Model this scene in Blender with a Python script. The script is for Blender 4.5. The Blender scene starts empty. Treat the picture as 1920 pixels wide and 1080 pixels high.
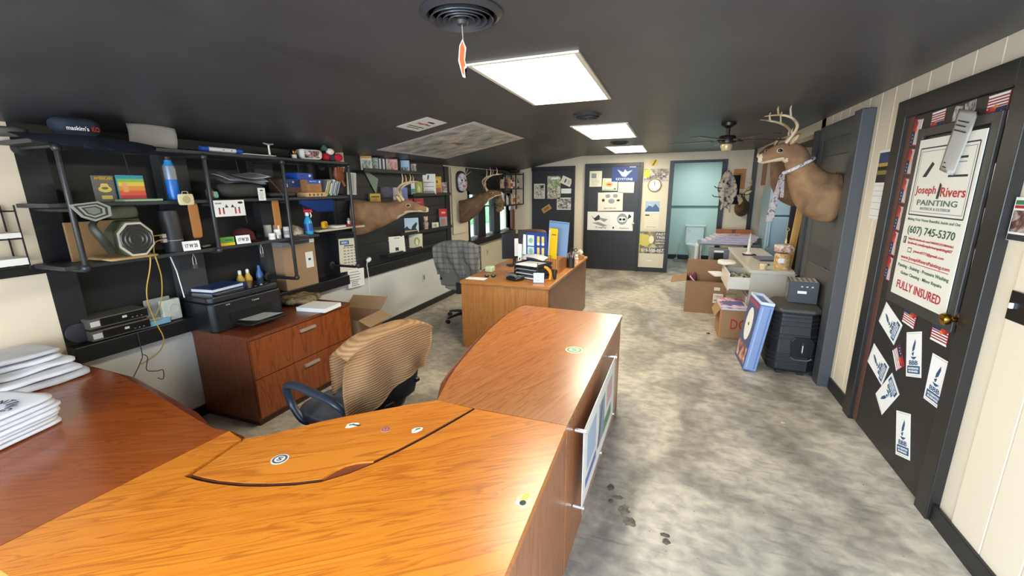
import bpy, bmesh, math, random
from mathutils import Vector, Matrix, noise
random.seed(7)
PI = math.pi
C = bpy.context.scene.collection
sc = bpy.context.scene

# ------------------------------------------------------------------ camera, world, light, exposure
YAW, PIT, ROL, CAMH, FPX = 0.3590, -0.2304, -0.01135, 1.68, 788.0
cy, sy, cp, sp = math.cos(YAW), math.sin(YAW), math.cos(PIT), math.sin(PIT)
fwd = Vector((-sy*cp, cy*cp, sp)); rt = Vector((cy, sy, 0)); up = rt.cross(fwd)
cr, sr = math.cos(ROL), math.sin(ROL)
rt2 = rt*cr + up*sr; up2 = up*cr - rt*sr
cam_d = bpy.data.cameras.new('camera'); cam = bpy.data.objects.new('camera', cam_d); C.objects.link(cam)
cam_d.sensor_width = 36; cam_d.lens = 36*FPX/1920; cam_d.clip_start = 0.02
m = Matrix((rt2, up2, -fwd)).transposed().to_4x4(); m.translation = (0, 0, CAMH); cam.matrix_world = m
sc.camera = cam
sc.view_settings.view_transform = 'Standard'; sc.view_settings.look = 'None'
sc.view_settings.gamma = 1; sc.view_settings.use_curve_mapping = False
sc.view_settings.exposure = 0.7

w = bpy.data.worlds.new('world'); sc.world = w; w.use_nodes = True
bg = w.node_tree.nodes['Background']; bg.inputs[0].default_value = (0.72, 0.86, 1.0, 1); bg.inputs[1].default_value = 2.2

def area(name, loc, direction, sx, sy_, power, color):
    l = bpy.data.lights.new(name, 'AREA'); l.shape = 'RECTANGLE'; l.size = sx; l.size_y = sy_
    l.energy = power; l.color = color
    o = bpy.data.objects.new(name, l); C.objects.link(o); o.location = loc
    o.rotation_euler = Vector(direction).to_track_quat('-Z', 'Y').to_euler()
    return o
dl = area('daylight_entrance', (0.0, -1.08, 1.15), (0.25, 1, -0.75), 2.4, 1.9, 128, (0.62, 0.80, 1.0)); dl.data.spread = math.radians(150)
area('daylight_left_fill', (-1.85, -1.10, 1.30), (-0.15, 1, 0.05), 1.2, 1.4, 46, (0.85, 0.93, 1.0))  # second daylight source, added to lift the darker left wall and ceiling
area('bathroom_lamp', (0.5, 9.9, 2.25), (0, 0, -1), 0.6, 0.6, 9, (0.9, 1.0, 0.99))
area('alcove_lamp', (1.95, 6.3, 2.2), (-0.3, 0.6, -1), 0.4, 0.4, 5, (1.0, 0.95, 0.85))

# ------------------------------------------------------------------ materials
def lin(h):
    h = h.lstrip('#'); v = [int(h[i:i+2], 16)/255 for i in (0, 2, 4)]
    return tuple(((c/12.92) if c <= 0.04045 else ((c+0.055)/1.055)**2.4) for c in v) + (1,)
_m = {}
def M(h, rough=0.6, metal=0.0, bump=0.0, bscale=60, emit=0, coat=0, spec=0.5, trans=0, alpha=1):
    k = (h, rough, metal, bump, bscale, emit, coat, spec, trans, alpha)
    if k in _m: return _m[k]
    mt = bpy.data.materials.new('paint_' + h.strip('#')); mt.use_nodes = True
    nt = mt.node_tree; b = nt.nodes['Principled BSDF']
    b.inputs['Base Color'].default_value = lin(h); b.inputs['Roughness'].default_value = rough
    b.inputs['Metallic'].default_value = metal; b.inputs['Coat Weight'].default_value = coat
    b.inputs['Specular IOR Level'].default_value = spec
    b.inputs['Transmission Weight'].default_value = trans; b.inputs['Alpha'].default_value = alpha
    if emit:
        b.inputs['Emission Color'].default_value = lin(h); b.inputs['Emission Strength'].default_value = emit
    # slight procedural unevenness of the surface
    tc = nt.nodes.new('ShaderNodeTexCoord'); n = nt.nodes.new('ShaderNodeTexNoise'); n.inputs['Scale'].default_value = bscale
    nt.links.new(tc.outputs['Object'], n.inputs['Vector'])
    if bump:
        bp = nt.nodes.new('ShaderNodeBump'); bp.inputs['Strength'].default_value = bump; bp.inputs['Distance'].default_value = 0.005
        nt.links.new(n.outputs['Fac'], bp.inputs['Height']); nt.links.new(bp.outputs['Normal'], b.inputs['Normal'])
    mr = nt.nodes.new('ShaderNodeMapRange'); mr.inputs['To Min'].default_value = max(0, rough-0.05); mr.inputs['To Max'].default_value = min(1, rough+0.05)
    nt.links.new(n.outputs['Fac'], mr.inputs['Value']); nt.links.new(mr.outputs['Result'], b.inputs['Roughness'])
    _m[k] = mt; return mt

def ramp_mat(name, stops, scale=(1, 1, 1), nscale=3, detail=6, distort=0.5, rough=0.5, bump=0.0, rot=0, coat=0, kind='noise', spec=0.5):
    mt = bpy.data.materials.new(name); mt.use_nodes = True; nt = mt.node_tree; b = nt.nodes['Principled BSDF']
    tc = nt.nodes.new('ShaderNodeTexCoord'); mp = nt.nodes.new('ShaderNodeMapping')
    mp.inputs['Scale'].default_value = scale
    mr_ = nt.nodes.new('ShaderNodeMapping'); mr_.inputs['Rotation'].default_value = (0, 0, rot)
    nt.links.new(tc.outputs['Object'], mr_.inputs['Vector']); nt.links.new(mr_.outputs['Vector'], mp.inputs['Vector'])
    if kind == 'wave':
        n = nt.nodes.new('ShaderNodeTexWave'); n.bands_direction = 'Z'; n.inputs['Scale'].default_value = nscale; n.inputs['Distortion'].default_value = distort; n.inputs['Detail'].default_value = 1; out = n.outputs['Fac']
    elif kind == 'voronoi':
        n = nt.nodes.new('ShaderNodeTexVoronoi'); n.inputs['Scale'].default_value = nscale; out = n.outputs['Distance']
    else:
        n = nt.nodes.new('ShaderNodeTexNoise'); n.inputs['Scale'].default_value = nscale; n.inputs['Detail'].default_value = detail
        n.inputs['Distortion'].default_value = distort; out = n.outputs['Fac']
    nt.links.new(mp.outputs['Vector'], n.inputs['Vector'])
    r = nt.nodes.new('ShaderNodeValToRGB'); e = r.color_ramp.elements
    while len(e) < len(stops): e.new(0.5)
    for i, (p, c) in enumerate(stops): e[i].position = p; e[i].color = lin(c)
    nt.links.new(out, r.inputs['Fac']); nt.links.new(r.outputs['Color'], b.inputs['Base Color'])
    b.inputs['Roughness'].default_value = rough; b.inputs['Coat Weight'].default_value = coat; b.inputs['Coat Roughness'].default_value = 0.2
    b.inputs['Specular IOR Level'].default_value = spec
    if bump:
        bp = nt.nodes.new('ShaderNodeBump'); bp.inputs['Strength'].default_value = bump; bp.inputs['Distance'].default_value = 0.004
        nt.links.new(out, bp.inputs['Height']); nt.links.new(bp.outputs['Normal'], b.inputs['Normal'])
    return mt

def wood(name, dark, mid, light, rot=0.0, rough=0.3, along=0, stretch=13, ns=3.2):
    s = [stretch]*3; s[along] = 1.0
    mt = ramp_mat(name, [(0.26, mid), (0.36, light), (0.40, light), (0.415, dark), (0.43, mid), (0.475, light), (0.485, dark), (0.50, mid), (0.545, light), (0.555, dark), (0.57, light), (0.61, mid), (0.625, dark), (0.64, light), (0.74, mid)], scale=tuple(s), nscale=ns*0.30, detail=3.5, distort=0.5, rough=rough, rot=rot, coat=0.18)
    return mt

def photo(a, b_, c, scale=14, seed=0):
    k = ('photo', a, b_, c, scale, seed)
    if k not in _m:
        _m[k] = ramp_mat('printed_photo', [(0.35, a), (0.5, b_), (0.65, c)], scale=(1, 1, 1.3), nscale=scale, detail=3, distort=1.0+seed, rough=0.45)
    return _m[k]

def concrete():
    mt = bpy.data.materials.new('worn_concrete'); mt.use_nodes = True; nt = mt.node_tree; b = nt.nodes['Principled BSDF']
    N = nt.nodes.new; L = nt.links.new
    tc = N('ShaderNodeTexCoord')
    def nz(scale, det, dist, mpscale=(1, 1, 1), rot=0):
        mp = N('ShaderNodeMapping'); mp.inputs['Scale'].default_value = mpscale; mp.inputs['Rotation'].default_value = (0, 0, rot)
        n = N('ShaderNodeTexNoise'); n.inputs['Scale'].default_value = scale; n.inputs['Detail'].default_value = det; n.inputs['Distortion'].default_value = dist
        L(tc.outputs['Object'], mp.inputs['Vector']); L(mp.outputs['Vector'], n.inputs['Vector']); return n.outputs['Fac']
    def rp(f, stops):
        r = N('ShaderNodeValToRGB'); e = r.color_ramp.elements
        while len(e) < len(stops): e.new(0.5)
        for i, (p, c) in enumerate(stops): e[i].position = p; e[i].color = lin(c)
        L(f, r.inputs['Fac']); return r.outputs['Color']
    def mix(fac, a, c, mode='MIX'):
        x = N('ShaderNodeMix'); x.data_type = 'RGBA'; x.blend_type = mode
        if hasattr(fac, 'links'): L(fac, x.inputs[0])
        else: x.inputs[0].default_value = fac
        L(a, x.inputs[6]); L(c, x.inputs[7]); return x.outputs[2]
    base = rp(nz(1.0, 5, 0.6), [(0.36, '#a29c92'), (0.5, '#b4ac9f'), (0.64, '#c0b7a8')])
    fine = rp(nz(11, 12, 0.35, (1, 1.3, 1), 0.5), [(0.36, '#8f8c8c'), (0.5, '#bbb8b3'), (0.64, '#dedad2')])
    c1 = mix(0.5, base, fine, 'OVERLAY')
    blot = rp(nz(1.25, 8, 0.8, (1.3, 0.8, 1), 0.25), [(0.40, '#5c5b5e'), (0.56, '#ffffff')])
    c2 = mix(0.5, c1, blot, 'MULTIPLY')
    scratch = rp(nz(14, 6, 0.2, (0.35, 2.6, 1), 0.75), [(0.30, '#8b8783'), (0.42, '#ffffff'), (1.0, '#ffffff')])
    c3 = mix(0.35, c2, scratch, 'MULTIPLY')
    spots = rp(nz(38, 3, 0, (1, 1, 1)), [(0.24, '#2c2926'), (0.29, '#ffffff')])
    c4 = mix(0.8, c3, spots, 'MULTIPLY')
    L(c4, b.inputs['Base Color'])
    rr = rp(nz(2.5, 5, 0.5), [(0.4, '#a8a8a8'), (0.6, '#c2c2c2')])
    L(rr, b.inputs['Roughness']); b.inputs['Specular IOR Level'].default_value = 0.4
    bp = N('ShaderNodeBump'); bp.inputs['Strength'].default_value = 0.12; bp.inputs['Distance'].default_value = 0.01
    L(nz(22, 8, 0.1), bp.inputs['Height']); L(bp.outputs['Normal'], b.inputs['Normal'])
    return mt

def plaid(name, base, dark, light):
    mt = bpy.data.materials.new(name); mt.use_nodes = True; nt = mt.node_tree; b = nt.nodes['Principled BSDF']
    N = nt.nodes.new; L = nt.links.new; tc = N('ShaderNodeTexCoord'); prev = None
    cv = N('ShaderNodeRGB'); cv.outputs[0].default_value = lin(base); prev = cv.outputs[0]
    for d, col in (('X', dark), ('Z', dark), ('Y', dark)):
        wv = N('ShaderNodeTexWave'); wv.bands_direction = d; wv.inputs['Scale'].default_value = 4.5; wv.inputs['Distortion'].default_value = 1.2
        L(tc.outputs['Object'], wv.inputs['Vector'])
        mr = N('ShaderNodeMapRange'); mr.inputs['From Min'].default_value = 0.72; mr.inputs['From Max'].default_value = 0.8; mr.inputs['To Max'].default_value = 0.4
        L(wv.outputs['Fac'], mr.inputs['Value'])
        x = N('ShaderNodeMix'); x.data_type = 'RGBA'; L(mr.outputs['Result'], x.inputs[0]); L(prev, x.inputs[6]); x.inputs[7].default_value = lin(col)
        prev = x.outputs[2]
    L(prev, b.inputs['Base Color']); b.inputs['Roughness'].default_value = 0.9
    return mt

# colours used often
BLK = M('#1c1c1f', 0.5); BLKM = M('#232326', 0.38, 0.1); PIPE = M('#3a3b3d', 0.38, 0.5); DGREY = M('#3b3c3e', 0.5)
CREAM = M('#e4d6bd', 0.55, bump=0.05, bscale=40); OFFW = M('#d9d8d4', 0.5, bump=0.05, bscale=30)
WALLBLK = M('#1f2023', 0.45, bump=0.04, bscale=30); TRIMBLK = M('#191a1c', 0.4)
WHITE = M('#f2f1ee', 0.55); PAPER = M('#ebe9e4', 0.7); PAPERC = M('#e4dcc6', 0.7); CARD = M('#a08060', 0.85, bump=0.05)
CARDD = M('#8a6139', 0.85); INK = M('#2b2b30', 0.6); NAVY = M('#1d2c50', 0.6); RED = M('#b3262b', 0.5); BLUE = M('#1f4fa8', 0.45)
GREEN = M('#3e7a45', 0.55); YEL = M('#e8b51c', 0.5); GREYP = M('#8a8d90', 0.5); SILV = M('#c9c6bf', 0.35, 0.6); BRASS = M('#b08a3c', 0.25, 1.0)
LGREY = M('#c4c3c0', 0.5); BBBB = M('#1f4f78', 0.5); ORNG = M('#e07a2c', 0.5); PINK = M('#d98f92', 0.6)
GLASS = M('#eef6f4', 0.03, alpha=0.10)
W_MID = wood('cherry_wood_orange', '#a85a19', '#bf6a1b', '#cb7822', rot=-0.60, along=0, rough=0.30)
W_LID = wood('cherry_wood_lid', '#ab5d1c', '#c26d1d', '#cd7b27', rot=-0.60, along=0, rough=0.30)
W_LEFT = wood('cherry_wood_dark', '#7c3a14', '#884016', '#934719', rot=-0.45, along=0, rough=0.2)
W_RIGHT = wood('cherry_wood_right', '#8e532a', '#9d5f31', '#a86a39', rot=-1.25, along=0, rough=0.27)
W_SIDE = wood('cherry_wood_side', '#8c5430', '#9c603a', '#a86b43', along=2, rough=0.35)
W_EDGE = wood('cherry_wood_edge', '#5e2710', '#702f12', '#7f3b18', along=0, rough=0.25)
W_CAB = wood('cabinet_wood', '#6c2f10', '#7f3b15', '#8e471b', along=2, rough=0.35, stretch=6)
W_CABS = wood('cabinet_side_wood', '#5c2a14', '#6b331a', '#773b20', along=2, rough=0.35)
W_DSK = wood('oak_desk_wood', '#99602a', '#a86c32', '#b2773a', along=0, rough=0.4)
W_PINE = wood('pine_wood', '#c08a3e', '#d29c4d', '#dfae62', along=2, rough=0.55)
FUR = ramp_mat('deer_fur', [(0.3, '#6f5138'), (0.5, '#8a6747'), (0.7, '#a37e57')], scale=(1, 1, 1), nscale=6, detail=10, rough=0.85, bump=0.3)
FURD = ramp_mat('dark_deer_fur', [(0.3, '#4c382a'), (0.5, '#654a35'), (0.7, '#7a5c42')], nscale=7, detail=10, rough=0.85, bump=0.3)
FURW = M('#d2bf9f', 0.9, bump=0.2); BONE = ramp_mat('antler_bone', [(0.3, '#a07c52'), (0.6, '#d9c3a0')], nscale=9, rough=0.5)
CONC = concrete()
PLAID = plaid('plaid_flannel', '#a9a59d', '#5b5a5e', '#d8d5cc')
TAN = ramp_mat('tan_knit', [(0.1, '#b5875c'), (0.5, '#c99b6c'), (0.9, '#d2a778')], nscale=22, distort=1.5, rough=0.95, bump=0.5, kind='wave')
CAMO = ramp_mat('camo_fabric', [(0.36, '#3d3426'), (0.46, '#6c5a3d'), (0.54, '#8b7650'), (0.64, '#4a4630')], nscale=14, rough=0.9)
CHART = ramp_mat('map_print', [(0.32, '#5f7480'), (0.44, '#a3aca6'), (0.54, '#bdbbb0'), (0.66, '#dcd6d0')], nscale=5, detail=12, distort=0.4, rough=0.6)
FLORAL = ramp_mat('patterned_cloth', [(0.3, '#4b3c5c'), (0.42, '#cfc3c8'), (0.55, '#e3dcd8'), (0.7, '#7b6a86')], nscale=30, detail=2, rough=0.85)
CAMOW = ramp_mat('white_skull_cloth', [(0.36, '#4c423e'), (0.46, '#c9bdb1'), (0.6, '#ddd3c8')], nscale=16, detail=3, rough=0.85)

# ------------------------------------------------------------------ mesh helpers
class B:
    def __init__(s): s.bm = bmesh.new(); s.mi = 0
    def _fin(s, verts, mtx):
        if mtx is not None: bmesh.ops.transform(s.bm, matrix=mtx, verts=verts)
        return s
    def box(s, x0, x1, y0, y1, z0, z1, mtx=None):
        v = [s.bm.verts.new(p) for p in ((x0, y0, z0), (x1, y0, z0), (x1, y1, z0), (x0, y1, z0), (x0, y0, z1), (x1, y0, z1), (x1, y1, z1), (x0, y1, z1))]
        for f in ((0, 3, 2, 1), (4, 5, 6, 7), (0, 1, 5, 4), (1, 2, 6, 5), (2, 3, 7, 6), (3, 0, 4, 7)):
            fc = s.bm.faces.new([v[i] for i in f]); fc.material_index = s.mi
        return s._fin(v, mtx)
    def prism(s, poly, z0, z1, mtx=None):
        lo = [s.bm.verts.new((p[0], p[1], z0)) for p in poly]; hi = [s.bm.verts.new((p[0], p[1], z1)) for p in poly]
        n = len(poly); fs = [s.bm.faces.new(lo[::-1]), s.bm.faces.new(hi)]
        for i in range(n): fs.append(s.bm.faces.new((lo[i], lo[(i+1) % n], hi[(i+1) % n], hi[i])))
        for f in fs: f.material_index = s.mi
        bmesh.ops.triangulate(s.bm, faces=fs[:2])
        return s._fin(lo+hi, mtx)
    def rings(s, rs, cap=True, mtx=None, closed=True):
        prev = None; allv = []
        first = None
        for r in rs:
            cur = [s.bm.verts.new(p) for p in r]; allv += cur
            if prev:
                n = len(cur)
                for i in range(n if closed else n-1):
                    f = s.bm.faces.new((prev[i], prev[(i+1) % n], cur[(i+1) % n], cur[i])); f.material_index = s.mi
            else: first = cur
            prev = cur
        if cap:
            for lp in (first[::-1], prev):
                f = s.bm.faces.new(lp); f.material_index = s.mi
        return s._fin(allv, mtx)
    def tube(s, pts, rad, seg=10, mtx=None, cap=True, flat=1.0, sm=False):
        pts = [Vector(p) for p in pts]; n = len(pts)
        if not isinstance(rad, (list, tuple)): rad = [rad]*n
        if sm:
            P_, R_ = [], []
            for i in range(n-1):
                a, b_, c, d = pts[max(0, i-1)], pts[i], pts[i+1], pts[min(n-1, i+2)]
                for k in range(5):
                    t_ = k/5; P_.append(0.5*((2*b_)+(c-a)*t_+(2*a-5*b_+4*c-d)*t_*t_+(3*b_-a-3*c+d)*t_**3)); R_.append(rad[i]*(1-t_)+rad[i+1]*t_)
            pts = P_+[pts[-1]]; rad = R_+[rad[-1]]; n = len(pts)
        rs = []; ref = Vector((0, 0, 1))
        t0 = (pts[1]-pts[0]).normalized()
        if abs(t0.z) > 0.9: ref = Vector((1, 0, 0))
        u = t0.cross(ref).normalized()
        for i in range(n):
            t = (pts[min(i+1, n-1)]-pts[max(i-1, 0)]).normalized()
            u = (u - t*u.dot(t)).normalized(); v = t.cross(u)
            rs.append([pts[i]+(u*math.cos(2*PI*k/seg)+v*flat*math.sin(2*PI*k/seg))*rad[i] for k in range(seg)])
        return s.rings(rs, cap, mtx)
    def lathe(s, prof, c=(0, 0, 0), seg=20, mtx=None, cap=True):
        return s.rings([[(c[0]+r*math.cos(2*PI*k/seg), c[1]+r*math.sin(2*PI*k/seg), c[2]+z) for k in range(seg)] for r, z in prof], cap, mtx)
    def cyl(s, c, r, z0, z1, seg=20, mtx=None): return s.lathe([(r, z0), (r, z1)], c, seg, mtx)
    def ell(s, c, rx, ry, rz, seg=16, rg=10, mtx=None):
        rs = []
        for j in range(1, rg):
            a = -PI/2+PI*j/rg; rs.append([(c[0]+rx*math.cos(a)*math.cos(2*PI*k/seg), c[1]+ry*math.cos(a)*math.sin(2*PI*k/seg), c[2]+rz*math.sin(a)) for k in range(seg)])
        return s.rings(rs, True, mtx)
    def grid(s, fn, nu, nv, thick=0):
        vs = [[s.bm.verts.new(fn(i/nu, j/nv)) for i in range(nu+1)] for j in range(nv+1)]
        fs = []
        for j in range(nv):
            for i in range(nu):
                f = s.bm.faces.new((vs[j][i], vs[j][i+1], vs[j+1][i+1], vs[j+1][i])); f.material_index = s.mi; fs.append(f)
        if thick: bmesh.ops.solidify(s.bm, geom=fs, thickness=thick)
        return s
    def soft(s, c, sx, sy_, sz, amp=0.004, fr=12, p=5, n=10, mtx=None, nz=3, seed=0):
        """a cushiony slab: a box rounded by a power and pushed about by noise"""
        b2 = bmesh.new(); bmesh.ops.create_grid(b2, x_segments=1, y_segments=1, size=1); b2.free()
        vs = {}
        def V(i, j, k):
            key = (i, j, k)
            if key not in vs:
                a = Vector((2*i/n-1, 2*j/n-1, 2*k/nz-1))
                q = (abs(a.x)**p+abs(a.y)**p+abs(a.z)**p)**(1/p); mx = max(abs(a.x), abs(a.y), abs(a.z))
                a = a*(mx/q)
                P = Vector((a.x*sx/2, a.y*sy_/2, a.z*sz/2))
                P += noise.noise_vector(P*fr+Vector((seed*3.1, seed, 0)))*amp
                vs[key] = s.bm.verts.new(P+Vector(c))
            return vs[key]
        for i in range(n):
            for j in range(n):
                for k, fl in ((0, 1), (nz, 0)):
                    q = [V(i, j, k), V(i+1, j, k), V(i+1, j+1, k), V(i, j+1, k)]
                    s.bm.faces.new(q[::-1] if fl else q)
        for i in range(n):
            for k in range(nz):
                for j, fl in ((0, 0), (n, 1)):
                    q = [V(i, j, k), V(i+1, j, k), V(i+1, j, k+1), V(i, j, k+1)]; s.bm.faces.new(q[::-1] if fl else q)
                    q = [V(j, i, k), V(j, i+1, k), V(j, i+1, k+1), V(j, i, k+1)]; s.bm.faces.new(q if fl else q[::-1])
        return s._fin(list(vs.values()), mtx)
    def obj(s, name, mat, parent=None, bev=0, smooth=False, loc=None, sub=0, fixn=True):
        if fixn: bmesh.ops.recalc_face_normals(s.bm, faces=s.bm.faces)
        me = bpy.data.meshes.new(name); s.bm.to_mesh(me); s.bm.free()
        for mt in (mat if isinstance(mat, (list, tuple)) else [mat]): me.materials.append(mt)
        if smooth:
            me.shade_smooth()
            if smooth != 2: me.set_sharp_from_angle(angle=math.radians(38))
        o = bpy.data.objects.new(name, me); C.objects.link(o)
        if parent is not None: o.parent = parent
        if loc is not None: o.location = loc
        if bev:
            md = o.modifiers.new('bevel', 'BEVEL'); md.width = bev; md.segments = 2; md.limit_method = 'ANGLE'; md.angle_limit = math.radians(40)
        if sub:
            md = o.modifiers.new('sub', 'SUBSURF'); md.levels = sub; md.render_levels = sub
        return o

def tag(o, label, cat, group=None):
    o['label'] = label; o['category'] = cat
    if group: o['group'] = group
    return o
def struct(o): o['kind'] = 'structure'; return o
def thing(name, label, cat, loc=(0, 0, 0), rz=0, group=None):
    o = bpy.data.objects.new(name, None); C.objects.link(o); o.location = loc; o.rotation_euler = (0, 0, rz); o.empty_display_size = 0.1
    return tag(o, label, cat, group)
def bx(x0, x1, y0, y1, z0, z1, mtx=None): return B().box(x0, x1, y0, y1, z0, z1, mtx)
def T(x, y, z): return Matrix.Translation((x, y, z))
def RZ(a): return Matrix.Rotation(a, 4, 'Z')
def RX(a): return Matrix.Rotation(a, 4, 'X')
def RY(a): return Matrix.Rotation(a, 4, 'Y')
def dup(root, loc=None, label=None, rz=None):
    r = root.copy(); C.objects.link(r)
    if loc is not None: r.location = loc
    if rz is not None: r.rotation_euler = (0, 0, rz)
    if label: r['label'] = label
    for ch in list(root.children):
        c = ch.copy(); C.objects.link(c); c.parent = r
        for g in ch.children:
            d = g.copy(); C.objects.link(d); d.parent = c
    return r

def frame(c, n, ang=0.0, lean=0.0):
    """matrix of a flat thing: local x to its right, y up, z out of its face"""
    if n == 'R': nn = Vector((-1, 0, 0))
    elif n == 'L': nn = Vector((1, 0, 0))
    elif n == 'B': nn = Vector((0, -1, 0))
    elif n == 'U': nn = Vector((0, 0, 1))
    elif isinstance(n, (int, float)): nn = Vector((math.cos(n), math.sin(n), 0))
    else: nn = Vector(n).normalized()
    if abs(nn.z) > 0.99: u = Vector((1, 0, 0))*(1 if nn.z > 0 else 1)
    else: u = Vector((0, 0, 1)).cross(nn).normalized()
    v = nn.cross(u)
    mm = Matrix((u, v, nn)).transposed().to_4x4(); mm.translation = c
    return mm @ Matrix.Rotation(math.radians(ang), 4, 'Z') @ Matrix.Rotation(-lean, 4, 'X')

def text_mesh(txt, wd, ht, shear=0):
    cu = bpy.data.curves.new('lettering', 'FONT'); cu.body = txt; cu.resolution_u = 2; cu.align_x = 'LEFT'; cu.shear = shear; cu.extrude = 0.002; cu.offset = 0.014
    o = bpy.data.objects.new('tmp', cu); me = bpy.data.meshes.new_from_object(o)
    bpy.data.objects.remove(o); bpy.data.curves.remove(cu)
    xs = [v.co.x for v in me.vertices]; ys = [v.co.y for v in me.vertices]
    if not xs: return me
    x0, x1, y0, y1 = min(xs), max(xs), min(ys), max(ys); a = wd/(x1-x0); b = ht/(y1-y0)
    for v in me.vertices: v.co = ((v.co.x-(x0+x1)/2)*a, (v.co.y-(y0+y1)/2)*b, (v.co.z+0.002)*0.2)
    me.name = 'lettering'; return me

def prints(o, wd, ht, t, items):
    by = {}; lv = 0
    for it in items:
        k = it[0]
        if k == 'T':
            _, txt, x, y, w_, h_, mt = it[:7]; rot = it[7] if len(it) > 7 else 0
            me = text_mesh(txt, w_*wd, h_*ht); me.materials.append(mt)
            q = bpy.data.objects.new('lettering', me); C.objects.link(q); q.parent = o
            q.matrix_local = T(x*wd, y*ht, t+0.0009) @ RZ(math.radians(rot))
            continue
        mt = it[-1]; key = (mt.name, k == 'P' and len(it) > 3); b = by.setdefault(mt, [B(), 0])[0]
        lv += 1; z1 = t+0.0004+0.00002*lv; z0 = t-0.0002
        if k == 'R': _, x, y, w_, h_ = it[:5]; b.box(x*wd-w_*wd/2, x*wd+w_*wd/2, y*ht-h_*ht/2, y*ht+h_*ht/2, z0, z1)
        elif k == 'E': _, x, y, rx, ry = it[:5]; b.prism([(x*wd+rx*wd*math.cos(a*PI/10), y*ht+ry*ht*math.sin(a*PI/10)) for a in range(20)], z0, z1)
        elif k == 'P': b.prism([(x*wd, y*ht) for x, y in it[1]], z0, z1)
    for mt, (b, _) in by.items(): b.obj('print', mt, o)

def sheet(name, label, cat, c, n, wd, ht, t, mat, items=(), ang=0, lean=0, group=None, parent=None, bev=0):
    o = bx(-wd/2, wd/2, -ht/2, ht/2, 0, t).obj(name, mat, parent, bev=bev)
    o.matrix_world = frame(c, n, ang, lean) if parent is None else frame(c, n, ang, lean)
    if label: tag(o, label, cat, group)
    prints(o, wd, ht, t, items)
    return o
def lines(x, y0, y1, wd, n, mt, h=0.012, seed=1):
    r = random.Random(seed); out = []
    for i in range(n):
        y = y0+(y1-y0)*i/max(1, n-1); w_ = wd*(0.6+0.4*r.random()); out.append(('R', x-(wd-w_)/2, y, w_, h, mt))
    return out

# ------------------------------------------------------------------ SETTING
XL, XR, YB, YF, ZC = -3.30, 1.37, 8.95, -1.25, 2.33
XS, SL = -1.806, 0.185
zl = ZC-(XS-XL)*SL           # ceiling height at the left wall
struct(bx(XL-0.3, 2.6, YF-0.1, 11.2, -0.12, 0).obj('floor', CONC))
CEILM = ramp_mat('ceiling_paint', [(0.3, '#3f3f43'), (0.7, '#4a4a4e')], nscale=2, rough=0.42, bump=0.12)
b = B(); b.prism([(XL-0.15, zl-0.15*SL), (XS, ZC), (2.6, ZC), (2.6, ZC+0.12), (XL-0.15, ZC+0.12)], -11.2, -YF+0.1, RX(PI/2) @ T(0, 0, 0))
o = struct(b.obj('ceiling', CEILM))
# left wall: near cream part, black part with blanked window bays, black display wall, window part
z_top = ZC
b = B()
b.box(XL-0.15, XL, YF, 1.27, 0, zl)
w1 = struct(b.obj('wall_left', CREAM))
b = B(); b.box(XL-0.15, XL, 1.27, 5.85, 0, 0.71); struct(b.obj('wall_left', OFFW))
b = B(); b.box(XL-0.15, XL, 1.27, 1.40, 0.71, zl); b.box(XL-0.15, XL-0.12, 1.40, 3.52, 0.8, zl); b.box(XL-0.15, XL, 1.40, 3.52, 1.99, zl)
b.box(XL-0.15, XL, 3.52, 5.87, 0.71, zl); wall_black = struct(b.obj('wall_left', WALLBLK))
b = B(); b.box(XL-0.15, XL, 5.87, 6.70, 0, zl); b.box(XL-0.15, XL, 6.70, 8.72, 0, 0.80); b.box(XL-0.15, XL, 6.70, 8.72, 1.62, zl); b.box(XL-0.15, XL, 8.72, YB+0.1, 0, zl)
b.box(XL-0.15, XL, 5.85, 5.87, 0, 0.71)
struct(b.obj('wall_left', M('#d5cab3', 0.55, bump=0.05)))
for i, (a, c) in enumerate(((1.98, 2.16), (2.70, 2.88))):
    struct(bx(XL-0.12, XL-0.03, a, c, 0.80, 1.99).obj('trim_%d' % (i+1), DGREY))
struct(bx(XL-0.149, XL+0.09, 1.27, 3.56, 0.70, 0.80).obj('trim_3', TRIMBLK, bev=0.004))
struct(bx(XL, XL+0.04, 3.56, 6.02, 0.70, 0.81).obj('trim_4', TRIMBLK, bev=0.004))
struct(bx(XL, XL+0.03, YF, 1.27, 1.25, 1.30).obj('trim_5', TRIMBLK, bev=0.004))
struct(bx(XL, XL+0.02, 5.87, 6.0, 0.81, zl-0.02).obj('trim_6', TRIMBLK))
struct(bx(XL, XL+0.02, 1.27, YB, 0, 0.08).obj('baseboard_left', TRIMBLK))
# shiplap boards of the black display wall
root = None
for k in range(9):
    z0 = 0.815+k*0.13
    o = bx(XL-0.001, XL+0.008, 3.57, 5.86, z0, min(z0+0.125, zl-0.03)).obj('board', WALLBLK, bev=0.002); o.parent = wall_black
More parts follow.
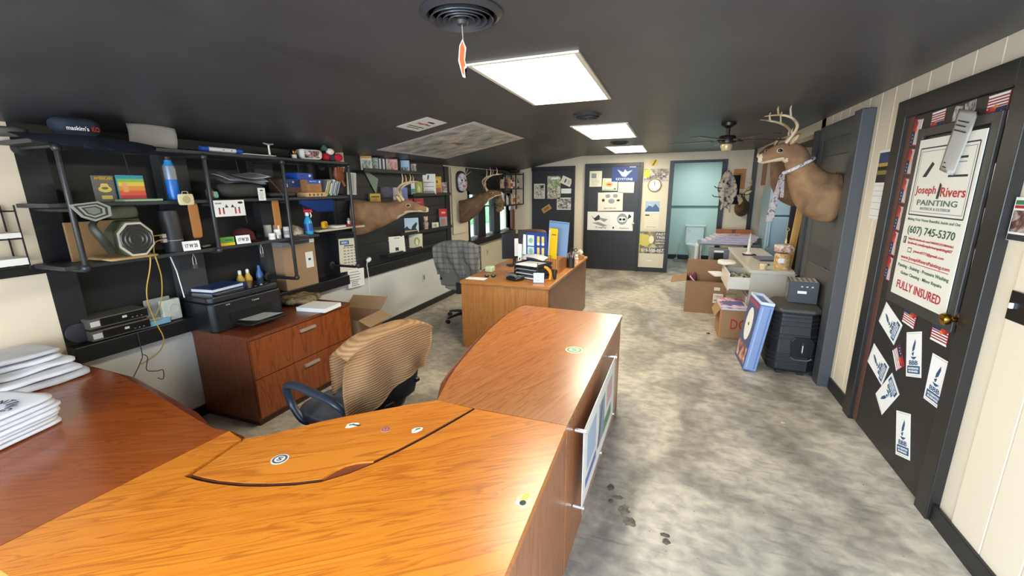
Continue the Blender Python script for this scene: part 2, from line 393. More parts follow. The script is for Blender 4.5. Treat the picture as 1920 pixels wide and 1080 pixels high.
# window in the left wall
win = struct(B().box(XL-0.10, XL+0.02, 6.66, 6.70, 0.76, 1.66).box(XL-0.10, XL+0.02, 8.72, 8.76, 0.76, 1.66).box(XL-0.10, XL+0.02, 6.66, 8.76, 1.60, 1.66).obj('window_1', TRIMBLK))
bx(XL-0.10, XL+0.10, 6.62, 8.80, 0.72, 0.82).obj('window_sill', TRIMBLK, win, bev=0.004)
bx(XL-0.09, XL-0.02, 6.70, 8.72, 0.82, 0.86).obj('bottom_rail', M('#aeb8b6', 0.4), win)
for a, c in ((7.07, 7.38), (7.80, 8.12)): bx(XL-0.10, XL+0.01, a, c, 0.82, 1.60).obj('mullion', TRIMBLK, win)
for a, c in ((6.70, 7.07), (7.38, 7.80), (8.12, 8.72)):
    bx(XL-0.07, XL-0.065, a, c, 0.84, 1.60).obj('pane', GLASS, win)
    bx(XL-0.085, XL-0.05, a, c, 1.36, 1.39).obj('sash_bar', M('#aeb8b6', 0.4), win)
struct(bx(XL, XL+0.012, 6.62, 8.35, 1.66, zl-0.01).obj('trim_15', WALLBLK))
# lawn and bushes outside that window
GRASS = ramp_mat('lawn_grass', [(0.35, '#9cc894'), (0.6, '#bfe0b0')], nscale=6, rough=0.95)
gr = bx(-28, XL-0.2, -4, 34, -0.4, -0.25).obj('lawn', GRASS); gr['kind'] = 'structure'
LEAF = ramp_mat('hedge_leaves', [(0.35, '#7fb58a'), (0.6, '#b9e4bd')], nscale=5, rough=0.95, bump=0.8)
for i, (x, y, s_) in enumerate(((-12, 23, 1.9), (-18.5, 29, 2.6), (-7.5, 27.5, 1.8))):
    q = B(); q.soft((0, 0, s_*0.6), s_*2, s_*2, s_*1.6, amp=0.5, fr=1.3, p=2.4, n=14, nz=10, seed=i)
    o = q.obj('garden_bush', LEAF, smooth=2, loc=(x, y, -0.25)); tag(o, ['round green bush on the lawn, middle of the three outside the window', 'largest round green bush on the lawn outside the window', 'smallest round green bush on the lawn outside the window'][i], 'bush', 'bushes on the lawn')

# right wall
PLK = CREAM
b = B(); b.box(XR+0.012, XR+0.14, YF, 2.55, 0, ZC); b.box(XR+0.012, XR+0.14, 2.55, 3.52, 2.12, ZC); b.box(XR+0.012, XR+0.14, 3.52, 5.25, 0, ZC); b.box(XR+0.06, XR+0.14, 2.55, 3.52, 0, 2.12)
b.box(XR, XR+0.14, 5.25, YB+0.1, 2.22, ZC)
wr = struct(b.obj('wall_right', CREAM))
y = -1.14
while y < 5.2:
    ye = min(y+0.205, 5.25)
    for (z0, z1) in ([(0.0, ZC)] if (ye <= 2.55 or y >= 3.55) else [(2.12, ZC)]):
        if ye-y > 0.03:
            bx(XR, XR+0.014, y+0.004, ye-0.004, z0, z1).obj('plank', CREAM, wr, bev=0.002)
    y += 0.205
    if y < 2.55 < y+0.205: pass
# pieces beside the near door frame
bx(XR, XR+0.014, 2.34, 2.55, 0, ZC).obj('plank', CREAM, wr, bev=0.002) if False else None
struct(bx(XR-0.018, XR, YF, 2.46, 0, 0.10).obj('baseboard_right', TRIMBLK, bev=0.003))
struct(bx(XR-0.018, XR, 3.62, 4.02, 0, 0.10).obj('baseboard_right', TRIMBLK, bev=0.003))
# front wall behind the camera with a glazed entrance
b = B(); b.box(XL-0.15, -2.4, YF-0.1, YF, 0, ZC); b.box(1.3, 2.6, YF-0.1, YF, 0, ZC); b.box(-2.4, 1.3, YF-0.1, YF, 2.12, ZC); b.box(-2.4, 1.3, YF-0.1, YF, 0, 0.35)
struct(b.obj('wall_front', CREAM))
wf = struct(B().box(-2.4, -2.35, YF-0.09, YF-0.02, 0.35, 2.12).box(1.25, 1.3, YF-0.09, YF-0.02, 0.35, 2.12).box(-2.4, 1.3, YF-0.09, YF-0.02, 0.35, 0.40).box(-2.4, 1.3, YF-0.09, YF-0.02, 2.07, 2.12).box(0.13, 0.18, YF-0.09, YF-0.02, 0.35, 2.12).box(-1.13, -1.08, YF-0.09, YF-0.02, 0.35, 2.12).obj('window_2', WHITE))
for a, c in ((-2.35, -1.13), (-1.08, 0.13), (0.18, 1.25)): bx(a, c, YF-0.06, YF-0.055, 0.40, 2.07).obj('pane', GLASS, wf)
# back wall
b = B(); b.box(XL-0.15, 0.0, YB, YB+0.1, 0, ZC); b.box(0.84, 2.6, YB, YB+0.1, 0, ZC); b.box(0.0, 0.84, YB, YB+0.1, 2.14, ZC)
struct(b.obj('wall_back', M('#d8ccb4', 0.6, bump=0.05)))
struct(B().box(-0.08, 0.0, YB-0.02, YB+0.10, 0, 2.18).box(0.84, 0.92, YB-0.02, YB+0.1, 0, 2.18).box(0.0, 0.84, YB-0.02, YB+0.1, 2.14, 2.18).obj('trim_7', TRIMBLK, bev=0.003))
struct(bx(-0.62, -0.08, YB-0.02, YB, 0, 0.09).obj('baseboard_back', TRIMBLK))
struct(bx(1.33, 1.40, YB-0.05, YB, 0, 2.33).obj('trim_8', TRIMBLK))
# bathroom shell
AQUA = M('#c6dcd6', 0.6)
b = B(); b.box(-0.5, -0.4, YB+0.1, 10.9, 0, ZC); b.box(1.6, 1.7, YB+0.1, 10.9, 0, ZC); b.box(-0.5, 1.7, 10.8, 10.9, 0, ZC)
struct(b.obj('wall_bathroom', AQUA))
struct(bx(-0.4, 1.6, 10.78, 10.8, 0, 0.11).obj('baseboard_bathroom', TRIMBLK))
struct(bx(-0.4, 1.6, 10.78, 10.8, 1.225, 1.265).obj('trim_9', M('#4b6f6c', 0.5)))
# alcove on the right
b = B(); b.box(2.3, 2.4, 5.25, YB+0.1, 0, ZC); b.box(XR, 2.4, 5.25, 5.33, 0, ZC)
struct(b.obj('wall_alcove', M('#2b2927', 0.6)))

# doors
d3 = struct(bx(-1.65, -0.62, YB-0.035, YB, 0.01, 2.10).obj('door_3', M('#232428', 0.42)))
struct(B().box(-1.71, -1.64, YB-0.05, YB, 0, 2.17).box(-0.63, -0.57, YB-0.05, YB, 0, 2.17).box(-1.64, -0.63, YB-0.05, YB, 2.10, 2.17).obj('trim_10', TRIMBLK, bev=0.003))
B().ell((-0.70, YB-0.08, 0.98), 0.028, 0.028, 0.028).tube([(-0.70, YB-0.03, 0.98), (-0.70, YB-0.07, 0.98)], 0.012).obj('door_knob', SILV, d3, smooth=True)
d4 = struct(bx(-2.86, -1.99, YB-0.03, YB, 0.01, 2.05).obj('door_4', M('#232428', 0.42)))
struct(B().box(-1.99, -1.92, YB-0.045, YB, 0, 2.14).box(-2.87, -1.99, YB-0.045, YB, 2.05, 2.14).obj('trim_11', TRIMBLK, bev=0.003))

# near door with stickers
struct(B().box(XR-0.035, XR+0.06, 2.46, 2.57, 0, 2.20).box(XR-0.035, XR+0.06, 3.50, 3.62, 0, 2.20).box(XR-0.035, XR+0.06, 2.57, 3.50, 2.09, 2.20).obj('trim_12', M('#242120', 0.4), bev=0.004))
DOORM = M('#26221f', 0.45, bump=0.1)
d1 = struct(bx(XR-0.008, XR+0.04, 2.57, 3.50, 0.01, 2.09).obj('door_1', DOORM, bev=0.003))
b = B()
for (a, c, z0, z1) in ((2.62, 2.68, 0.96, 2.00), (3.26, 3.32, 0.96, 2.00), (2.68, 3.26, 0.96, 1.03), (2.68, 3.26, 1.95, 2.0)): b.box(XR-0.028, XR-0.008, a, c, z0, z1)
b.obj('window_moulding', M('#3a3633', 0.45), d1, bev=0.005)
kn = B().lathe([(0.034, 0), (0.034, 0.006), (0.014, 0.012), (0.012, 0.035), (0.026, 0.045), (0.031, 0.06), (0.026, 0.074), (0.008, 0.08)], mtx=frame((XR-0.008, 2.60, 1.035), 'R'))
kn.obj('door_knob', BRASS, d1, smooth=True)
for z in (0.25, 1.12, 1.9): bx(XR-0.014, XR-0.004, 3.485, 3.515, z-0.05, z+0.05).obj('hinge', M('#5c4b3c', 0.4, 0.6), d1)
bx(XR-0.012, XR-0.006, 3.44, 3.50, 0.02, 2.09).obj('edge_strip', M('#5d3a2c', 0.5), d1)

# closet door further on: boxed casing, panelled leaf
CL = M('#46474a', 0.5, bump=0.05); CLL = M('#3b3b3d', 0.45, bump=0.05)
struct(B().box(XR-0.09, XR, 4.04, 4.19, 0, 2.24).box(XR-0.03, XR, 4.19, 5.10, 2.10, 2.24).box(XR-0.03, XR, 5.10, 5.22, 0, 2.24).obj('trim_13', CL, bev=0.006))
d2 = struct(bx(XR-0.025, XR, 4.19, 5.10, 0.01, 2.10).obj('door_2', CLL))
for (z0, z1) in ((0.2, 0.95), (1.12, 1.95)):
    B().box(XR-0.036, XR-0.022, 4.30, 4.99, z0, z1).obj('door_panel', M('#4a4743', 0.45, bump=0.1), d2, bev=0.01)
struct(bx(XR-0.05, XR+0.2, 5.24, 5.36, 0, 2.22).obj('trim_14', M('#323232', 0.5)))

# ------------------------------------------------------------------ CEILING LIGHTS, VENTS, FAN
TUBE = M('#fff6dd', 0.5, emit=15)
def troffer(y0, y1, label):
    t = thing('ceiling_light', label, 'ceiling light', (-0.77, (y0+y1)/2, ZC), 0, 'recessed panel lights')
    L_ = (y1-y0)/2
    B().box(-0.30, -0.275, -L_, L_, -0.012, -0.001).box(0.275, 0.30, -L_, L_, -0.012, -0.001).box(-0.275, 0.275, -L_, -L_+0.02, -0.012, -0.001).box(-0.275, 0.275, L_-0.02, L_, -0.012, -0.001).obj('frame', M('#ddd6c4', 0.4), t)
    bx(-0.275, 0.275, -L_+0.02, L_-0.02, -0.008, -0.002).obj('diffuser', TUBE, t)
troffer(2.20, 3.38, 'largest and nearest glowing panel light in the black ceiling')
troffer(4.66, 5.95, 'middle glowing panel light in the black ceiling')
troffer(7.13, 8.38, 'farthest glowing panel light, close to the back wall')

def vent(x, y, r, label):
    t = thing('ceiling_vent', label, 'ceiling vent', (x, y, ZC), 0, 'round ceiling vents')
    B().lathe([(r, -0.001), (r, -0.006), (r*0.86, -0.02), (r*0.80, -0.012), (r*0.78, -0.001)], seg=36).obj('outer_ring', M('#35363a', 0.35), t, smooth=True)
    for k, q in enumerate((0.68, 0.52, 0.37, 0.23)):
        B().lathe([(r*q, -0.012), (r*(q+0.085), -0.03), (r*(q+0.095), -0.027), (r*(q+0.01), -0.008)], seg=32, cap=False).obj('louver_ring', M('#3b3c40', 0.3), t, smooth=True)
    B().lathe([(0.001, -0.045), (r*0.12, -0.042), (r*0.16, -0.03), (r*0.1, -0.004)], seg=20).obj('hub', M('#303134', 0.4), t, smooth=True)
    return t
vent(-0.79, 1.60, 0.155, 'large round black ceiling vent with the orange hanging tag')
vent(-0.77, 4.05, 0.13, 'small round black ceiling vent between the nearest and middle panel lights')
vent(-0.77, 6.55, 0.13, 'round black ceiling vent between the middle and farthest panel lights')
t = thing('hanging_tag', 'small orange fish shaped tag with white edge hanging under the near vent', 'tag', (-0.79, 1.60, 2.285))
B().tube([(0, 0, 0), (0.002, 0, -0.05)], 0.0025).obj('rod', SILV, t)
fp = [(0.0, 0), (0.012, -0.03), (0.006, -0.07), (0.012, -0.095), (0.004, -0.10), (0.006, -0.13), (-0.004, -0.125), (-0.018, -0.07), (-0.012, -0.02)]
B().prism([(x*1.18, y*1.06+0.003) for x, y in fp], -0.001, 0.001, T(0, 0, -0.048) @ RX(PI/2) ).obj('backing', M('#f0ddc8', 0.5), t)
B().prism([(x*0.8, y*0.92-0.004) for x, y in fp], -0.0018, 0.0018, T(-0.001, 0, -0.048) @ RX(PI/2)).obj('orange_body', M('#e2622b', 0.5), t)
for i, (x, y) in enumerate(((-0.2, 1.9), (0.35, 2.6), (0.1, 3.6))): pass

t = thing('ceiling_fan', 'dark bronze ceiling fan with a glass light kit and five blades', 'ceiling fan', (0.50, 5.15, ZC))
B().lathe([(0.03, -0.002), (0.075, -0.002), (0.07, -0.03), (0.03, -0.05), (0.02, -0.055), (0.02, -0.12), (0.075, -0.13), (0.09, -0.16), (0.085, -0.20), (0.05, -0.215)], seg=24).obj('motor_housing', M('#2c241f', 0.35, 0.4), t, smooth=True)
B().lathe([(0.055, -0.213), (0.06, -0.24), (0.045, -0.275), (0.02, -0.285)], seg=20).obj('light_kit', M('#c9b384', 0.3, 0.2), t, smooth=True)
for k in range(5):
    a = k*2*PI/5+0.35
    B().box(0.13, 0.60, -0.055, 0.055, -0.178, -0.170, RZ(a) @ RX(0.0)).obj('blade', M('#4a3b32', 0.35), t, bev=0.004)
    B().box(0.06, 0.16, -0.02, 0.02, -0.185, -0.176, RZ(a)).obj('blade_arm', M('#2c241f', 0.35, 0.5), t)

# posters taped to the sloped ceiling
nrm = Vector((SL, 0, -1)).normalized()
def slope_z(x): return ZC+(x-XS)*SL
def ceil_sheet(name, label, cat, x0, x1, y0, y1, mat, items):
    x = (x0+x1)/2; y = (y0+y1)/2; L_ = (x1-x0)/math.cos(math.atan(SL)); D = y1-y0
    o = bx(-D/2, D/2, -L_/2, L_/2, 0, 0.002).obj(name, mat)
    u = Vector((0, -1, 0)); v = nrm.cross(u)
    if v.x < 0: u = -u; v = nrm.cross(u)
    mm = Matrix((u, v, nrm)).transposed().to_4x4(); mm.translation = Vector((x, y, slope_z(x)))+nrm*0.001
    o.matrix_world = mm; tag(o, label, cat); prints(o, D, L_, 0.002, items); return o
ceil_sheet('wall_map', 'large faded map poster taped to the sloping black ceiling', 'map', -3.0, -1.84, 3.92, 5.42, M('#cfcacc', 0.7), [('R', 0, 0, 0.93, 0.9, CHART), ('T', 'LAKE', 0.0, 0.0, 0.14, 0.05, INK)])
ceil_sheet('ceiling_sign', 'small white sign with a red name and green lines on the sloping ceiling', 'sign', -2.33, -2.01, 3.34, 3.69, PAPER, [('T', 'Joseph Rivers', 0, 0.05, 0.6, 0.14, RED), ('R', 0, -0.2, 0.7, 0.06, GREEN), ('R', 0, -0.32, 0.55, 0.05, GREEN), ('R', 0.08, 0.24, 0.3, 0.08, INK)])

# ------------------------------------------------------------------ RIGHT DOOR: sign and stickers
XD = XR-0.009
sg = sheet('painting_sign', 'tall white painting company sign with red and green lettering in the near door', 'sign', (XR-0.030, 2.965, 1.478), 'R', 0.575, 0.905, 0.004, M('#e9e6da', 0.4), [
    ('R', 0, 0.445, 0.90, 0.008, INK), ('R', 0, 0.035, 0.90, 0.008, INK), ('R', -0.45, 0.24, 0.012, 0.41, INK), ('R', 0.45, 0.24, 0.012, 0.41, INK),
    ('R', 0, 0.425, 0.85, 0.004, GREYP), ('R', 0, 0.055, 0.85, 0.004, GREYP), ('R', -0.42, 0.24, 0.006, 0.37, GREYP), ('R', 0.42, 0.24, 0.006, 0.37, GREYP),
    ('P', [(-0.33, 0.27), (-0.26, 0.27), (-0.16, 0.345), (-0.20, 0.36)], INK), ('R', 0.22, 0.37, 0.22, 0.012, INK), ('R', 0.22, 0.345, 0.22, 0.006, GREYP), ('R', 0.24, 0.27, 0.28, 0.012, INK),
    ('P', [(-0.02, 0.14), (0.02, 0.14), (0.035, 0.22), (0.0, 0.235)], INK),
    ('T', 'Joseph', -0.22, 0.185, 0.36, 0.062, RED), ('T', 'Rivers', 0.225, 0.18, 0.37, 0.055, RED),
    ('T', 'PAINTING', 0, 0.115, 0.66, 0.034, M('#5d6e60', 0.6)), ('T', 'INTERIOR & EXTERIOR', 0, 0.078, 0.5, 0.017, GREYP),
    ('T', 'Making Your Home Beautiful, Inside and Out', 0, 0.005, 0.88, 0.022, M('#6b7d6c', 0.6)),
    ('T', '(607) 745-5370', 0, -0.065, 0.80, 0.062, M('#3c5a42', 0.6)),
    ('T', 'https://m.facebook.com/100070737218044461', 0.03, -0.118, 0.76, 0.018, RED), ('T', 'facebook.com/josephriverspainting607', 0.03, -0.145, 0.76, 0.022, RED),
    ('R', -0.42, -0.13, 0.05, 0.045, INK), ('T', 'f', -0.42, -0.13, 0.018, 0.035, PAPER), ('R', -0.29, -0.19, 0.07, 0.03, INK), ('R', -0.29, -0.19, 0.055, 0.02, PAPER),
    ('T', 'jrivers0777@gmail.com', 0.05, -0.192, 0.52, 0.022, RED), ('T', 'www.JosephRiversPainting.com', 0, -0.245, 0.86, 0.028, RED), ('R', 0, -0.266, 0.84, 0.004, RED),
    ('T', 'Painting - Staining - Pressure Washing', 0, -0.302, 0.90, 0.028, M('#4c6a50', 0.6)), ('T', 'Gutter Cleaning - Minor Repairs', 0, -0.348, 0.74, 0.026, M('#4c6a50', 0.6)),
    ('T', 'FULLY INSURED', 0, -0.425, 0.80, 0.055, RED)])

def bbb(label, y, z, ang):
    return sheet('accreditation_sticker', label, 'sticker', (XD, y, z), 'R', 0.155, 0.258, 0.0008, WHITE, [
        ('P', [(-0.02, 0.22), (0.10, 0.34), (0.13, 0.25), (0.05, 0.10), (-0.10, 0.05), (-0.08, 0.15)], BBBB),
        ('P', [(-0.14, 0.02), (0.02, 0.06), (0.0, 0.0), (-0.06, -0.04)], BBBB), ('P', [(-0.2, -0.055), (0.2, -0.055), (0.05, -0.11), (-0.05, -0.11)], BBBB),
        ('T', 'BBB', 0, -0.185, 0.56, 0.10, BBBB), ('R', 0, -0.34, 0.82, 0.17, BBBB), ('T', 'ACCREDITED', 0, -0.31, 0.68, 0.045, WHITE), ('T', 'BUSINESS', 0, -0.375, 0.6, 0.045, WHITE),
        ('R', 0, 0.465, 0.84, 0.006, GREYP), ('R', 0, -0.465, 0.84, 0.006, GREYP)], ang=ang, group='white sticker with a blue torch on the near door')
bbb('white torch sticker highest on the left, tilted, on the near black door', 3.242, 0.822, 71)
bbb('white torch sticker tilted at the left edge of the near door, below the highest one', 3.291, 0.522, 74)
bbb('white torch sticker turned almost upside down, low on the left of the near door', 3.107, 0.392, 146)
bbb('white torch sticker in the middle column just below the sign, nearly upright', 2.917, 0.734, 20)
bbb('rightmost white torch sticker, below the brass knob', 2.669, 0.680, 2)
bbb('lowest white torch sticker near the bottom of the near door', 2.849, 0.260, 20)
FIRE = photo('#7a1f2a', '#c43a2e', '#e58a3a', 9)
def flag(label, y, z, wd, ht, ang, flip=False, side=False):
    it = []
    for k in range(5):
        it.append(('R', 0.0, -0.42+0.13*k, 0.92, 0.06, WHITE))
    it += [('R', -0.22, 0.28, 0.5, 0.38, NAVY), ('P', [(0.0, 0.1), (0.12, 0.38), (0.2, 0.2), (0.34, 0.45), (0.42, 0.1), (0.3, 0.0), (0.15, 0.02)], FIRE), ('P', [(-0.05, 0.0), (0.05, 0.15), (0.2, 0.05), (0.1, -0.05)], ORNG)]
    it += [('R', 0, -0.47, 0.96, 0.05, WHITE)]
    for k in range(3): it.append(('E', -0.36+0.13*k, 0.34-0.05*(k % 2), 0.03, 0.03, WHITE))
    return sheet('flag_sticker', label, 'sticker', (XD, y, z), 'R', wd, ht, 0.0008, M('#96222c', 0.45), it, ang=ang, group='red white and blue flag stickers on the near door')
flag('small flag sticker just below the lower left corner of the painting sign', 3.039, 0.924, 0.14, 0.105, -3)
flag('small flag sticker just below the brass door knob', 2.731, 0.925, 0.15, 0.11, 2)
flag('small flag sticker standing on end left of the middle torch sticker', 3.065, 0.655, 0.14, 0.10, -48)
flag('flag sticker above the left end of the painting sign, turned upside down', 3.174, 2.03, 0.135, 0.10, 182)
flag('flag sticker above the right end of the painting sign, turned upside down', 2.70, 2.03, 0.145, 0.10, 181)
for (z, txt) in ((1.99, 'topmost'), (1.82, 'second from the top'), (1.645, 'third from the top'), (1.475, 'fourth from the top'), (1.315, 'fifth from the top'), (1.15, 'lowest')):
    flag('flag sticker left of the painting sign, %s of the column' % txt, 3.385, z, 0.155, 0.10, 85)
flag('flag sticker right of the painting sign, topmost of the column', 2.592, 1.93, 0.14, 0.045, -88)
flag('flag sticker right of the painting sign, second of the column', 2.592, 1.70, 0.15, 0.05, -88)
flag('flag sticker right of the painting sign, third of the column', 2.59, 1.50, 0.15, 0.05, -88)
flag('flag sticker right of the painting sign, lowest of the column', 2.59, 1.31, 0.15, 0.05, -88)
# taped note and cards over the sign
q = B(); q.grid(lambda u, v: (0.085*(u*2-1)*(1-0.15*(1-v)), 0.15*(v*2-1), 0.002+0.004*math.sin(u*PI)*(1-v)+0.001*math.sin(v*7)), 8, 12, 0.0006)
o = q.obj('handwritten_note', PAPER, smooth=2); o.matrix_world = frame((XR-0.045, 2.865, 1.885), 'R', -14); tag(o, 'long white handwritten note taped over the top of the painting sign', 'note')
prints(o, 0.17, 0.3, 0.0075, [('R', 0.0, 0.33, 0.55, 0.02, INK), ('R', -0.05, 0.26, 0.5, 0.02, INK), ('R', 0.0, 0.18, 0.62, 0.02, INK), ('R', -0.2, -0.35, 0.09, 0.02, INK), ('R', -0.15, -0.42, 0.2, 0.02, INK)])
sheet('business_card', 'grey printed card taped above the sign, left of the other', 'card', (XD, 3.0, 2.025), 'R', 0.07, 0.10, 0.001, photo('#55524d', '#b9b5a8', '#dcd8cc', 30), ang=-8)
sheet('business_card', 'grey printed card with a dark portrait taped above the sign, right of the other', 'card', (XD, 2.90, 2.045), 'R', 0.085, 0.075, 0.001, photo('#3c3a38', '#9b968a', '#d8d4c8', 28), ang=8)

t = sheet('wall_calendar', 'wall calendar with a night lake photo hanging between the two right hand doors', 'calendar', (XR-0.002, 3.745, 1.80), 'R', 0.22, 0.24, 0.003, PAPER, [('R', 0, 0.0, 0.9, 0.85, M('#14151b', 0.3)), ('R', 0, 0.26, 0.9, 0.32, M('#2c3f66', 0.4)), ('R', 0, 0.08, 0.9, 0.1, M('#b99a4c', 0.4)), ('R', 0, -0.14, 0.86, 0.12, M('#8c7a3c', 0.4))])
pg = sheet('page', None, None, (0, 0, 0), 'L', 0.22, 0.23, 0.002, PAPER, [('R', 0, y_, 0.9, 0.01, GREYP) for y_ in (-0.4, -0.2, 0, 0.2, 0.35)]); pg.parent = t; pg.matrix_local = T(0, -0.24, 0)
sheet('red_tag', 'tiny red sticker beside the calendar', 'sticker', (XR-0.006, 3.66, 1.55), 'R', 0.02, 0.035, 0.001, RED)
sheet('wall_poster', 'small dark photo poster above the black light switch on the cream wall', 'poster', (XR-0.002, 2.385, 1.535), 'R', 0.13, 0.18, 0.002, PAPER, [('R', 0, -0.05, 0.92, 0.5, photo('#2e2a26', '#6a4038', '#b5b0a6', 20)), ('R', 0, 0.38, 0.9, 0.1, GREEN), ('R', 0, 0.28, 0.9, 0.07, RED), ('R', 0, -0.42, 0.96, 0.14, INK)])
t = sheet('light_switch', 'black double light switch plate with a white toggle on the cream wall', 'light switch', (XR-0.002, 2.278, 1.185), 'R', 0.115, 0.125, 0.006, M('#0e0e0f', 0.3), bev=0.002)
bx(-0.036, -0.024, -0.012, 0.012, 0.006, 0.018).obj('toggle', WHITE, t, bev=0.002)

# ------------------------------------------------------------------ U SHAPED DESK
ZT = 0.745
dk = thing('executive_desk', 'large U shaped glossy cherry wood desk filling the foreground', 'desk')
arc = [(-1.486, 0.772), (-1.42, 0.773), (-1.354, 0.780), (-1.26, 0.800), (-1.175, 0.828), (-1.095, 0.863), (-1.023, 0.905), (-0.965, 0.970), (-0.92, 1.043), (-0.872, 1.145), (-0.83, 1.248), (-0.783, 1.38), (-0.742, 1.508)]
def off(p, d):  # move towards the sitter's side
    c = (-1.35, 1.65); v = Vector((c[0]-p[0], c[1]-p[1])).normalized()*d; return (p[0]+v.x, p[1]+v.y)
inner = [(-1.507, 1.000), (-1.436, 1.049), (-1.375, 1.12), (-1.314, 1.195), (-1.235, 1.272), (-1.156, 1.343), (-1.054, 1.433), (-0.943, 1.520)]
cen = [(-0.336, 1.508)] + arc[::-1] + [(-1.509, 0.998), (-1.56, 1.008), (-1.607, 1.021), (-1.66, 0.37), (-0.318, 0.33)]
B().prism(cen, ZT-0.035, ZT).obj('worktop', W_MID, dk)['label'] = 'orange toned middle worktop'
cut = [off(p, 0.018) for p in arc]
cut[0] = (-1.467, 0.789)
B().prism(arc+[off(p, 0.006) for p in arc[::-1]], ZT-0.036, ZT-0.003).obj('groove_trim', M('#3a1a0c', 0.45), dk)
# finger notch in the lid edge
k0 = [i for i, p in enumerate(arc) if p[0] > -1.03][0]
lens_out = [cut[6], cut[7], cut[8]]
P0, P1 = Vector(cut[6]), Vector(cut[9]); nl = Vector((-(P1-P0).y, (P1-P0).x)).normalized()
P0, P1 = Vector(cut[6]), Vector(cut[8])
notch = [tuple(P0.lerp(P1, s_)+nl*0.032*math.sin(PI*s_)) for s_ in (0, 0.15, 0.3, 0.5, 0.7, 0.85, 1)]
lid = cut[:6]+notch+cut[9:-1]+[(-0.757, 1.508), (-0.943, 1.520)]+inner[::-1][1:-1]+[(-1.495, 1.010), ]
B().prism(lid, ZT-0.022, ZT).obj('access_lid', W_LID, dk)['label'] = 'curved lid set into the middle worktop'
B().prism([tuple(Vector(p)*1.0) for p in [(-1.5, 0.76)]+arc[1:]+[(-0.95, 1.515)]+inner[::-1][1:]], ZT-0.045, ZT-0.024).obj('recess_floor', M('#3a160a', 0.5), dk)
for seg_ in (cut[:7], cut[8:]):
    B().prism([tuple(p) for p in seg_]+[off(p, -0.006) for p in seg_[::-1]], ZT-0.023, ZT-0.0015).obj('lid_edge', M('#4a2412', 0.45), dk)
B().prism(notch+[cut[7]], ZT-0.024, ZT-0.008).obj('finger_pull', M('#74371a', 0.45), dk)
rt_curve = [(-0.943, 1.520), (-0.970, 1.62), (-1.0, 1.726), (-1.03, 1.86), (-1.055, 2.015), (-1.082, 2.2), (-1.107, 2.434), (-1.12, 2.65), (-1.127, 2.88), (-1.118, 3.05), (-1.079, 3.175)]
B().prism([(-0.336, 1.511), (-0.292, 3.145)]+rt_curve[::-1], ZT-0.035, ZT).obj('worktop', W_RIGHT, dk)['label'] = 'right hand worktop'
lf_curve = [(-3.115, 1.228), (-2.815, 1.216), (-2.63, 1.20), (-2.443, 1.162), (-2.32, 1.14), (-2.195, 1.114), (-2.05, 1.085), (-1.918, 1.057), (-1.80, 1.033), (-1.688, 1.013)]
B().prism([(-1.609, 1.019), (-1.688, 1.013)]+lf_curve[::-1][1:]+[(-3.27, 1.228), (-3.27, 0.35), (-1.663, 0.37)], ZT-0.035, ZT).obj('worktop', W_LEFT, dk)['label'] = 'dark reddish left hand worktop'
def molding(curve, d, side):
    pr = []; n = len(curve)
    for i, p in enumerate(curve):
        a = Vector(curve[max(0, i-1)]); c = Vector(curve[min(n-1, i+1)]); tt = (c-a).normalized(); nn_ = Vector((-tt.y, tt.x))*side
        p = Vector(p); f = min(1, 0.15+min(i, n-1-i)*0.45)
        q1 = p+nn_*d*0.45*f; q2 = p+nn_*d*f
        pr.append([(p.x, p.y, ZT-0.001), (q1.x, q1.y, ZT-0.006), (q2.x, q2.y, ZT-0.022), (q2.x, q2.y, ZT-0.036), (p.x, p.y, ZT-0.036)])
    B().rings(pr).obj('edge_moulding', W_EDGE, dk, smooth=True)
molding(rt_curve, 0.038, 1); molding(lf_curve, 0.042, 1); molding([(-1.70, 1.013), (-1.607, 1.021), (-1.56, 1.008), (-1.507, 1.0), (-1.45, 1.04)], 0.03, 1)
# side and end panels
B().prism([(-0.337, 1.525), (-0.296, 3.11), (-0.32, 3.11), (-0.361, 1.525)], 0.0, ZT-0.036).obj('side_panel', W_SIDE, dk)
B().prism([(-0.333, 0.36), (-0.339, 1.515), (-0.362, 1.515), (-0.356, 0.36)], 0.0, ZT-0.036).obj('side_panel', W_SIDE, dk)
bx(-1.05, -0.325, 3.09, 3.115, 0, ZT-0.036).obj('end_panel', W_SIDE, dk); bx(-0.95, -0.365, 1.50, 1.52, 0, ZT-0.036).obj('divider_panel', W_SIDE, dk)
bx(-3.22, -0.37, 0.40, 0.425, 0.0, ZT-0.036).obj('front_panel', W_SIDE, dk); bx(-3.22, -3.19, 0.43, 1.15, 0, ZT-0.036).obj('side_panel', W_SIDE, dk)
bx(-1.63, -1.605, 0.43, 0.98, 0, ZT-0.036).obj('divider_panel', W_SIDE, dk)

# acrylic framed poster on stand-offs on the desk side
PY0, PY1, PZ0, PZ1 = 1.63, 2.56, 0.235, 0.665
t = thing('acrylic_sign', 'clear acrylic framed print on metal stand-offs on the right side of the desk', 'sign', (-0.30, (PY0+PY1)/2, 0.45))
t.rotation_euler = (0, 0, -0.026)
mt_ = frame((0, 0, 0), (1, 0, 0))
bx(-0.45, 0.45, -0.20, 0.20, 0.02, 0.0225).obj('print_sheet', PAPER, t).matrix_local = mt_
b = B()
items = [('R', -0.3, 0.1, 0.25, 0.5, M('#9fb6d6', 0.5)), ('R', 0.02, 0.0, 0.2, 0.65, M('#6f87ad', 0.5)), ('R', 0.3, 0.15, 0.22, 0.35, M('#cf9aa0', 0.5)), ('R', 0.25, -0.25, 0.3, 0.2, GREEN), ('R', -0.3, -0.3, 0.3, 0.12, BLUE), ('P', [(-0.12, -0.3), (0.0, 0.3), (0.05, 0.3), (-0.05, -0.3)], INK)]
ps = [c for c in t.children][0]; prints(ps, 0.86, 0.38, 0.023, items)
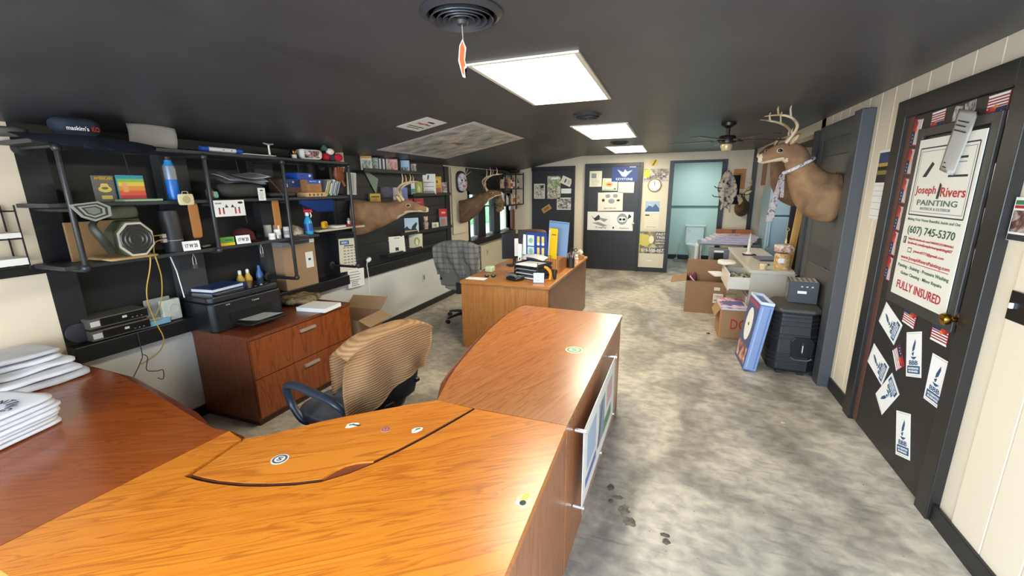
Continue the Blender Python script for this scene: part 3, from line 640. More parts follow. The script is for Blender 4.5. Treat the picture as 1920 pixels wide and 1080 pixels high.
bx(-0.465, 0.465, -0.215, 0.215, 0.026, 0.030).obj('acrylic_panel', M('#f4fbff', 0.04, alpha=0.10), t).matrix_local = mt_
for x in (-0.445, 0, 0.445):
    for y in (-0.195, 0.195):
        if x == 0 and y > 0: continue
        B().cyl((x, y, 0), 0.009, -0.018, 0.034, 12).obj('standoff', SILV, t, smooth=True).matrix_local = mt_

# stickers on the desk
def disc_sticker(label, x, y, r, mt1, mt2, ang=0):
    o = B().cyl((0, 0, 0), r, 0, 0.0008, 28).obj('round_sticker', mt1); o.location = (x, y, ZT); o.rotation_euler = (0, 0, ang)
    tag(o, label, 'sticker'); prints(o, r*2, r*2, 0.0008, [('E', 0, 0, 0.42, 0.42, mt2), ('E', 0, 0, 0.3, 0.3, mt1), ('T', 'S', 0, 0, 0.3, 0.36, mt2)]); return o
disc_sticker('green round sticker on the right hand worktop', -0.483, 2.332, 0.053, M('#bccfa8', 0.4), M('#3f7d58', 0.4), 0.3)
disc_sticker('white oval emblem sticker on the left part of the desk lid', -1.256, 0.952, 0.030, M('#d8d3c6', 0.4), M('#55555a', 0.4), 0.4)
disc_sticker('small dark red round sticker on the desk lid', -1.016, 1.241, 0.019, M('#b98a84', 0.4), M('#8a2a38', 0.4))
def scrap(label, x, y, wd, ht, ang, mt, items):
    o = B().prism([(-wd/2, -ht*0.3), (-wd*0.2, -ht/2), (wd*0.3, -ht*0.35), (wd/2, 0), (wd*0.35, ht*0.3), (0, ht*0.5), (-wd*0.35, ht*0.35)], 0, 0.0008).obj('sticker', mt)
    o.location = (x, y, ZT); o.rotation_euler = (0, 0, ang); tag(o, label, 'sticker'); prints(o, wd, ht, 0.0008, items)
scrap('torn white and green sticker with a black stroke on the desk lid', -1.165, 1.222, 0.055, 0.035, 0.7, WHITE, [('P', [(-0.1, 0.0), (0.5, -0.55), (0.6, -0.4), (0.1, 0.1)], INK), ('R', -0.05, 0.1, 0.4, 0.3, GREEN)])
scrap('torn white and green sticker at the right of the desk lid', -0.894, 1.280, 0.05, 0.034, 0.9, WHITE, [('R', 0.1, 0.1, 0.4, 0.3, GREEN), ('R', -0.2, -0.1, 0.2, 0.15, GREYP)])
scrap('worn yellow and white sticker at the right edge of the desk', -0.362, 1.055, 0.07, 0.05, 1.3, M('#d9cfa0', 0.5), [('R', 0.15, 0.1, 0.5, 0.4, M('#cbb04a', 0.5)), ('E', -0.2, -0.05, 0.16, 0.2, INK), ('R', -0.3, 0.25, 0.2, 0.2, WHITE)])

# ------------------------------------------------------------------ SHIRTS ON THE DESK, LEFT
JIT = random.Random(3)
def garment(label, x, y, z, sx, sy_, sz, rz, mt, name='folded_shirt', grp=None, seed=0, amp=0.006):
    o = B().soft((0, 0, sz/2), sx, sy_, sz, amp=amp, fr=9, p=7, n=16, nz=4, seed=seed).obj(name, mt, smooth=2)
    o.location = (x, y, z); o.rotation_euler = (0, 0, rz); return tag(o, label, 'shirt', grp)
WSH = M('#e6e6ea', 0.9, bump=0.25, bscale=20); GSH = M('#cdccd0', 0.9, bump=0.25, bscale=20)
nm = ['bottom', 'second', 'third', 'fourth', 'fifth', 'sixth', 'top']
z = ZT+0.003
for i in range(7):
    o = garment('folded white T-shirt in the near pile on the desk, %s one%s' % (nm[i], ', with dark blue letters' if i == 6 else ''), -2.44+0.012*JIT.uniform(-1, 1), 0.64+0.01*JIT.uniform(-1, 1), z, 0.30+0.02*JIT.random(), 0.36, 0.0165, 0.25+0.06*JIT.uniform(-1, 1), WSH, grp='white T-shirts in the near pile', seed=i, amp=0.0035)
    z += 0.0185
top_shirt = o
for ch, a in zip('PAINTING', (165, 145, 125, 106, 87, 68, 50, 32)):
    me = text_mesh(ch, 0.010 if ch == 'I' else 0.024, 0.034); me.materials.append(NAVY); q = bpy.data.objects.new('lettering', me); C.objects.link(q); q.parent = top_shirt
    r_ = 0.105; aa = math.radians(a); q.matrix_local = T(0.05+r_*0.8*math.cos(aa), -0.03+r_*math.sin(aa)*1.1, 0.0205) @ RZ(aa-PI/2)
B().prism([(-0.05, -0.03), (0.02, -0.05), (0.05, -0.01), (0.01, 0.03), (-0.04, 0.02)], 0.0185, 0.0205).obj('printed_emblem', NAVY, top_shirt)
z = ZT+0.005
for i in range(5):
    garment('folded light cloth in the far pile by the cream wall, %s one' % ['bottom', 'second', 'third', 'fourth', 'top'][i], -3.04-0.02*i+0.02*JIT.uniform(-1, 1), 0.99+0.012*JIT.uniform(-1, 1), z, 0.40-0.03*i, 0.36-0.02*i, 0.025, 0.05*JIT.uniform(-1, 1), GSH if i in (0, 4) else WSH, 'folded_cloth', 'light cloths in the far pile', seed=20+i, amp=0.008)
    z += 0.030
t = thing('cardboard_box', 'cardboard carton at the left edge of the desk between the two cloth piles', 'box', (-2.96, 0.72, ZT))
B().box(-0.12, 0.12, -0.07, 0.07, 0.0, 0.16).obj('body', CARD, t, bev=0.002); bx(-0.12, 0.12, -0.012, 0.012, 0.160, 0.161).obj('tape', M('#b58d5c', 0.4), t)

# wire tray on the wall rail
t = thing('letter_tray', 'black wire letter tray with white papers standing on the wall rail at far left', 'tray', (XL+0.01, 1.03, 1.30))
b = B()
for z in (0.02, 0.16, 0.30):
    for x in (0.0, 0.14): b.tube([(x, -0.13, z), (x, 0.13, z)], 0.004, 6)
    for y in (-0.13, -0.065, 0, 0.065, 0.13): b.tube([(0, y, z), (0.14, y, z)], 0.003, 6)
for y in (-0.13, 0.13):
    for x in (0, 0.14): b.tube([(x, y, 0.0), (x, y, 0.33)], 0.004, 6)
b.obj('wire_frame', BLK, t)
for k, z in enumerate((0.026, 0.166)): bx(0.005, 0.15, -0.12, 0.125, z, z+0.035-0.01*k).obj('papers', PAPER, t)

# ------------------------------------------------------------------ FILING CABINET, PRINTER
t = thing('filing_cabinet', 'reddish wooden two drawer lateral filing cabinet under the printer', 'cabinet', (-2.99, 2.45, 0))
bx(-0.29, 0.27, -0.50, 0.50, 0.04, 0.665).obj('body', W_CABS, t); bx(-0.28, 0.26, -0.49, 0.49, 0.0, 0.04).obj('plinth', M('#3c1a0c', 0.5), t)
bx(-0.29, 0.30, -0.505, 0.505, 0.667, 0.692).obj('top_panel', W_CABS, t, bev=0.002)
for z0, z1, l in ((0.37, 0.66, 0), (0.065, 0.363, 1)):
    d = bx(0.271, 0.293, -0.495, 0.495, z0, z1).obj('drawer', W_CAB, t, bev=0.002)
    zc = z1-0.055
    B().box(0.293, 0.318, -0.075, 0.075, zc-0.012, zc+0.012).obj('handle', M('#b9a99a', 0.35, 0.5), d, bev=0.004)
CABZ = 0.692
t = thing('printer', 'black inkjet printer with paper in its output tray on the filing cabinet', 'printer', (-3.17, 2.22, CABZ+0.002))
PR = M('#1b1c20', 0.35); PRG = M('#2a2b30', 0.25)
B().prism([(-0.16, -0.28), (0.15, -0.30), (0.18, -0.27), (0.18, 0.27), (0.15, 0.30), (-0.16, 0.28)], 0.0, 0.215).obj('body', PR, t, bev=0.012)
B().prism([(-0.15, -0.275), (0.14, -0.29), (0.17, -0.26), (0.17, 0.26), (0.14, 0.29), (-0.15, 0.275)], 0.217, 0.262).obj('scanner_lid', PRG, t, bev=0.01)
B().box(0.10, 0.175, -0.22, 0.25, 0.2625, 0.2685).obj('control_panel', M('#101114', 0.2), t, bev=0.003)
for y in (-0.16, -0.12, 0.10, 0.15, 0.19): B().cyl((0.14, y, 0), 0.009, 0.2685, 0.272, 12).obj('button', LGREY if y == 0.15 else M('#3a3c42', 0.4), t)
B().box(0.06, 0.36, -0.15, 0.16, 0.030, 0.046).obj('output_tray', M('#141518', 0.35), t, bev=0.006)
B().box(0.182, 0.1835, -0.17, 0.18, 0.055, 0.12).obj('tray_opening', M('#060607', 0.5), t)
B().grid(lambda u, v: (0.10+0.29*u, -0.11+0.22*v, 0.052+0.02*u*u), 8, 4, 0.002).obj('paper_sheet', PAPER, t, smooth=2)
q = t
for txt, y, z, w_, h_ in (('Canon', 0.05, 0.175, 0.06, 0.013), ('MX490', -0.17, 0.19, 0.03, 0.008)):
    me = text_mesh(txt, w_, h_); me.materials.append(LGREY); o = bpy.data.objects.new('lettering', me); C.objects.link(o); o.parent = t; o.matrix_local = frame((0.181, y, z), (1, 0, 0))
t2 = thing('binder', 'blue ring binder lying on the printer lid', 'binder', (-3.24, 2.17, CABZ+0.002+0.263), 0.1)
bx(-0.11, 0.11, -0.14, 0.14, 0, 0.004).obj('cover', M('#22407e', 0.4), t2); bx(-0.11, 0.11, -0.14, 0.14, 0.026, 0.030).obj('cover', M('#22407e', 0.4), t2); bx(-0.10, 0.10, -0.135, 0.13, 0.005, 0.025).obj('papers', PAPER, t2); bx(-0.11, 0.11, 0.141, 0.145, 0, 0.030).obj('spine', M('#22407e', 0.4), t2)
t = thing('paper_ream', 'thick stack of white printer paper on the filing cabinet', 'paper', (-2.80, 2.70, CABZ+0.001), 0.12)
bx(-0.14, 0.14, -0.108, 0.108, 0, 0.032).obj('sheets', WHITE, t); bx(-0.1405, 0.139, -0.109, 0.107, 0.033, 0.034).obj('top_sheet', PAPER, t)
o = B().soft((0, 0, 0.03), 0.34, 0.30, 0.055, amp=0.03, fr=10, p=3.5, n=18, nz=5, seed=2).obj('camouflage_bag', CAMO, smooth=2); o.location = (-3.12, 2.79, CABZ+0.012); o.rotation_euler = (0, 0, 0.3); tag(o, 'crumpled camouflage fabric bag behind the paper stack', 'bag')
# open carton behind cabinet
def open_box(name, label, c, sx, sy_, h, rz, mt, flaps=(), tk=0.004, grp=None):
    t = thing(name, label, 'box', c, rz, grp)
    B().box(-sx/2, sx/2, -sy_/2, sy_/2, 0, tk).box(-sx/2, -sx/2+tk, -sy_/2, sy_/2, tk, h).box(sx/2-tk, sx/2, -sy_/2, sy_/2, tk, h).box(-sx/2+tk, sx/2-tk, -sy_/2, -sy_/2+tk, tk, h).box(-sx/2+tk, sx/2-tk, sy_/2-tk, sy_/2, tk, h).obj('body', mt, t)
    for side, ang, ln in flaps:
        if side in ('+x', '-x'):
            s_ = 1 if side == '+x' else -1; mm = T(s_*sx/2, 0, h) @ RY(-s_*math.radians(ang)) ; B().box(0 if s_ > 0 else -ln, ln if s_ > 0 else 0, -sy_/2, sy_/2, 0, tk, mm).obj('flap', mt, t)
        else:
            s_ = 1 if side == '+y' else -1; mm = T(0, s_*sy_/2, h) @ RX(s_*math.radians(ang)); B().box(-sx/2, sx/2, 0 if s_ > 0 else -ln, ln if s_ > 0 else 0, 0, tk, mm).obj('flap', mt, t)
    return t
open_box('cardboard_box', 'open cardboard box on the floor behind the filing cabinet', (-2.98, 3.28, 0.002), 0.42, 0.40, 0.46, 0.1, CARD, (('+x', -25, 0.14), ('+y', 35, 0.18)))

# ------------------------------------------------------------------ PIPE SHELVING
def lettered(parent, txt, c, n, w_, h_, mt, rot=0):
    me = text_mesh(txt, w_, h_); me.materials.append(mt); o = bpy.data.objects.new('lettering', me); C.objects.link(o); o.parent = parent
    o.matrix_local = frame(c, n, rot); return o
sh = thing('pipe_shelf', 'black iron pipe shelving with three long boards on the left wall', 'shelf', (XL, 1.2, 0))
SX0, SX1 = 0.0, 0.335
SHZ = (1.955, 1.635, 1.305)
ends = (2.24, 2.24, 1.78)
for z, e in zip(SHZ, ends): bx(0.012, SX1-0.02, 0.02, e, z-0.022, z).obj('shelf_board', M('#34353a', 0.45), sh, bev=0.003)
for y, zb in ((0.10, 1.275), (0.84, 1.275), (1.46, 0.955), (2.22, 0.925)):
    pts = [(0.0, y, 1.925), (SX1-0.03, y, 1.925), (SX1, y, 1.90), (SX1, y, zb+0.03), (SX1-0.03, y, zb), (0.0, y, zb)]
    B().tube(pts, 0.0135, 10).obj('pipe', PIPE, sh, smooth=True)
    for q in ((0.012, y, 1.925), (0.012, y, zb)): B().lathe([(0.04, 0), (0.04, 0.006), (0.02, 0.01), (0.018, 0.022)], mtx=T(q[0]-0.012, q[1], q[2]) @ RY(PI/2)).obj('flange', PIPE, sh, smooth=True)
    for q in ((SX1, y, 1.915), (SX1, y, zb+0.012)): B().ell(q, 0.022, 0.022, 0.024, 12, 8).obj('elbow', PIPE, sh, smooth=True)
    B().tube([(0.0, y, 1.60), (SX1, y, 1.60)], 0.0125, 10).obj('cross_pipe', PIPE, sh, smooth=True)
    if y > 1: B().tube([(0.0, y, 1.272), (SX1, y, 1.272)], 0.0125, 10).obj('cross_pipe', PIPE, sh, smooth=True)
for y in (0.55, 1.30, 1.9):
    for z in SHZ[:2]: B().tube([(0.03, y, z-0.023), (0.05, y, z-0.2), (0.012, y, z-0.22)], 0.004, 6).obj('bracket_wire', PIPE, sh)

Z1, Z2, Z3 = SHZ
def on(x): return XL+x
# --- top shelf
t = thing('bucket_cap', 'dark navy cap with wide brim and white lettering on the top shelf', 'cap', (on(0.34), 1.39, Z1+0.024), -0.15)
B().soft((0, 0, 0.045), 0.17, 0.19, 0.095, amp=0.006, fr=14, p=3, n=16, nz=8).obj('crown', M('#1d2637', 0.8), t, smooth=2)
b = B(); b.grid(lambda u, v: ((0.085+0.13*v)*math.cos(u*2*PI)+0.05*v, (0.10+0.18*v)*math.sin(u*2*PI)+0.03*v, -0.002-0.005*v*v-0.075*v*v*max(0, math.cos(u*2*PI))-0.02*v*v*max(0, math.sin(u*2*PI))), 40, 6, 0.004)
b.obj('brim', M('#3b4354', 0.8), t, smooth=2)
lettered(t, "maskim's", (0.092, -0.015, 0.03), (1, 0, 0.1), 0.085, 0.022, WHITE); lettered(t, 'KO', (0.090, 0.055, 0.03), (1, 0, 0.1), 0.03, 0.026, RED)
B().soft((-0.02, -0.24, 0.0), 0.16, 0.14, 0.05, amp=0.012, fr=14, p=3, n=12, nz=4).obj('mesh_bag', M('#55544e', 0.9), None, smooth=2, loc=(on(0.18), 1.34+0.1, Z1+0.035))
tag(bpy.data.objects['mesh_bag'], 'crumpled grey mesh bag at the near end of the top shelf', 'bag')
q = B(); q.grid(lambda u, v: (0.02*math.sin(v*2.5), (u-0.5)*0.27, 0.13*v+0.01*math.sin(u*3)), 10, 8, 0.003)
o = q.obj('leaning_paper', PAPER, smooth=2, loc=(on(0.22), 1.82, Z1+0.003)); tag(o, 'blank white sheet standing on the top shelf beside the cap', 'paper')
prints(o, 0.2, 0.1, 0.0, [])
t = thing('marker_tube', 'long white tube with blue ends lying on the top shelf', 'tube', (on(0.27), 2.22, Z1+0.02), 0)
B().tube([(0, -0.10, 0), (0, 0.10, 0)], 0.016, 14).obj('tube_body', WHITE, t, smooth=True)
for s_ in (-1, 1): B().tube([(0, s_*0.10, 0), (0, s_*0.15, 0)], 0.018, 14).obj('end_cap', M('#2a56b8', 0.4), t, smooth=True)
for k in range(4): bx(0.016, 0.0165, -0.03+0.03*k, -0.02+0.03*k, -0.004, 0.004).obj('print', GREYP, t) if k % 2 else None
o = bx(-0.03, 0.03, -0.13, 0.13, 0, 0.003).obj('white_strip', WHITE, loc=(on(0.31), 2.48, Z1+0.001)); tag(o, 'flat white strip at the front edge of the top shelf behind the tube', 'strip')
t = thing('silver_figurine', 'small silvery T shaped figure standing on the top shelf', 'figurine', (on(0.26), 2.62, Z1+0.001))
B().lathe([(0.025, 0), (0.025, 0.008), (0.01, 0.014), (0.008, 0.08), (0.012, 0.09)], seg=12).obj('stem', SILV, t, smooth=True); B().tube([(0, -0.045, 0.1), (0, 0, 0.092), (0, 0.045, 0.1)], [0.005, 0.009, 0.005], 8).obj('crossbar', SILV, t, smooth=True)
t = thing('golden_figurine', 'small gold and black figure on the top shelf beside the photo box', 'figurine', (on(0.26), 2.86, Z1+0.001))
B().lathe([(0.02, 0), (0.02, 0.03), (0.012, 0.035)], seg=12).obj('base', PAPERC, t, smooth=True); B().soft((0, 0, 0.055), 0.04, 0.05, 0.045, amp=0.01, fr=40, p=2.5, n=8, nz=4).obj('figure', BRASS, t, smooth=2)
t = thing('photo_box', 'white box with dark faces printed on it, lying on the top shelf', 'box', (on(0.24), 3.04, Z1+0.001), -0.25)
B().soft((0, 0, 0.045), 0.10, 0.22, 0.09, amp=0.012, fr=9, p=5, n=12, nz=5).obj('body', PAPER, t, smooth=2)
o = bx(-0.07, 0.07, -0.03, 0.03, 0, 0.001).obj('print', photo('#2e2628', '#9a6f6c', '#e6ded8', 22), t); o.matrix_local = frame((0.054, 0, 0.045), (1, 0, 0))
B().ell((0, -0.14, 0.03), 0.03, 0.04, 0.035).obj('lens', BLK, t, smooth=True)
t = thing('plush_toy', 'small plush toy with red mittens and a green hat on the top shelf', 'plush toy', (on(0.26), 3.28, Z1+0.002), -0.4)
B().soft((0, 0, 0.035), 0.07, 0.08, 0.07, amp=0.006, fr=20, p=2.5, n=10, nz=6).obj('body', M('#2e3644', 0.9), t, smooth=2)
for s_ in (-1, 1): B().ell((0.03, s_*0.06, 0.035), 0.035, 0.04, 0.035, 14, 10).obj('mitten', M('#b3152a', 0.9), t, smooth=True)
B().ell((0.02, -0.01, 0.085), 0.034, 0.04, 0.03, 14, 10).obj('head', M('#e8d8cc', 0.9), t, smooth=True); B().lathe([(0.04, 0), (0.035, 0.02), (0.012, 0.05)], (0.0, -0.05, 0.09), 14).obj('hat', M('#3f6a52', 0.9), t, smooth=True)
# --- middle shelf
def book(name, label, cat, y, z, x, wd, ht, t_, mt, items=(), yaw=0.0, lean=0.0, ang=0, grp=None):
    return sheet(name, label, cat, (XL+x, y, z+ht/2*math.cos(lean)+0.001+abs(math.sin(math.radians(ang)))*wd/2), yaw, wd, ht, t_, mt, items, ang=ang, lean=lean, group=grp)
NG = M('#6f6b66', 0.5)
book('paperback_book', 'grey booklet with yellow title and yellow bell shape on the middle shelf', 'book', 1.525, Z2, 0.20, 0.10, 0.148, 0.012, NG, [('T', 'AMERICAN', 0, 0.40, 0.85, 0.12, YEL), ('E', 0, -0.02, 0.32, 0.12, M('#e8d060', 0.5)), ('P', [(-0.3, -0.06), (0.3, -0.06), (0.14, 0.2), (-0.14, 0.2)], M('#e8d060', 0.5)), ('E', 0, 0.02, 0.16, 0.05, NG), ('R', 0.02, -0.33, 0.5, 0.14, M('#e8d060', 0.5))])
book('rainbow_book', 'booklet with a rainbow striped cover on the middle shelf', 'book', 1.648, Z2+0.014, 0.22, 0.135, 0.138, 0.014, M('#3aa0b0', 0.4), [('R', 0, 0.42, 1.0, 0.16, M('#2f95a8', 0.4)), ('R', 0, 0.28, 1.0, 0.13, M('#86c05a', 0.4)), ('R', 0, 0.13, 1.0, 0.17, M('#edcf46', 0.4)), ('R', 0, -0.06, 1.0, 0.2, M('#f09a3e', 0.4)), ('R', 0, -0.25, 1.0, 0.2, M('#ea6446', 0.4)), ('R', 0, -0.42, 1.0, 0.15, M('#d8414e', 0.4)), ('R', -0.25, 0.0, 0.2, 0.42, M('#f2a96e', 0.4))])
o = bx(-0.05, 0.05, -0.10, 0.10, 0, 0.013).obj('green_booklet', M('#9db894', 0.6), loc=(on(0.26), 1.66, Z2+0.0005), bev=0.002); tag(o, 'flat pale green booklet lying under the rainbow book', 'book')
t = thing('drink_bottle', 'tall blue and silver metal bottle on the middle shelf', 'bottle', (on(0.25), 1.865, Z2+0.001))
B().lathe([(0.032, 0), (0.034, 0.01), (0.034, 0.12), (0.033, 0.13)], seg=20).obj('lower_body', M('#1769c4', 0.3), t, smooth=True)
B().lathe([(0.0345, 0.13), (0.0345, 0.20), (0.033, 0.215)], seg=20).obj('upper_body', M('#7b8796', 0.35, 0.3), t, smooth=True)
B().lathe([(0.033, 0.215), (0.022, 0.235), (0.02, 0.25)], seg=20).obj('shoulder', M('#2f86c8', 0.3), t, smooth=True)
B().lathe([(0.021, 0.25), (0.021, 0.272), (0.008, 0.275)], seg=16).obj('cap', BLK, t, smooth=True)
bx(0.033, 0.036, -0.012, 0.012, 0.13, 0.2).obj('label_strip', GREYP, t)
t = thing('small_glass_jar', 'small dark vase with a red and mint ribbon on the middle shelf', 'vase', (on(0.22), 2.12, Z2+0.001))
B().lathe([(0.02, 0.0), (0.028, 0.02), (0.028, 0.06), (0.012, 0.08), (0.012, 0.11), (0.02, 0.13)], seg=14).obj('body', M('#4c4d40', 0.4), t, smooth=True)
B().soft((0.02, -0.008, 0.04), 0.03, 0.04, 0.04, amp=0.006, fr=30, p=3, n=6, nz=3).obj('ribbon', M('#c25048', 0.7), t, smooth=2); B().soft((0.025, 0.02, 0.03), 0.03, 0.035, 0.05, amp=0.006, fr=30, p=3, n=6, nz=3, seed=3).obj('ribbon', M('#8cc7b4', 0.7), t, smooth=2)
DG = M('#393836', 0.7)
o = B().soft((0, 0, 0.055), 0.24, 0.36, 0.11, amp=0.008, fr=8, p=4, n=14, nz=5).obj('dark_case', DG, smooth=2, loc=(on(0.17), 2.36, Z2+0.006)); tag(o, 'dark rounded fabric case under the newspapers on the middle shelf', 'case')
for k in range(4):
    o = B().grid(lambda u, v, k=k: ((v-0.5)*0.20+0.01*k, (u-0.5)*0.32, 0.012*math.sin(u*4+k)-0.03*v*v*(1 if k < 3 else 0.5)), 12, 6, 0.002).obj('newspaper', M('#cfcfd2', 0.8) if k % 2 else M('#b5b5ba', 0.8), smooth=2, loc=(on(0.19), 2.36+0.015*k, Z2+0.15+0.012*k)); o.rotation_euler = (0, 0.12, 0.05*k)
    tag(o, '%s folded newspaper sheet on the dark case' % ['lowest', 'second', 'third', 'topmost'][k], 'newspaper', 'newspapers on the dark case')
def carton(name, label, cat, x, y, z, sx, sy_, sz, rz, mt, items=(), side=None):
    t = thing(name, label, cat, (XL+x, y, z+0.001), rz)
    b_ = bx(-sx/2, sx/2, -sy_/2, sy_/2, 0, sz).obj('body', mt, t, bev=0.0015)
    if items:
        f = bx(-sy_*0.49, sy_*0.49, -sz*0.48, sz*0.48, 0, 0.0006).obj('front_print', mt, t); f.matrix_local = frame((sx/2, 0, sz/2), (1, 0, 0)); prints(f, sy_, sz, 0.0006, items)
    return t
BXB = M('#1e4fb0', 0.4); BXD = M('#20386e', 0.45); KR = M('#a87447', 0.8); KRD = M('#5f4433', 0.8)
carton('paint_box', 'navy and brown carton on the middle shelf, left one of the two blue cartons', 'box', 0.14, 2.84, Z2+0.035, 0.16, 0.20, 0.115, 0, KRD, [('R', 0, 0.2, 1, 0.6, BXD), ('R', -0.35, 0.05, 0.2, 0.25, LGREY), ('E', 0.05, 0.3, 0.05, 0.08, LGREY)])
carton('blue_top_box', 'bright blue carton stacked at the top left of the cartons on the middle shelf', 'box', 0.16, 2.98, Z2+0.15, 0.14, 0.17, 0.055, 0, BXB, [('E', 0.3, 0.1, 0.08, 0.2, WHITE), ('R', -0.2, 0.1, 0.3, 0.12, BXD)])
carton('kraft_box', 'kraft brown carton with a bright blue lid band on the middle shelf', 'box', 0.24, 3.0, Z2+0.04, 0.14, 0.15, 0.108, -0.05, KR, [('R', 0, 0.33, 1, 0.34, BXB), ('T', 'Behr Paint', -0.1, 0.36, 0.5, 0.07, WHITE), ('E', 0.38, 0.32, 0.06, 0.1, WHITE)] + lines(0, 0.05, -0.35, 0.7, 4, KRD, 0.02))
t = carton('wooden_rack', 'low pale wooden box with black cut-out shapes at the front of the middle shelf', 'rack', 0.265, 3.0, Z2, 0.12, 0.22, 0.038, -0.04, M('#cba06c', 0.6), [('E', -0.36+0.2*k, -0.05, 0.035, 0.3, INK) for k in range(4)])
o = B().soft((0, 0, 0.02), 0.2, 0.26, 0.035, amp=0.004, fr=10, p=5, n=10, nz=3).obj('dark_folder', M('#4b4a48', 0.6), smooth=2, loc=(on(0.16), 2.72, Z2+0.004)); tag(o, 'flat dark folder lying under the cartons on the middle shelf', 'folder')
cols = ['#8e9092', '#d9cf9c', '#2f7a56', '#e4e4e0', '#7d858f', '#b9bcc0', '#5d6470']
for k, c in enumerate(cols):
    hh = 0.16-0.008*(k % 3)
    o = bx(-0.07, 0.07, -0.009, 0.009, 0, hh).obj('leaning_book', M(c, 0.5), loc=(on(0.20), 3.145+0.026*k, Z2+0.0075), bev=0.001); o.rotation_euler = (-0.42, 0, 0)
    bx(0.0705, 0.0712, -0.006, 0.006, 0.02, hh-0.02).obj('spine_label', M(['#d0d0d0', '#b9a45a', '#e8efe8', '#9aa7b0', '#c9ced4', '#6c7c8c', '#a8b0ba'][k], 0.6), o)
    tag(o, ['leaning grey', 'leaning cream', 'leaning green', 'leaning white', 'leaning slate grey', 'leaning pale grey', 'leaning dark slate'][k]+' book in the row on the middle shelf', 'book', 'leaning books on the middle shelf')
t = thing('sports_pennant', 'dark blue bag standing at the far end of the middle shelf', 'bag', (on(0.2), 3.40, Z2+0.004))
B().soft((0, 0, 0.075), 0.10, 0.13, 0.15, amp=0.012, fr=12, p=2.6, n=12, nz=8).obj('body', M('#23262c', 0.7), t, smooth=2); t.name = 'drawstring_bag'; B().tube([(0.03, -0.02, 0.14), (0.04, 0, 0.17), (0.03, 0.03, 0.14)], 0.003, 6).obj('string', LGREY, t)
t = thing('leather_mitt', 'reddish brown leather ball glove hanging at the far end under the top shelf', 'glove', (on(0.26), 3.36, 1.83))
B().soft((0, 0, 0.0), 0.06, 0.13, 0.12, amp=0.008, fr=16, p=2.4, n=12, nz=8).obj('palm', M('#7c3f22', 0.5), t, smooth=2)
for k in range(4): B().tube([(0.01, -0.045+0.03*k, 0.03), (0.02, -0.05+0.035*k, 0.085-0.008*abs(k-1.5))], [0.016, 0.012], 8).obj('finger', M('#85462a', 0.5), t, smooth=True)
B().tube([(0.01, 0.02, -0.04), (0.02, 0.05, -0.10)], [0.015, 0.011], 8).obj('thumb', M('#85462a', 0.5), t, smooth=True)
# things hanging from the middle shelf
sheet('picture_card', 'white card with small red and black figures hanging from the front of the middle shelf', 'card', (XL+0.356, 2.15, 1.572), 'L', 0.225, 0.112, 0.002, PAPER,
      [('R', -0.35+0.13*k, -0.2, 0.05, 0.3, RED) for k in (0, 1, 4, 5)] + [('E', -0.35+0.13*k, 0.0, 0.025, 0.06, INK) for k in (0, 1, 4, 5)] + [('P', [(-0.17, 0.05), (-0.05, 0.05), (-0.11, 0.25)], INK), ('P', [(0.03, 0.05), (0.15, 0.05), (0.09, 0.25)], INK), ('R', -0.36, 0.32, 0.2, 0.08, GREYP), ('E', 0.36, 0.33, 0.09, 0.07, INK)])
sheet('price_tag', 'small white printed card hanging beside the newspapers', 'card', (XL+0.33, 2.44, 1.665), 'L', 0.062, 0.095, 0.002, PAPER, [('R', 0, 0.3, 0.4, 0.1, INK)] + lines(0, 0.15, -0.35, 0.6, 6, GREYP, 0.03))
t = thing('padlock_tag', 'cream metal plate with a round seal hanging on a hook from the middle shelf', 'plate', (XL+0.365, 1.86, 1.64))
B().soft((0, 0, 0), 0.012, 0.095, 0.07, amp=0.0, p=8, n=8, nz=3).obj('plate', M('#ddd2a8', 0.4), t, smooth=2); B().tube([(0, -0.02, 0.03), (0, -0.015, 0.05), (0, 0.015, 0.05), (0, 0.02, 0.03)], 0.003, 6).obj('hook', SILV, t)
b = B().cyl((0, 0, 0), 0.024, 0.0065, 0.0075, 20, RY(PI/2)).cyl((0, 0, 0), 0.006, 0.0075, 0.0085, 12, RY(PI/2)); b.obj('seal', M('#b8ac7e', 0.4), t)
for y, l in ((1.955, 'long tan leather strap hanging beside the plate between the shelves'), (2.60, 'long tan leather strap hanging at the middle of the shelving')):
    B().soft((0, 0, -0.10), 0.008, 0.065, 0.24, amp=0.002, p=8, n=8, nz=6).obj('leather_strap', M('#b5793f', 0.55), smooth=2, loc=(on(0.27), y, 1.60))
    tag([o for o in C.objects if o.name.startswith('leather_strap')][-1], l, 'strap')
o = B().grid(lambda u, v: (0.015*math.sin(u*5), (u-0.5)*0.42+0.1, -0.11*v*(0.25+0.75*min(1, 2.2*u))), 12, 5, 0.002).obj('blue_cloth', M('#23489a', 0.85), smooth=2, loc=(on(0.30), 2.92, Z2-0.026)); tag(o, 'blue cloth hanging below the middle shelf', 'cloth')
o = B().tube([(0.0, 0.0, 0.06), (0.03, 0.03, 0.0), (0.03, 0.08, -0.06), (0.0, 0.12, -0.12)], 0.011, 8, flat=0.4).obj('dark_strap', M('#4a4b50', 0.7), smooth=True, loc=(on(0.3), 2.55, 1.72)); tag(o, 'dark grey webbing strap trailing over the middle shelf edge', 'strap')
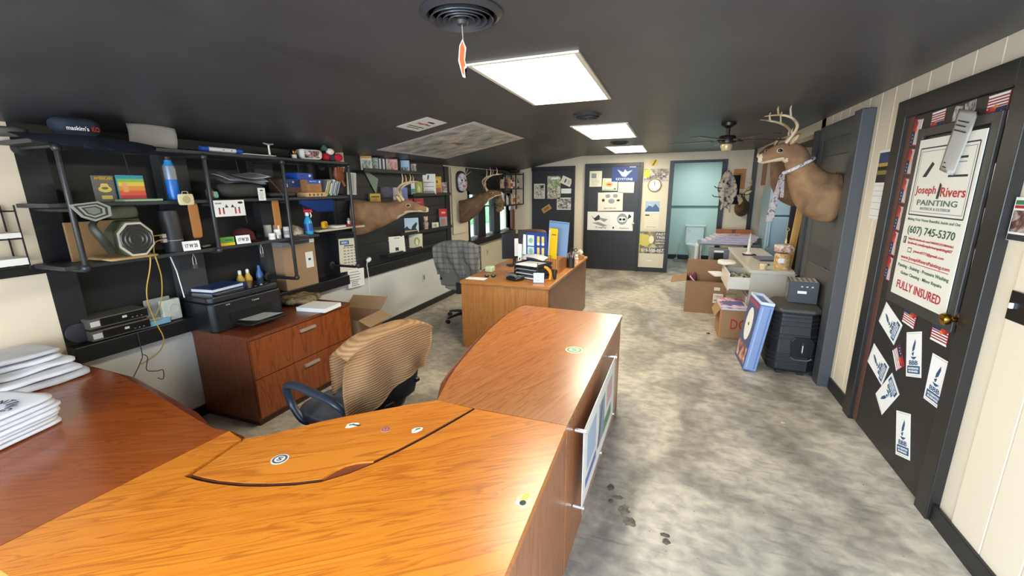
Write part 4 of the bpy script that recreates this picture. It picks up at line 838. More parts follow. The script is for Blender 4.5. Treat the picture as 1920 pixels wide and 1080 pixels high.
# --- bottom shelf
t = thing('jobsite_radio', 'olive green device with an octagonal grille and a carry handle on the bottom shelf', 'radio', (on(0.24), 1.50, Z3+0.001), 0.0)
OL = M('#4a4d3a', 0.6); OLD = M('#2e3028', 0.5)
octo = lambda r, s_=1.0: [(r*0.86*math.cos(PI/8+k*PI/4), r*math.sin(PI/8+k*PI/4)) for k in range(8)]
mo = lambda x, z: frame((x, 0.04, z), (1, -0.15, 0))
B().prism(octo(0.115), -0.16, 0.0, mo(0.13, 0.115)).obj('body', OL, t, bev=0.01); B().prism(octo(0.105), 0.0, 0.008, mo(0.13, 0.115)).obj('rim', M('#b9b3a2', 0.4), t, bev=0.002); B().prism(octo(0.092), 0.008, 0.012, mo(0.13, 0.115)).obj('grille', M('#1d1c1a', 0.5), t, bev=0.002)
for r in (0.065, 0.045, 0.025): B().lathe([(r, 0.012), (r+0.006, 0.016), (r+0.012, 0.012)], seg=24, mtx=mo(0.13, 0.115), cap=False).obj('speaker_ring', M('#35332f', 0.4), t, smooth=True)
B().tube([(0.1, -0.07, 0.05), (0.14, -0.12, 0.13), (0.12, -0.14, 0.21), (0.05, -0.05, 0.26)], [0.022, 0.024, 0.02, 0.016], 10, flat=0.7, sm=True).obj('handle', OLD, t, smooth=True)
B().soft((0.06, 0.03, 0.27), 0.10, 0.14, 0.07, amp=0.003, p=5, n=10, nz=4).obj('top_module', OL, t, smooth=2)
for k, (f, mt_) in enumerate(((1, M('#8f9188', 0.4)), (0.82, OLD), (0.66, M('#8f9188', 0.4)), (0.5, OLD), (0.38, M('#6f7268', 0.4)))):
    B().prism([(-0.085*f, 0.035*f), (0.03*f, 0.05*f), (0.075*f, 0.02*f), (0.07*f, -0.03*f), (0.0, -0.055*f), (-0.05*f, -0.03*f)], 0, 0.012+0.001*k, frame((0.16, -0.145, 0.285), (1, -0.2, 0.2), 0)).obj('foot_pad', mt_, t)
B().soft((0.02, 0.02, 0.01), 0.26, 0.26, 0.018, amp=0.004, p=6, n=10, nz=3).obj('straw_mat', M('#b08d5e', 0.8), t, smooth=2); B().box(-0.12, -0.10, -0.16, 0.2, 0.0, 0.22).obj('rear_board', M('#8a6a45', 0.8), t)
t = thing('smart_speaker', 'tall rounded black speaker with two yellow cables on the bottom shelf', 'speaker', (on(0.26), 1.80, Z3+0.001), 0)
B().lathe([(0.052, 0), (0.056, 0.01), (0.056, 0.06), (0.054, 0.24), (0.048, 0.265), (0.02, 0.275)], seg=28).obj('body', M('#2d2e31', 0.45), t, smooth=True); B().lathe([(0.0565, 0.075), (0.0565, 0.078)], seg=28).obj('seam_ring', LGREY, t, smooth=True)
for z in (0.08, 0.11): bx(0.0, 0.03, -0.075, -0.05, z-0.012, z+0.012).obj('plug', LGREY, t, bev=0.002)
YC = M('#c9a24a', 0.5)
for pts, l in (([(on(0.29), 1.73, 1.42), (on(0.30), 1.66, 1.43), (on(0.31), 1.61, 1.39), (on(0.335), 1.615, 1.33), (on(0.345), 1.60, 1.25), (on(0.22), 1.60, 1.05), (on(0.12), 1.68, 0.84), (on(0.12), 1.72, 0.70), (on(0.02), 1.70, 0.58), (on(0.02), 1.60, 0.56)], 'long yellow cable looping down from the black speaker past the sill'),
               ([(on(0.29), 1.73, 1.39), (on(0.31), 1.67, 1.40), (on(0.34), 1.63, 1.34), (on(0.345), 1.64, 1.26), (on(0.25), 1.70, 1.14), (on(0.15), 1.72, 0.95), (on(0.0), 1.74, 0.84)], 'shorter yellow cable from the black speaker to the white router')):
    cu = bpy.data.curves.new('yellow_cable', 'CURVE'); cu.dimensions = '3D'; cu.bevel_depth = 0.0035; cu.bevel_resolution = 2
    sp_ = cu.splines.new('NURBS'); sp_.points.add(len(pts)-1)
    for i, p in enumerate(pts): sp_.points[i].co = (*p, 1)
    sp_.use_endpoint_u = True; sp_.order_u = 3; cu.materials.append(YC)
    tmp = bpy.data.objects.new('tmp', cu); me = bpy.data.meshes.new_from_object(tmp); bpy.data.objects.remove(tmp)
    o = bpy.data.objects.new('yellow_cable', me); C.objects.link(o); tag(o, l, 'cable')
o = B().tube([(0, 0, 0.0), (0.0, 0.0, -0.15), (0.01, -0.02, -0.19), (0.012, -0.06, -0.25), (0.01, -0.12, -0.33)], 0.0028, 6, sm=True).tube([(0, 0, -0.15), (0.01, 0.02, -0.18), (0.01, 0.0, -0.26), (0.012, 0.05, -0.29), (0.012, 0.09, -0.30), (0.012, 0.08, -0.36), (0.012, 0.05, -0.34)], 0.0028, 6, sm=True).obj('loose_cable', M('#3b352c', 0.6), smooth=True, loc=(on(0.098), 1.58, 0.80)); tag(o, 'thin dark tangled cord hanging below the sill against the white wall', 'cord')
o = B().tube([(0, 0, 0), (0.02, 0.02, -0.15), (0.03, 0.03, -0.34)], 0.004, 6).obj('loose_cable', WHITE, smooth=True, loc=(on(0.08), 1.86, 1.30)); tag(o, 'straight white cord running from the bottom shelf to the router', 'cord')
CAPD = M('#4b4138', 0.85)
def cap(name, label, x, y, z, rz, mt, s_=1.0, brim=True):
    t = thing(name, label, 'cap', (XL+x, y, z+0.002), rz)
    B().lathe([(0.088*s_, 0), (0.09*s_, 0.03*s_), (0.08*s_, 0.07*s_), (0.05*s_, 0.098*s_), (0.01, 0.108*s_)], seg=24).obj('crown', mt, t, smooth=True)
    B().grid(lambda u, v: (math.cos((u-0.5)*2.2)*(0.085+0.07*v)*s_, math.sin((u-0.5)*2.2)*(0.085+0.03*v)*s_, 0.012-0.012*v), 14, 4, 0.003).obj('bill', mt, t, smooth=2)
    B().ell((0, 0, 0.11*s_), 0.008, 0.008, 0.005, 10, 6).obj('button', mt, t, smooth=True)
    return t
cap('ball_cap', 'dark brown cap behind the left number card on the bottom shelf', 0.14, 1.96, Z3, 0.2, CAPD, 0.85)
cap('ball_cap', 'dark red cap behind the right number card on the bottom shelf', 0.16, 2.36, Z3, 0.2, M('#5a1f25', 0.85), 0.95)
cap('ball_cap', 'beige camouflage cap at the far end of the bottom shelf', 0.22, 2.795, Z3, 0.1, photo('#6a5c4c', '#a79783', '#c9bba6', 16), 0.82)
for y, l in ((1.865, 'left'), (2.235, 'right')):
    sheet('number_card', '%s of the two white cards reading 17 W 20 on the bottom shelf' % l, 'card', (XL+0.325, y, Z3+0.034), -0.2, 0.098, 0.062, 0.004, PAPER, [('T', '17 W 20', 0, 0, 0.72, 0.42, INK)], lean=0.12)
carton('green_box', 'small green and yellow box in front of the dark red cap', 'box', 0.29, 2.125, Z3, 0.05, 0.10, 0.062, -0.1, M('#5f9a3c', 0.4), [('R', 0, -0.32, 1, 0.3, YEL), ('R', 0.1, 0.15, 0.5, 0.2, M('#356a2c', 0.5))])
o = B().soft((0, 0, 0.012), 0.06, 0.07, 0.02, amp=0.006, fr=30, p=3, n=8, nz=3).obj('metal_clip', M('#8b8a84', 0.35, 0.7), smooth=2, loc=(on(0.27), 1.99, Z3+0.004)); tag(o, 'small crumpled metal clip between the two number cards', 'clip')
def tin(label, x, y, r, h, mt, band=None):
    t = thing('small_can', label, 'can', (XL+x, y, Z3+0.001)); B().lathe([(r, 0), (r, h-0.004), (r*0.9, h)], seg=18).obj('can_body', mt, t, smooth=True)
    if band: B().lathe([(r+0.0005, h*0.25), (r+0.0005, h*0.65)], seg=18).obj('label_band', band, t, smooth=True)
tin('small white cup on the bottom shelf, left of the silver cans', 0.28, 2.52, 0.025, 0.05, WHITE, PAPERC)
tin('tall silver can with a white cap on the bottom shelf', 0.25, 2.60, 0.026, 0.11, SILV, WHITE)
tin('shorter grey can with dark print beside the tall silver can', 0.27, 2.68, 0.03, 0.09, LGREY, GREYP)
tin('pale tin behind the camouflage cap on the bottom shelf', 0.05, 2.68, 0.03, 0.10, M('#d5cfbf', 0.4), None)
# extra shelf board further along with spray bottle etc.
o = bx(0, 0.29, 0, 0.62, -0.018, 0).obj('short_shelf', M('#b9b0a0', 0.5), loc=(on(0.0), 2.99, 1.335)); tag(o, 'short pale board shelf past the end of the bottom pipe shelf', 'shelf'); o.location.x = on(0.01)
o.location = (on(0.01), 3.0, 1.335)
t = thing('spray_bottle', 'blue spray bottle with a red and white trigger on the bottom shelf', 'bottle', (on(0.255), 2.925, Z3+0.001), 0.3)
B().lathe([(0.034, 0), (0.036, 0.01), (0.036, 0.10), (0.028, 0.13), (0.014, 0.155), (0.013, 0.17)], seg=18).obj('bottle_body', M('#2f9fd0', 0.2), t, smooth=True); B().lathe([(0.0365, 0.03), (0.0365, 0.095)], seg=18).obj('label_band', M('#1d5ca8', 0.4), t, smooth=True)
B().lathe([(0.0135, 0.165), (0.017, 0.17), (0.017, 0.19), (0.012, 0.195)], seg=14).obj('collar', WHITE, t, smooth=True); B().box(-0.025, 0.05, -0.012, 0.012, 0.195, 0.222).obj('spray_head', M('#c7233a', 0.4), t, bev=0.004); B().tube([(0.03, 0, 0.195), (0.038, 0, 0.165), (0.03, 0, 0.15)], 0.005, 6).obj('trigger', WHITE, t)
t = thing('tape_measure', 'yellow tape measure on the short pale shelf', 'tape measure', (on(0.23), 3.14, 1.337), 0.2)
B().soft((0, 0, 0.036), 0.035, 0.075, 0.07, amp=0, p=4, n=10, nz=6).obj('case', M('#e3ab1d', 0.4), t, smooth=2); B().cyl((0, 0, 0), 0.02, 0.0176, 0.0195, 18, T(0, 0, 0.036) @ RY(PI/2)).obj('badge', M('#a87a12', 0.4), t); bx(-0.012, 0.012, 0.034, 0.1, 0.002, 0.006).obj('blade_tip', SILV, t)
t = thing('paper_plate_pile', 'low pile of white papers beside the tape measure', 'paper', (on(0.2), 3.30, 1.337), 0.1); bx(-0.08, 0.08, -0.07, 0.07, 0, 0.012).obj('sheets', PAPER, t); bx(-0.07, 0.08, -0.06, 0.07, 0.0125, 0.018).obj('sheets', PAPERC, t)
t = thing('red_tray', 'red tray with a small silver knob on the short pale shelf', 'tray', (on(0.22), 3.48, 1.337)); B().box(-0.06, 0.06, -0.09, 0.09, 0, 0.018).obj('body', M('#9c2a24', 0.5), t, bev=0.003); B().lathe([(0.018, 0.018), (0.02, 0.05), (0.01, 0.06), (0.014, 0.07), (0.004, 0.08)], seg=14).obj('knob', SILV, t, smooth=True)
# sill things
for k, z in enumerate((0.802, 0.878)):
    t = thing('recorder_box', '%s of the two slim grey electronic boxes on the sill' % ['lower', 'upper'][k], 'electronic box', (on(-0.01), 1.52, z), 0.0, 'grey electronic boxes on the sill')
    B().box(-0.085, 0.085, -0.155, 0.155, 0.004, 0.066).obj('case', M('#5f5a50', 0.5, 0.2), t, bev=0.003); B().box(0.085, 0.088, -0.10, 0.152, 0.012, 0.060).obj('front_panel', M('#151515', 0.3), t)
    B().box(0.085, 0.0885, -0.15, -0.105, 0.018, 0.050).obj('label_plate', LGREY, t); B().box(0.088, 0.0895, 0.01, 0.035, 0.034, 0.048).obj('logo_plate', LGREY, t)
    for y in (0.06, 0.085, 0.11): B().box(0.088, 0.089, y, y+0.008, 0.022, 0.027).obj('port', GREYP, t)
t = thing('speaker_disc', 'round dark grey speaker disc on the sill at the near end', 'speaker', (on(-0.055), 1.335, 0.87)); B().lathe([(0.055, 0), (0.06, 0.005), (0.058, 0.02), (0.02, 0.024)], seg=24, mtx=T(0.056, 0, 0.0) @ RY(PI/2)).obj('disc', M('#33343a', 0.5), t, smooth=True)
t = thing('router_box', 'white wall router propped on the sill with a coiled cable', 'router', (on(0.02), 1.80, 0.803), 0.0)
B().box(-0.02, 0.02, -0.02, 0.10, 0.0, 0.15).obj('case', M('#c3c8bc', 0.4), t, bev=0.008); B().box(-0.03, -0.021, -0.10, 0.06, 0.0, 0.17).obj('back_plate', M('#8d9190', 0.4), t, bev=0.003); B().lathe([(0.028, 0), (0.031, 0.003), (0.034, 0)], seg=20, mtx=T(0.021, 0.05, 0.08) @ RY(PI/2), cap=False).obj('coil', LGREY, t, smooth=True)
o = B().box(-0.05, 0.05, -0.09, 0.09, 0, 0.035).obj('blue_carton', M('#7fa9c4', 0.4), bev=0.002, loc=(on(0.02), 1.74-0.03, 0.803)); tag(o, 'low pale blue carton on the sill beside the grey electronic boxes', 'box'); prints(o, 0.1, 0.18, 0.035, [('R', 0, 0, 0.5, 0.7, WHITE)])
# big carton standing on sill under shelf, yellow and blue bottles
t = thing('tall_carton', 'tall brown cardboard carton with a white label standing on the sill', 'box', (on(-0.015), 2.95, 0.802))
B().box(-0.09, 0.10, -0.185, 0.185, 0.0, 0.40).obj('body', CARD, t, bev=0.002); B().box(-0.092, 0.102, -0.187, 0.187, 0.401, 0.445).obj('lid', M('#8b8a88', 0.5), t, bev=0.002); bx(0.1022, 0.103, -0.10, 0.12, 0.408, 0.438).obj('lid_label', M('#3b3c40', 0.5), t); bx(0.1022, 0.103, 0.125, 0.18, 0.408, 0.438).obj('lid_sticker', PAPER, t)
o = bx(0.1005, 0.1012, 0.06, 0.15, 0.17, 0.32).obj('white_label', PAPER, t); bx(0.1012, 0.1016, 0.09, 0.12, 0.24, 0.26).obj('print', INK, t)
for k, (y, mt_, l) in enumerate(((2.42, M('#d8b23c', 0.4), 'left yellow glue bottle behind the printer'), (2.49, M('#d8b23c', 0.4), 'right yellow glue bottle behind the printer'), (2.60, M('#3d6fae', 0.3), 'blue bottle behind the printer beside the yellow ones'))):
    t = thing('glue_bottle', l, 'bottle', (on(-0.065), y+0.03, 0.802)); h = 0.235 if k < 2 else 0.25
    B().lathe([(0.028, 0), (0.03, 0.01), (0.03, h*0.7), (0.014, h*0.86), (0.012, h*0.9)], seg=16).obj('bottle_body', mt_, t, smooth=True); B().lathe([(0.0305, h*0.2), (0.0305, h*0.6)], seg=16).obj('label_band', PAPERC if k < 2 else M('#4b5866', 0.4), t, smooth=True); B().lathe([(0.013, h*0.88), (0.013, h), (0.005, h*1.03)], seg=12).obj('cap', WHITE if k < 2 else M('#3d6fae', 0.3), t, smooth=True)
for y, l in ((1.92, 'padlock hanging under the bottom shelf above the printer'), (2.44, 'padlock hanging under the shelf near the yellow bottles')):
    t = thing('padlock', l, 'padlock', (on(0.24), y, 1.20)); B().box(-0.006, 0.006, -0.014, 0.014, -0.03, 0.0).obj('body', M('#6c6d70', 0.3, 0.7), t, bev=0.003); B().tube([(0, -0.01, 0), (0, -0.01, 0.04), (0, 0, 0.075), (0, 0.01, 0.04), (0, 0.01, 0)], 0.0025, 6).obj('shackle', SILV, t, smooth=True)

# ------------------------------------------------------------------ DISPLAY WALL: posters, ledges, books
sheet('notice_sheet', 'white notice with a blue banner and columns of text on the black wall', 'notice', (XL+0.010, 3.66, 1.00), 'L', 0.27, 0.36, 0.002, PAPERC, [('R', -0.18, 0.38, 0.5, 0.12, M('#1d5fa8', 0.5)), ('T', 'MEMO', -0.18, 0.38, 0.35, 0.07, WHITE)] + [('R', -0.2+0.2*i, 0.22-0.09*k, 0.13, 0.035, GREYP) for i in range(4) for k in range(7)] + [('R', 0.05, 0.28, 0.55, 0.03, INK)], ang=-3)
sheet('lower_notice', 'second white printed notice hanging over the black ledge below the first', 'notice', (XL+0.045, 3.71, 0.735), 'L', 0.26, 0.20, 0.002, WHITE, lines(0, 0.35, -0.1, 0.8, 4, GREYP, 0.04, 3) + lines(0, -0.2, -0.4, 0.6, 3, INK, 0.03, 4), ang=-3)
t = thing('wall_phone_charger', 'white plug with a thin white cord on the black ledge', 'plug', (XL+0.02, 3.95, 0.90)); B().soft((0.02, 0, 0), 0.04, 0.07, 0.045, amp=0, p=3, n=8, nz=4, mtx=RX(0.5)).obj('plug_body', WHITE, t, smooth=2); B().tube([(0.02, -0.03, -0.02), (0.035, -0.06, -0.05), (0.04, -0.05, -0.2), (0.03, -0.06, -0.62)], 0.004, 6).obj('cord', WHITE, t, smooth=True)
def ledge(label, y0, y1, z):
    t = thing('picture_ledge', label, 'shelf', (XL+0.010, (y0+y1)/2, z), 0, 'black picture ledges'); L_ = (y1-y0)/2
    B().box(0, 0.11, -L_, L_, -0.02, 0).obj('ledge_board', TRIMBLK, t, bev=0.002); B().box(0.105, 0.118, -L_, L_, -0.02, 0.02).obj('front_lip', TRIMBLK, t, bev=0.002)
LZ = (1.905, 1.625, 1.425, 1.135, 0.915)
ledge('highest black picture ledge, holding the tall upright books', 3.90, 5.16, LZ[0]); ledge('black picture ledge with the white name card and green book', 4.82, 5.84, LZ[1])
ledge('short black picture ledge with the two red books', 4.70, 5.25, LZ[2]); ledge('black picture ledge with the dog picture and red tin', 4.50, 5.84, LZ[3]); ledge('lowest black picture ledge with the two cream cards', 4.20, 5.80, LZ[4])
YW = -0.78
def lb(name, label, y, z, wd, ht, mt, items=(), t_=0.012, yaw=YW, ang=0, lean=0.0, cat='book', x=0.045, grp=None):
    return sheet(name, label, cat, (XL+0.012+x, y, z+ht/2+0.001+abs(math.sin(math.radians(ang)))*wd*0.4), yaw, wd, ht, t_, mt, items, ang=ang, lean=lean, group=grp)
bkp = 'books on the picture ledges'
lb('upright_book', 'cream book with an orange top edge, first on the highest ledge', 4.03, LZ[0], 0.12, 0.155, PAPERC, [('R', 0, 0.42, 1, 0.14, M('#d79a3a', 0.5)), ('R', 0, -0.1, 0.8, 0.6, photo('#5d6c62', '#a3a998', '#dcd6c4', 18))], grp=bkp)
lb('upright_book', 'grey patterned book, second on the highest ledge', 4.16, LZ[0], 0.10, 0.145, GREYP, [('R', 0, 0, 0.85, 0.8, photo('#4c5c56', '#8fa096', '#c9c9ba', 18, 1))], grp=bkp)
for k, c in enumerate(('#26282c', '#d8d6d0', '#3b3c40', '#e2e0da')):
    lb('thin_book', ['thin black', 'thin white', 'thin charcoal', 'thin cream'][k]+' book standing edge out on the highest ledge', 4.26+0.035*k, LZ[0], 0.028, 0.15-0.01*(k % 2), M(c, 0.5), (), t_=0.08, grp=bkp, x=0.012)
lb('upright_book', 'pink photo book on the highest ledge', 4.50, LZ[0], 0.14, 0.15, M('#c98f86', 0.5), [('R', -0.4, 0, 0.15, 1, PAPER), ('R', 0.06, 0.0, 0.7, 0.85, photo('#a8685e', '#d69c90', '#e8beb0', 14))], grp=bkp)
lb('upright_book', 'pale blue and white book on the highest ledge', 4.78, LZ[0], 0.11, 0.15, M('#a9c6e4', 0.5), [('R', 0, -0.25, 0.9, 0.4, photo('#2d2f33', '#8b9097', '#e4e4e0', 20))], grp=bkp)
lb('upright_book', 'black framed grey picture book at the far end of the highest ledge', 4.97, LZ[0], 0.10, 0.13, BLK, [('R', 0, 0, 0.7, 0.8, photo('#6c655c', '#a89e90', '#d8d0c0', 22))], grp=bkp)
lb('upright_book', 'white spined book with green picture on the second ledge', 4.93, LZ[1], 0.05, 0.17, PAPER, [('R', 0, -0.2, 0.9, 0.3, M('#4f9aa0', 0.5))], grp=bkp)
lb('upright_book', 'lime green book with a pale animal drawing on the second ledge', 5.07, LZ[1], 0.11, 0.17, M('#2a2c2a', 0.5), [('R', 0, 0.05, 0.85, 0.85, M('#a9b542', 0.5)), ('E', 0, -0.1, 0.2, 0.25, M('#dcd8b8', 0.5)), ('E', -0.1, 0.15, 0.05, 0.12, M('#dcd8b8', 0.5))], grp=bkp)
lb('name_card_stand', 'large white card with a red painter company name on the second ledge', 5.33, LZ[1], 0.20, 0.28, PAPER, [('T', 'JosephRivers', 0, 0.08, 0.75, 0.09, RED), ('P', [(-0.1, 0.22), (-0.02, 0.22), (0.05, 0.42), (-0.05, 0.45)], INK), ('R', 0, -0.12, 0.7, 0.03, GREYP), ('R', 0, -0.38, 0.75, 0.05, GREEN), ('R', 0, -0.3, 0.6, 0.03, GREYP)], cat='card')
lb('upright_book', 'yellow and orange round topped book behind the white name card', 5.56, LZ[1], 0.13, 0.25, M('#e0a63a', 0.5), [('E', 0, 0.2, 0.35, 0.2, M('#f0c950', 0.5)), ('E', 0, 0.2, 0.12, 0.08, M('#a8601c', 0.5)), ('R', 0, -0.3, 0.9, 0.3, M('#b56a4c', 0.5))], grp=bkp)
lb('upright_book', 'grey floral booklet at the far end of the second ledge', 5.73, LZ[1], 0.12, 0.17, photo('#4c4a48', '#9c8f88', '#d8cdc2', 24), (), grp=bkp)
lb('red_book', 'left of the two red covered books on the short ledge', 4.83, LZ[2], 0.085, 0.15, M('#b4343a', 0.5), [('R', 0, 0.1, 0.6, 0.05, M('#d98a86', 0.5))], grp='red books')
lb('red_book', 'right, wider one of the two red covered books on the short ledge', 5.05, LZ[2], 0.13, 0.15, M('#b9383c', 0.5), [('T', 'Hunt', 0, 0.15, 0.45, 0.16, M('#e8b0a8', 0.5)), ('R', 0, -0.4, 0.95, 0.14, M('#9c6c48', 0.5))], grp='red books')
lb('animal_picture', 'small picture of dark animals against a pale blue sky on the fourth ledge', 4.82, LZ[3], 0.21, 0.19, M('#bcd0e6', 0.5), [('P', [(-0.45, -0.45), (-0.4, -0.2), (-0.25, -0.05), (-0.15, -0.2), (0.0, -0.3), (0.1, -0.05), (0.25, 0.1), (0.35, 0.2), (0.42, 0.1), (0.3, -0.2), (0.45, -0.45)], M('#2e2f2c', 0.6)), ('R', 0, -0.42, 0.96, 0.12, M('#c9b58c', 0.5))], cat='picture')
t = thing('clown_figurine', 'small brown and cream figurine on the fourth ledge', 'figurine', (XL+0.07, 5.18, LZ[3]+0.001)); B().lathe([(0.035, 0), (0.03, 0.05), (0.04, 0.09), (0.022, 0.12)], seg=14).obj('body', photo('#4c3026', '#b5927c', '#e4d4c4', 30), t, smooth=True); B().ell((0, 0, 0.15), 0.03, 0.03, 0.032).obj('head', M('#d8c2b2', 0.6), t, smooth=True)
for s_ in (-1, 1): B().ell((0, s_*0.032, 0.175), 0.014, 0.016, 0.018, 10, 6).obj('ear', M('#cbb3a0', 0.6), t, smooth=True)
lb('small_card', 'little cream card on the fourth ledge', 5.45, LZ[3], 0.10, 0.085, PAPERC, [('E', 0, 0, 0.25, 0.3, M('#b0a878', 0.5))], cat='card')
lb('tall_tin', 'tall red and grey tin at the far end of the fourth ledge', 5.68, LZ[3], 0.12, 0.27, M('#8f979e', 0.4), [('R', 0, 0.28, 1, 0.44, M('#c6262c', 0.4)), ('R', 0, -0.2, 0.5, 0.3, M('#c07050', 0.4)), ('R', 0.05, 0.3, 0.5, 0.1, M('#e8a8a0', 0.4))], t_=0.03, cat='tin')
lb('greeting_card', 'cream card with a small dark square, nearer of two on the lowest ledge', 4.46, LZ[4], 0.23, 0.20, M('#e6e0cc', 0.6), [('R', 0.05, -0.3, 0.18, 0.2, INK), ('R', -0.4, 0, 0.04, 0.6, GREYP), ('R', 0.1, 0.38, 0.3, 0.03, INK)], cat='card', ang=2)
lb('greeting_card', 'cream card with an arched drawing, farther of two on the lowest ledge', 4.90, LZ[4], 0.20, 0.19, M('#d8d0b4', 0.6), [('E', 0.12, -0.05, 0.2, 0.3, M('#a89a5c', 0.5)), ('E', 0.12, -0.1, 0.1, 0.22, M('#e0d8bc', 0.5)), ('R', 0.12, -0.4, 0.36, 0.15, M('#c9c09c', 0.5))], cat='card', ang=-2)
lb('tall_white_frame', 'narrow white frame leaning on the black wall behind the near deer head', 3.76, 1.64, 0.10, 0.23, M('#d4d2c8', 0.5), [('R', 0.0, 0, 0.5, 0.85, M('#b8b6aa', 0.5))], cat='frame', yaw=-0.5, ang=-4)
lb('upper_white_board', 'narrow white board above the end of the pipe shelves', 3.62, 1.90, 0.08, 0.20, PAPERC, (), cat='board', yaw=-0.5)
sheet('triangular_pennant', 'green and grey triangular pennant pinned to the black wall', 'pennant', (XL+0.018, 4.13, 1.80), 'L', 0.02, 0.02, 0.001, M('#8c9a8c', 0.6), [('P', [(-6.0, 6.5), (7.0, 1.0), (4.0, -8.0)], M('#8c9a8c', 0.6))])
lb('yellow_sign', 'small yellow framed plaque above the near deer neck', 4.12, 1.55, 0.15, 0.105, M('#2a281f', 0.5), [('R', 0.06, 0, 0.82, 0.9, M('#c9a93c', 0.5)), ('R', 0.06, 0.1, 0.6, 0.14, M('#54471c', 0.5)), ('E', 0.06, -0.22, 0.18, 0.2, M('#c98c64', 0.5))], cat='plaque', yaw=-0.6)
lb('dark_plate', 'round dark slate plate behind the deer antlers', 4.36, 1.60, 0.15, 0.13, M('#3d3a46', 0.4), [('E', 0, 0, 0.46, 0.46, M('#50505e', 0.4))], cat='plate', yaw=-0.6)
lb('flag_picture', 'picture with a white and blue flag behind the deer head', 4.62, 1.53, 0.20, 0.19, M('#6c7cab', 0.5), [('R', -0.25, 0.1, 0.4, 0.8, M('#d6cdd0', 0.5)), ('P', [(-0.4, -0.45), (0.4, -0.45), (0.0, 0.0)], M('#a8433c', 0.5))], cat='picture')
sheet('cream_panel', 'pale cream board fixed upright on the wall beside the window', 'board', (XL+0.022, 6.28, 1.50), 'L', 0.42, 1.05, 0.01, M('#d8cdb6', 0.6))
t = thing('painted_mask', 'white and pink painted mask hanging on the cream board', 'mask', (XL+0.075, 6.30, 1.80), -0.35)
B().soft((0.03, 0, 0), 0.08, 0.19, 0.28, amp=0.006, fr=12, p=2.3, n=14, nz=12).obj('face', photo('#8a7f96', '#cfc8d0', '#e6e2e4', 16), t, smooth=2)
B().soft((-0.005, 0, 0.01), 0.05, 0.24, 0.34, amp=0.002, p=2.5, n=12, nz=10).obj('dark_backing', BLK, t, smooth=2)
for s_ in (-1, 1): B().ell((0.068, s_*0.04, 0.03), 0.006, 0.022, 0.016, 12, 8).obj('eye_hole', INK, t, smooth=True)
B().ell((0.068, 0, -0.06), 0.006, 0.03, 0.018, 12, 8).obj('mouth', M('#c05a78', 0.5), t, smooth=True)
for a in (0.5, 1.1): B().tube([(0.02, 0.07, 0.1), (0.05, 0.07+0.12*math.cos(a), 0.1+0.14*math.sin(a))], [0.006, 0.002], 6).obj('spike', LGREY, t)

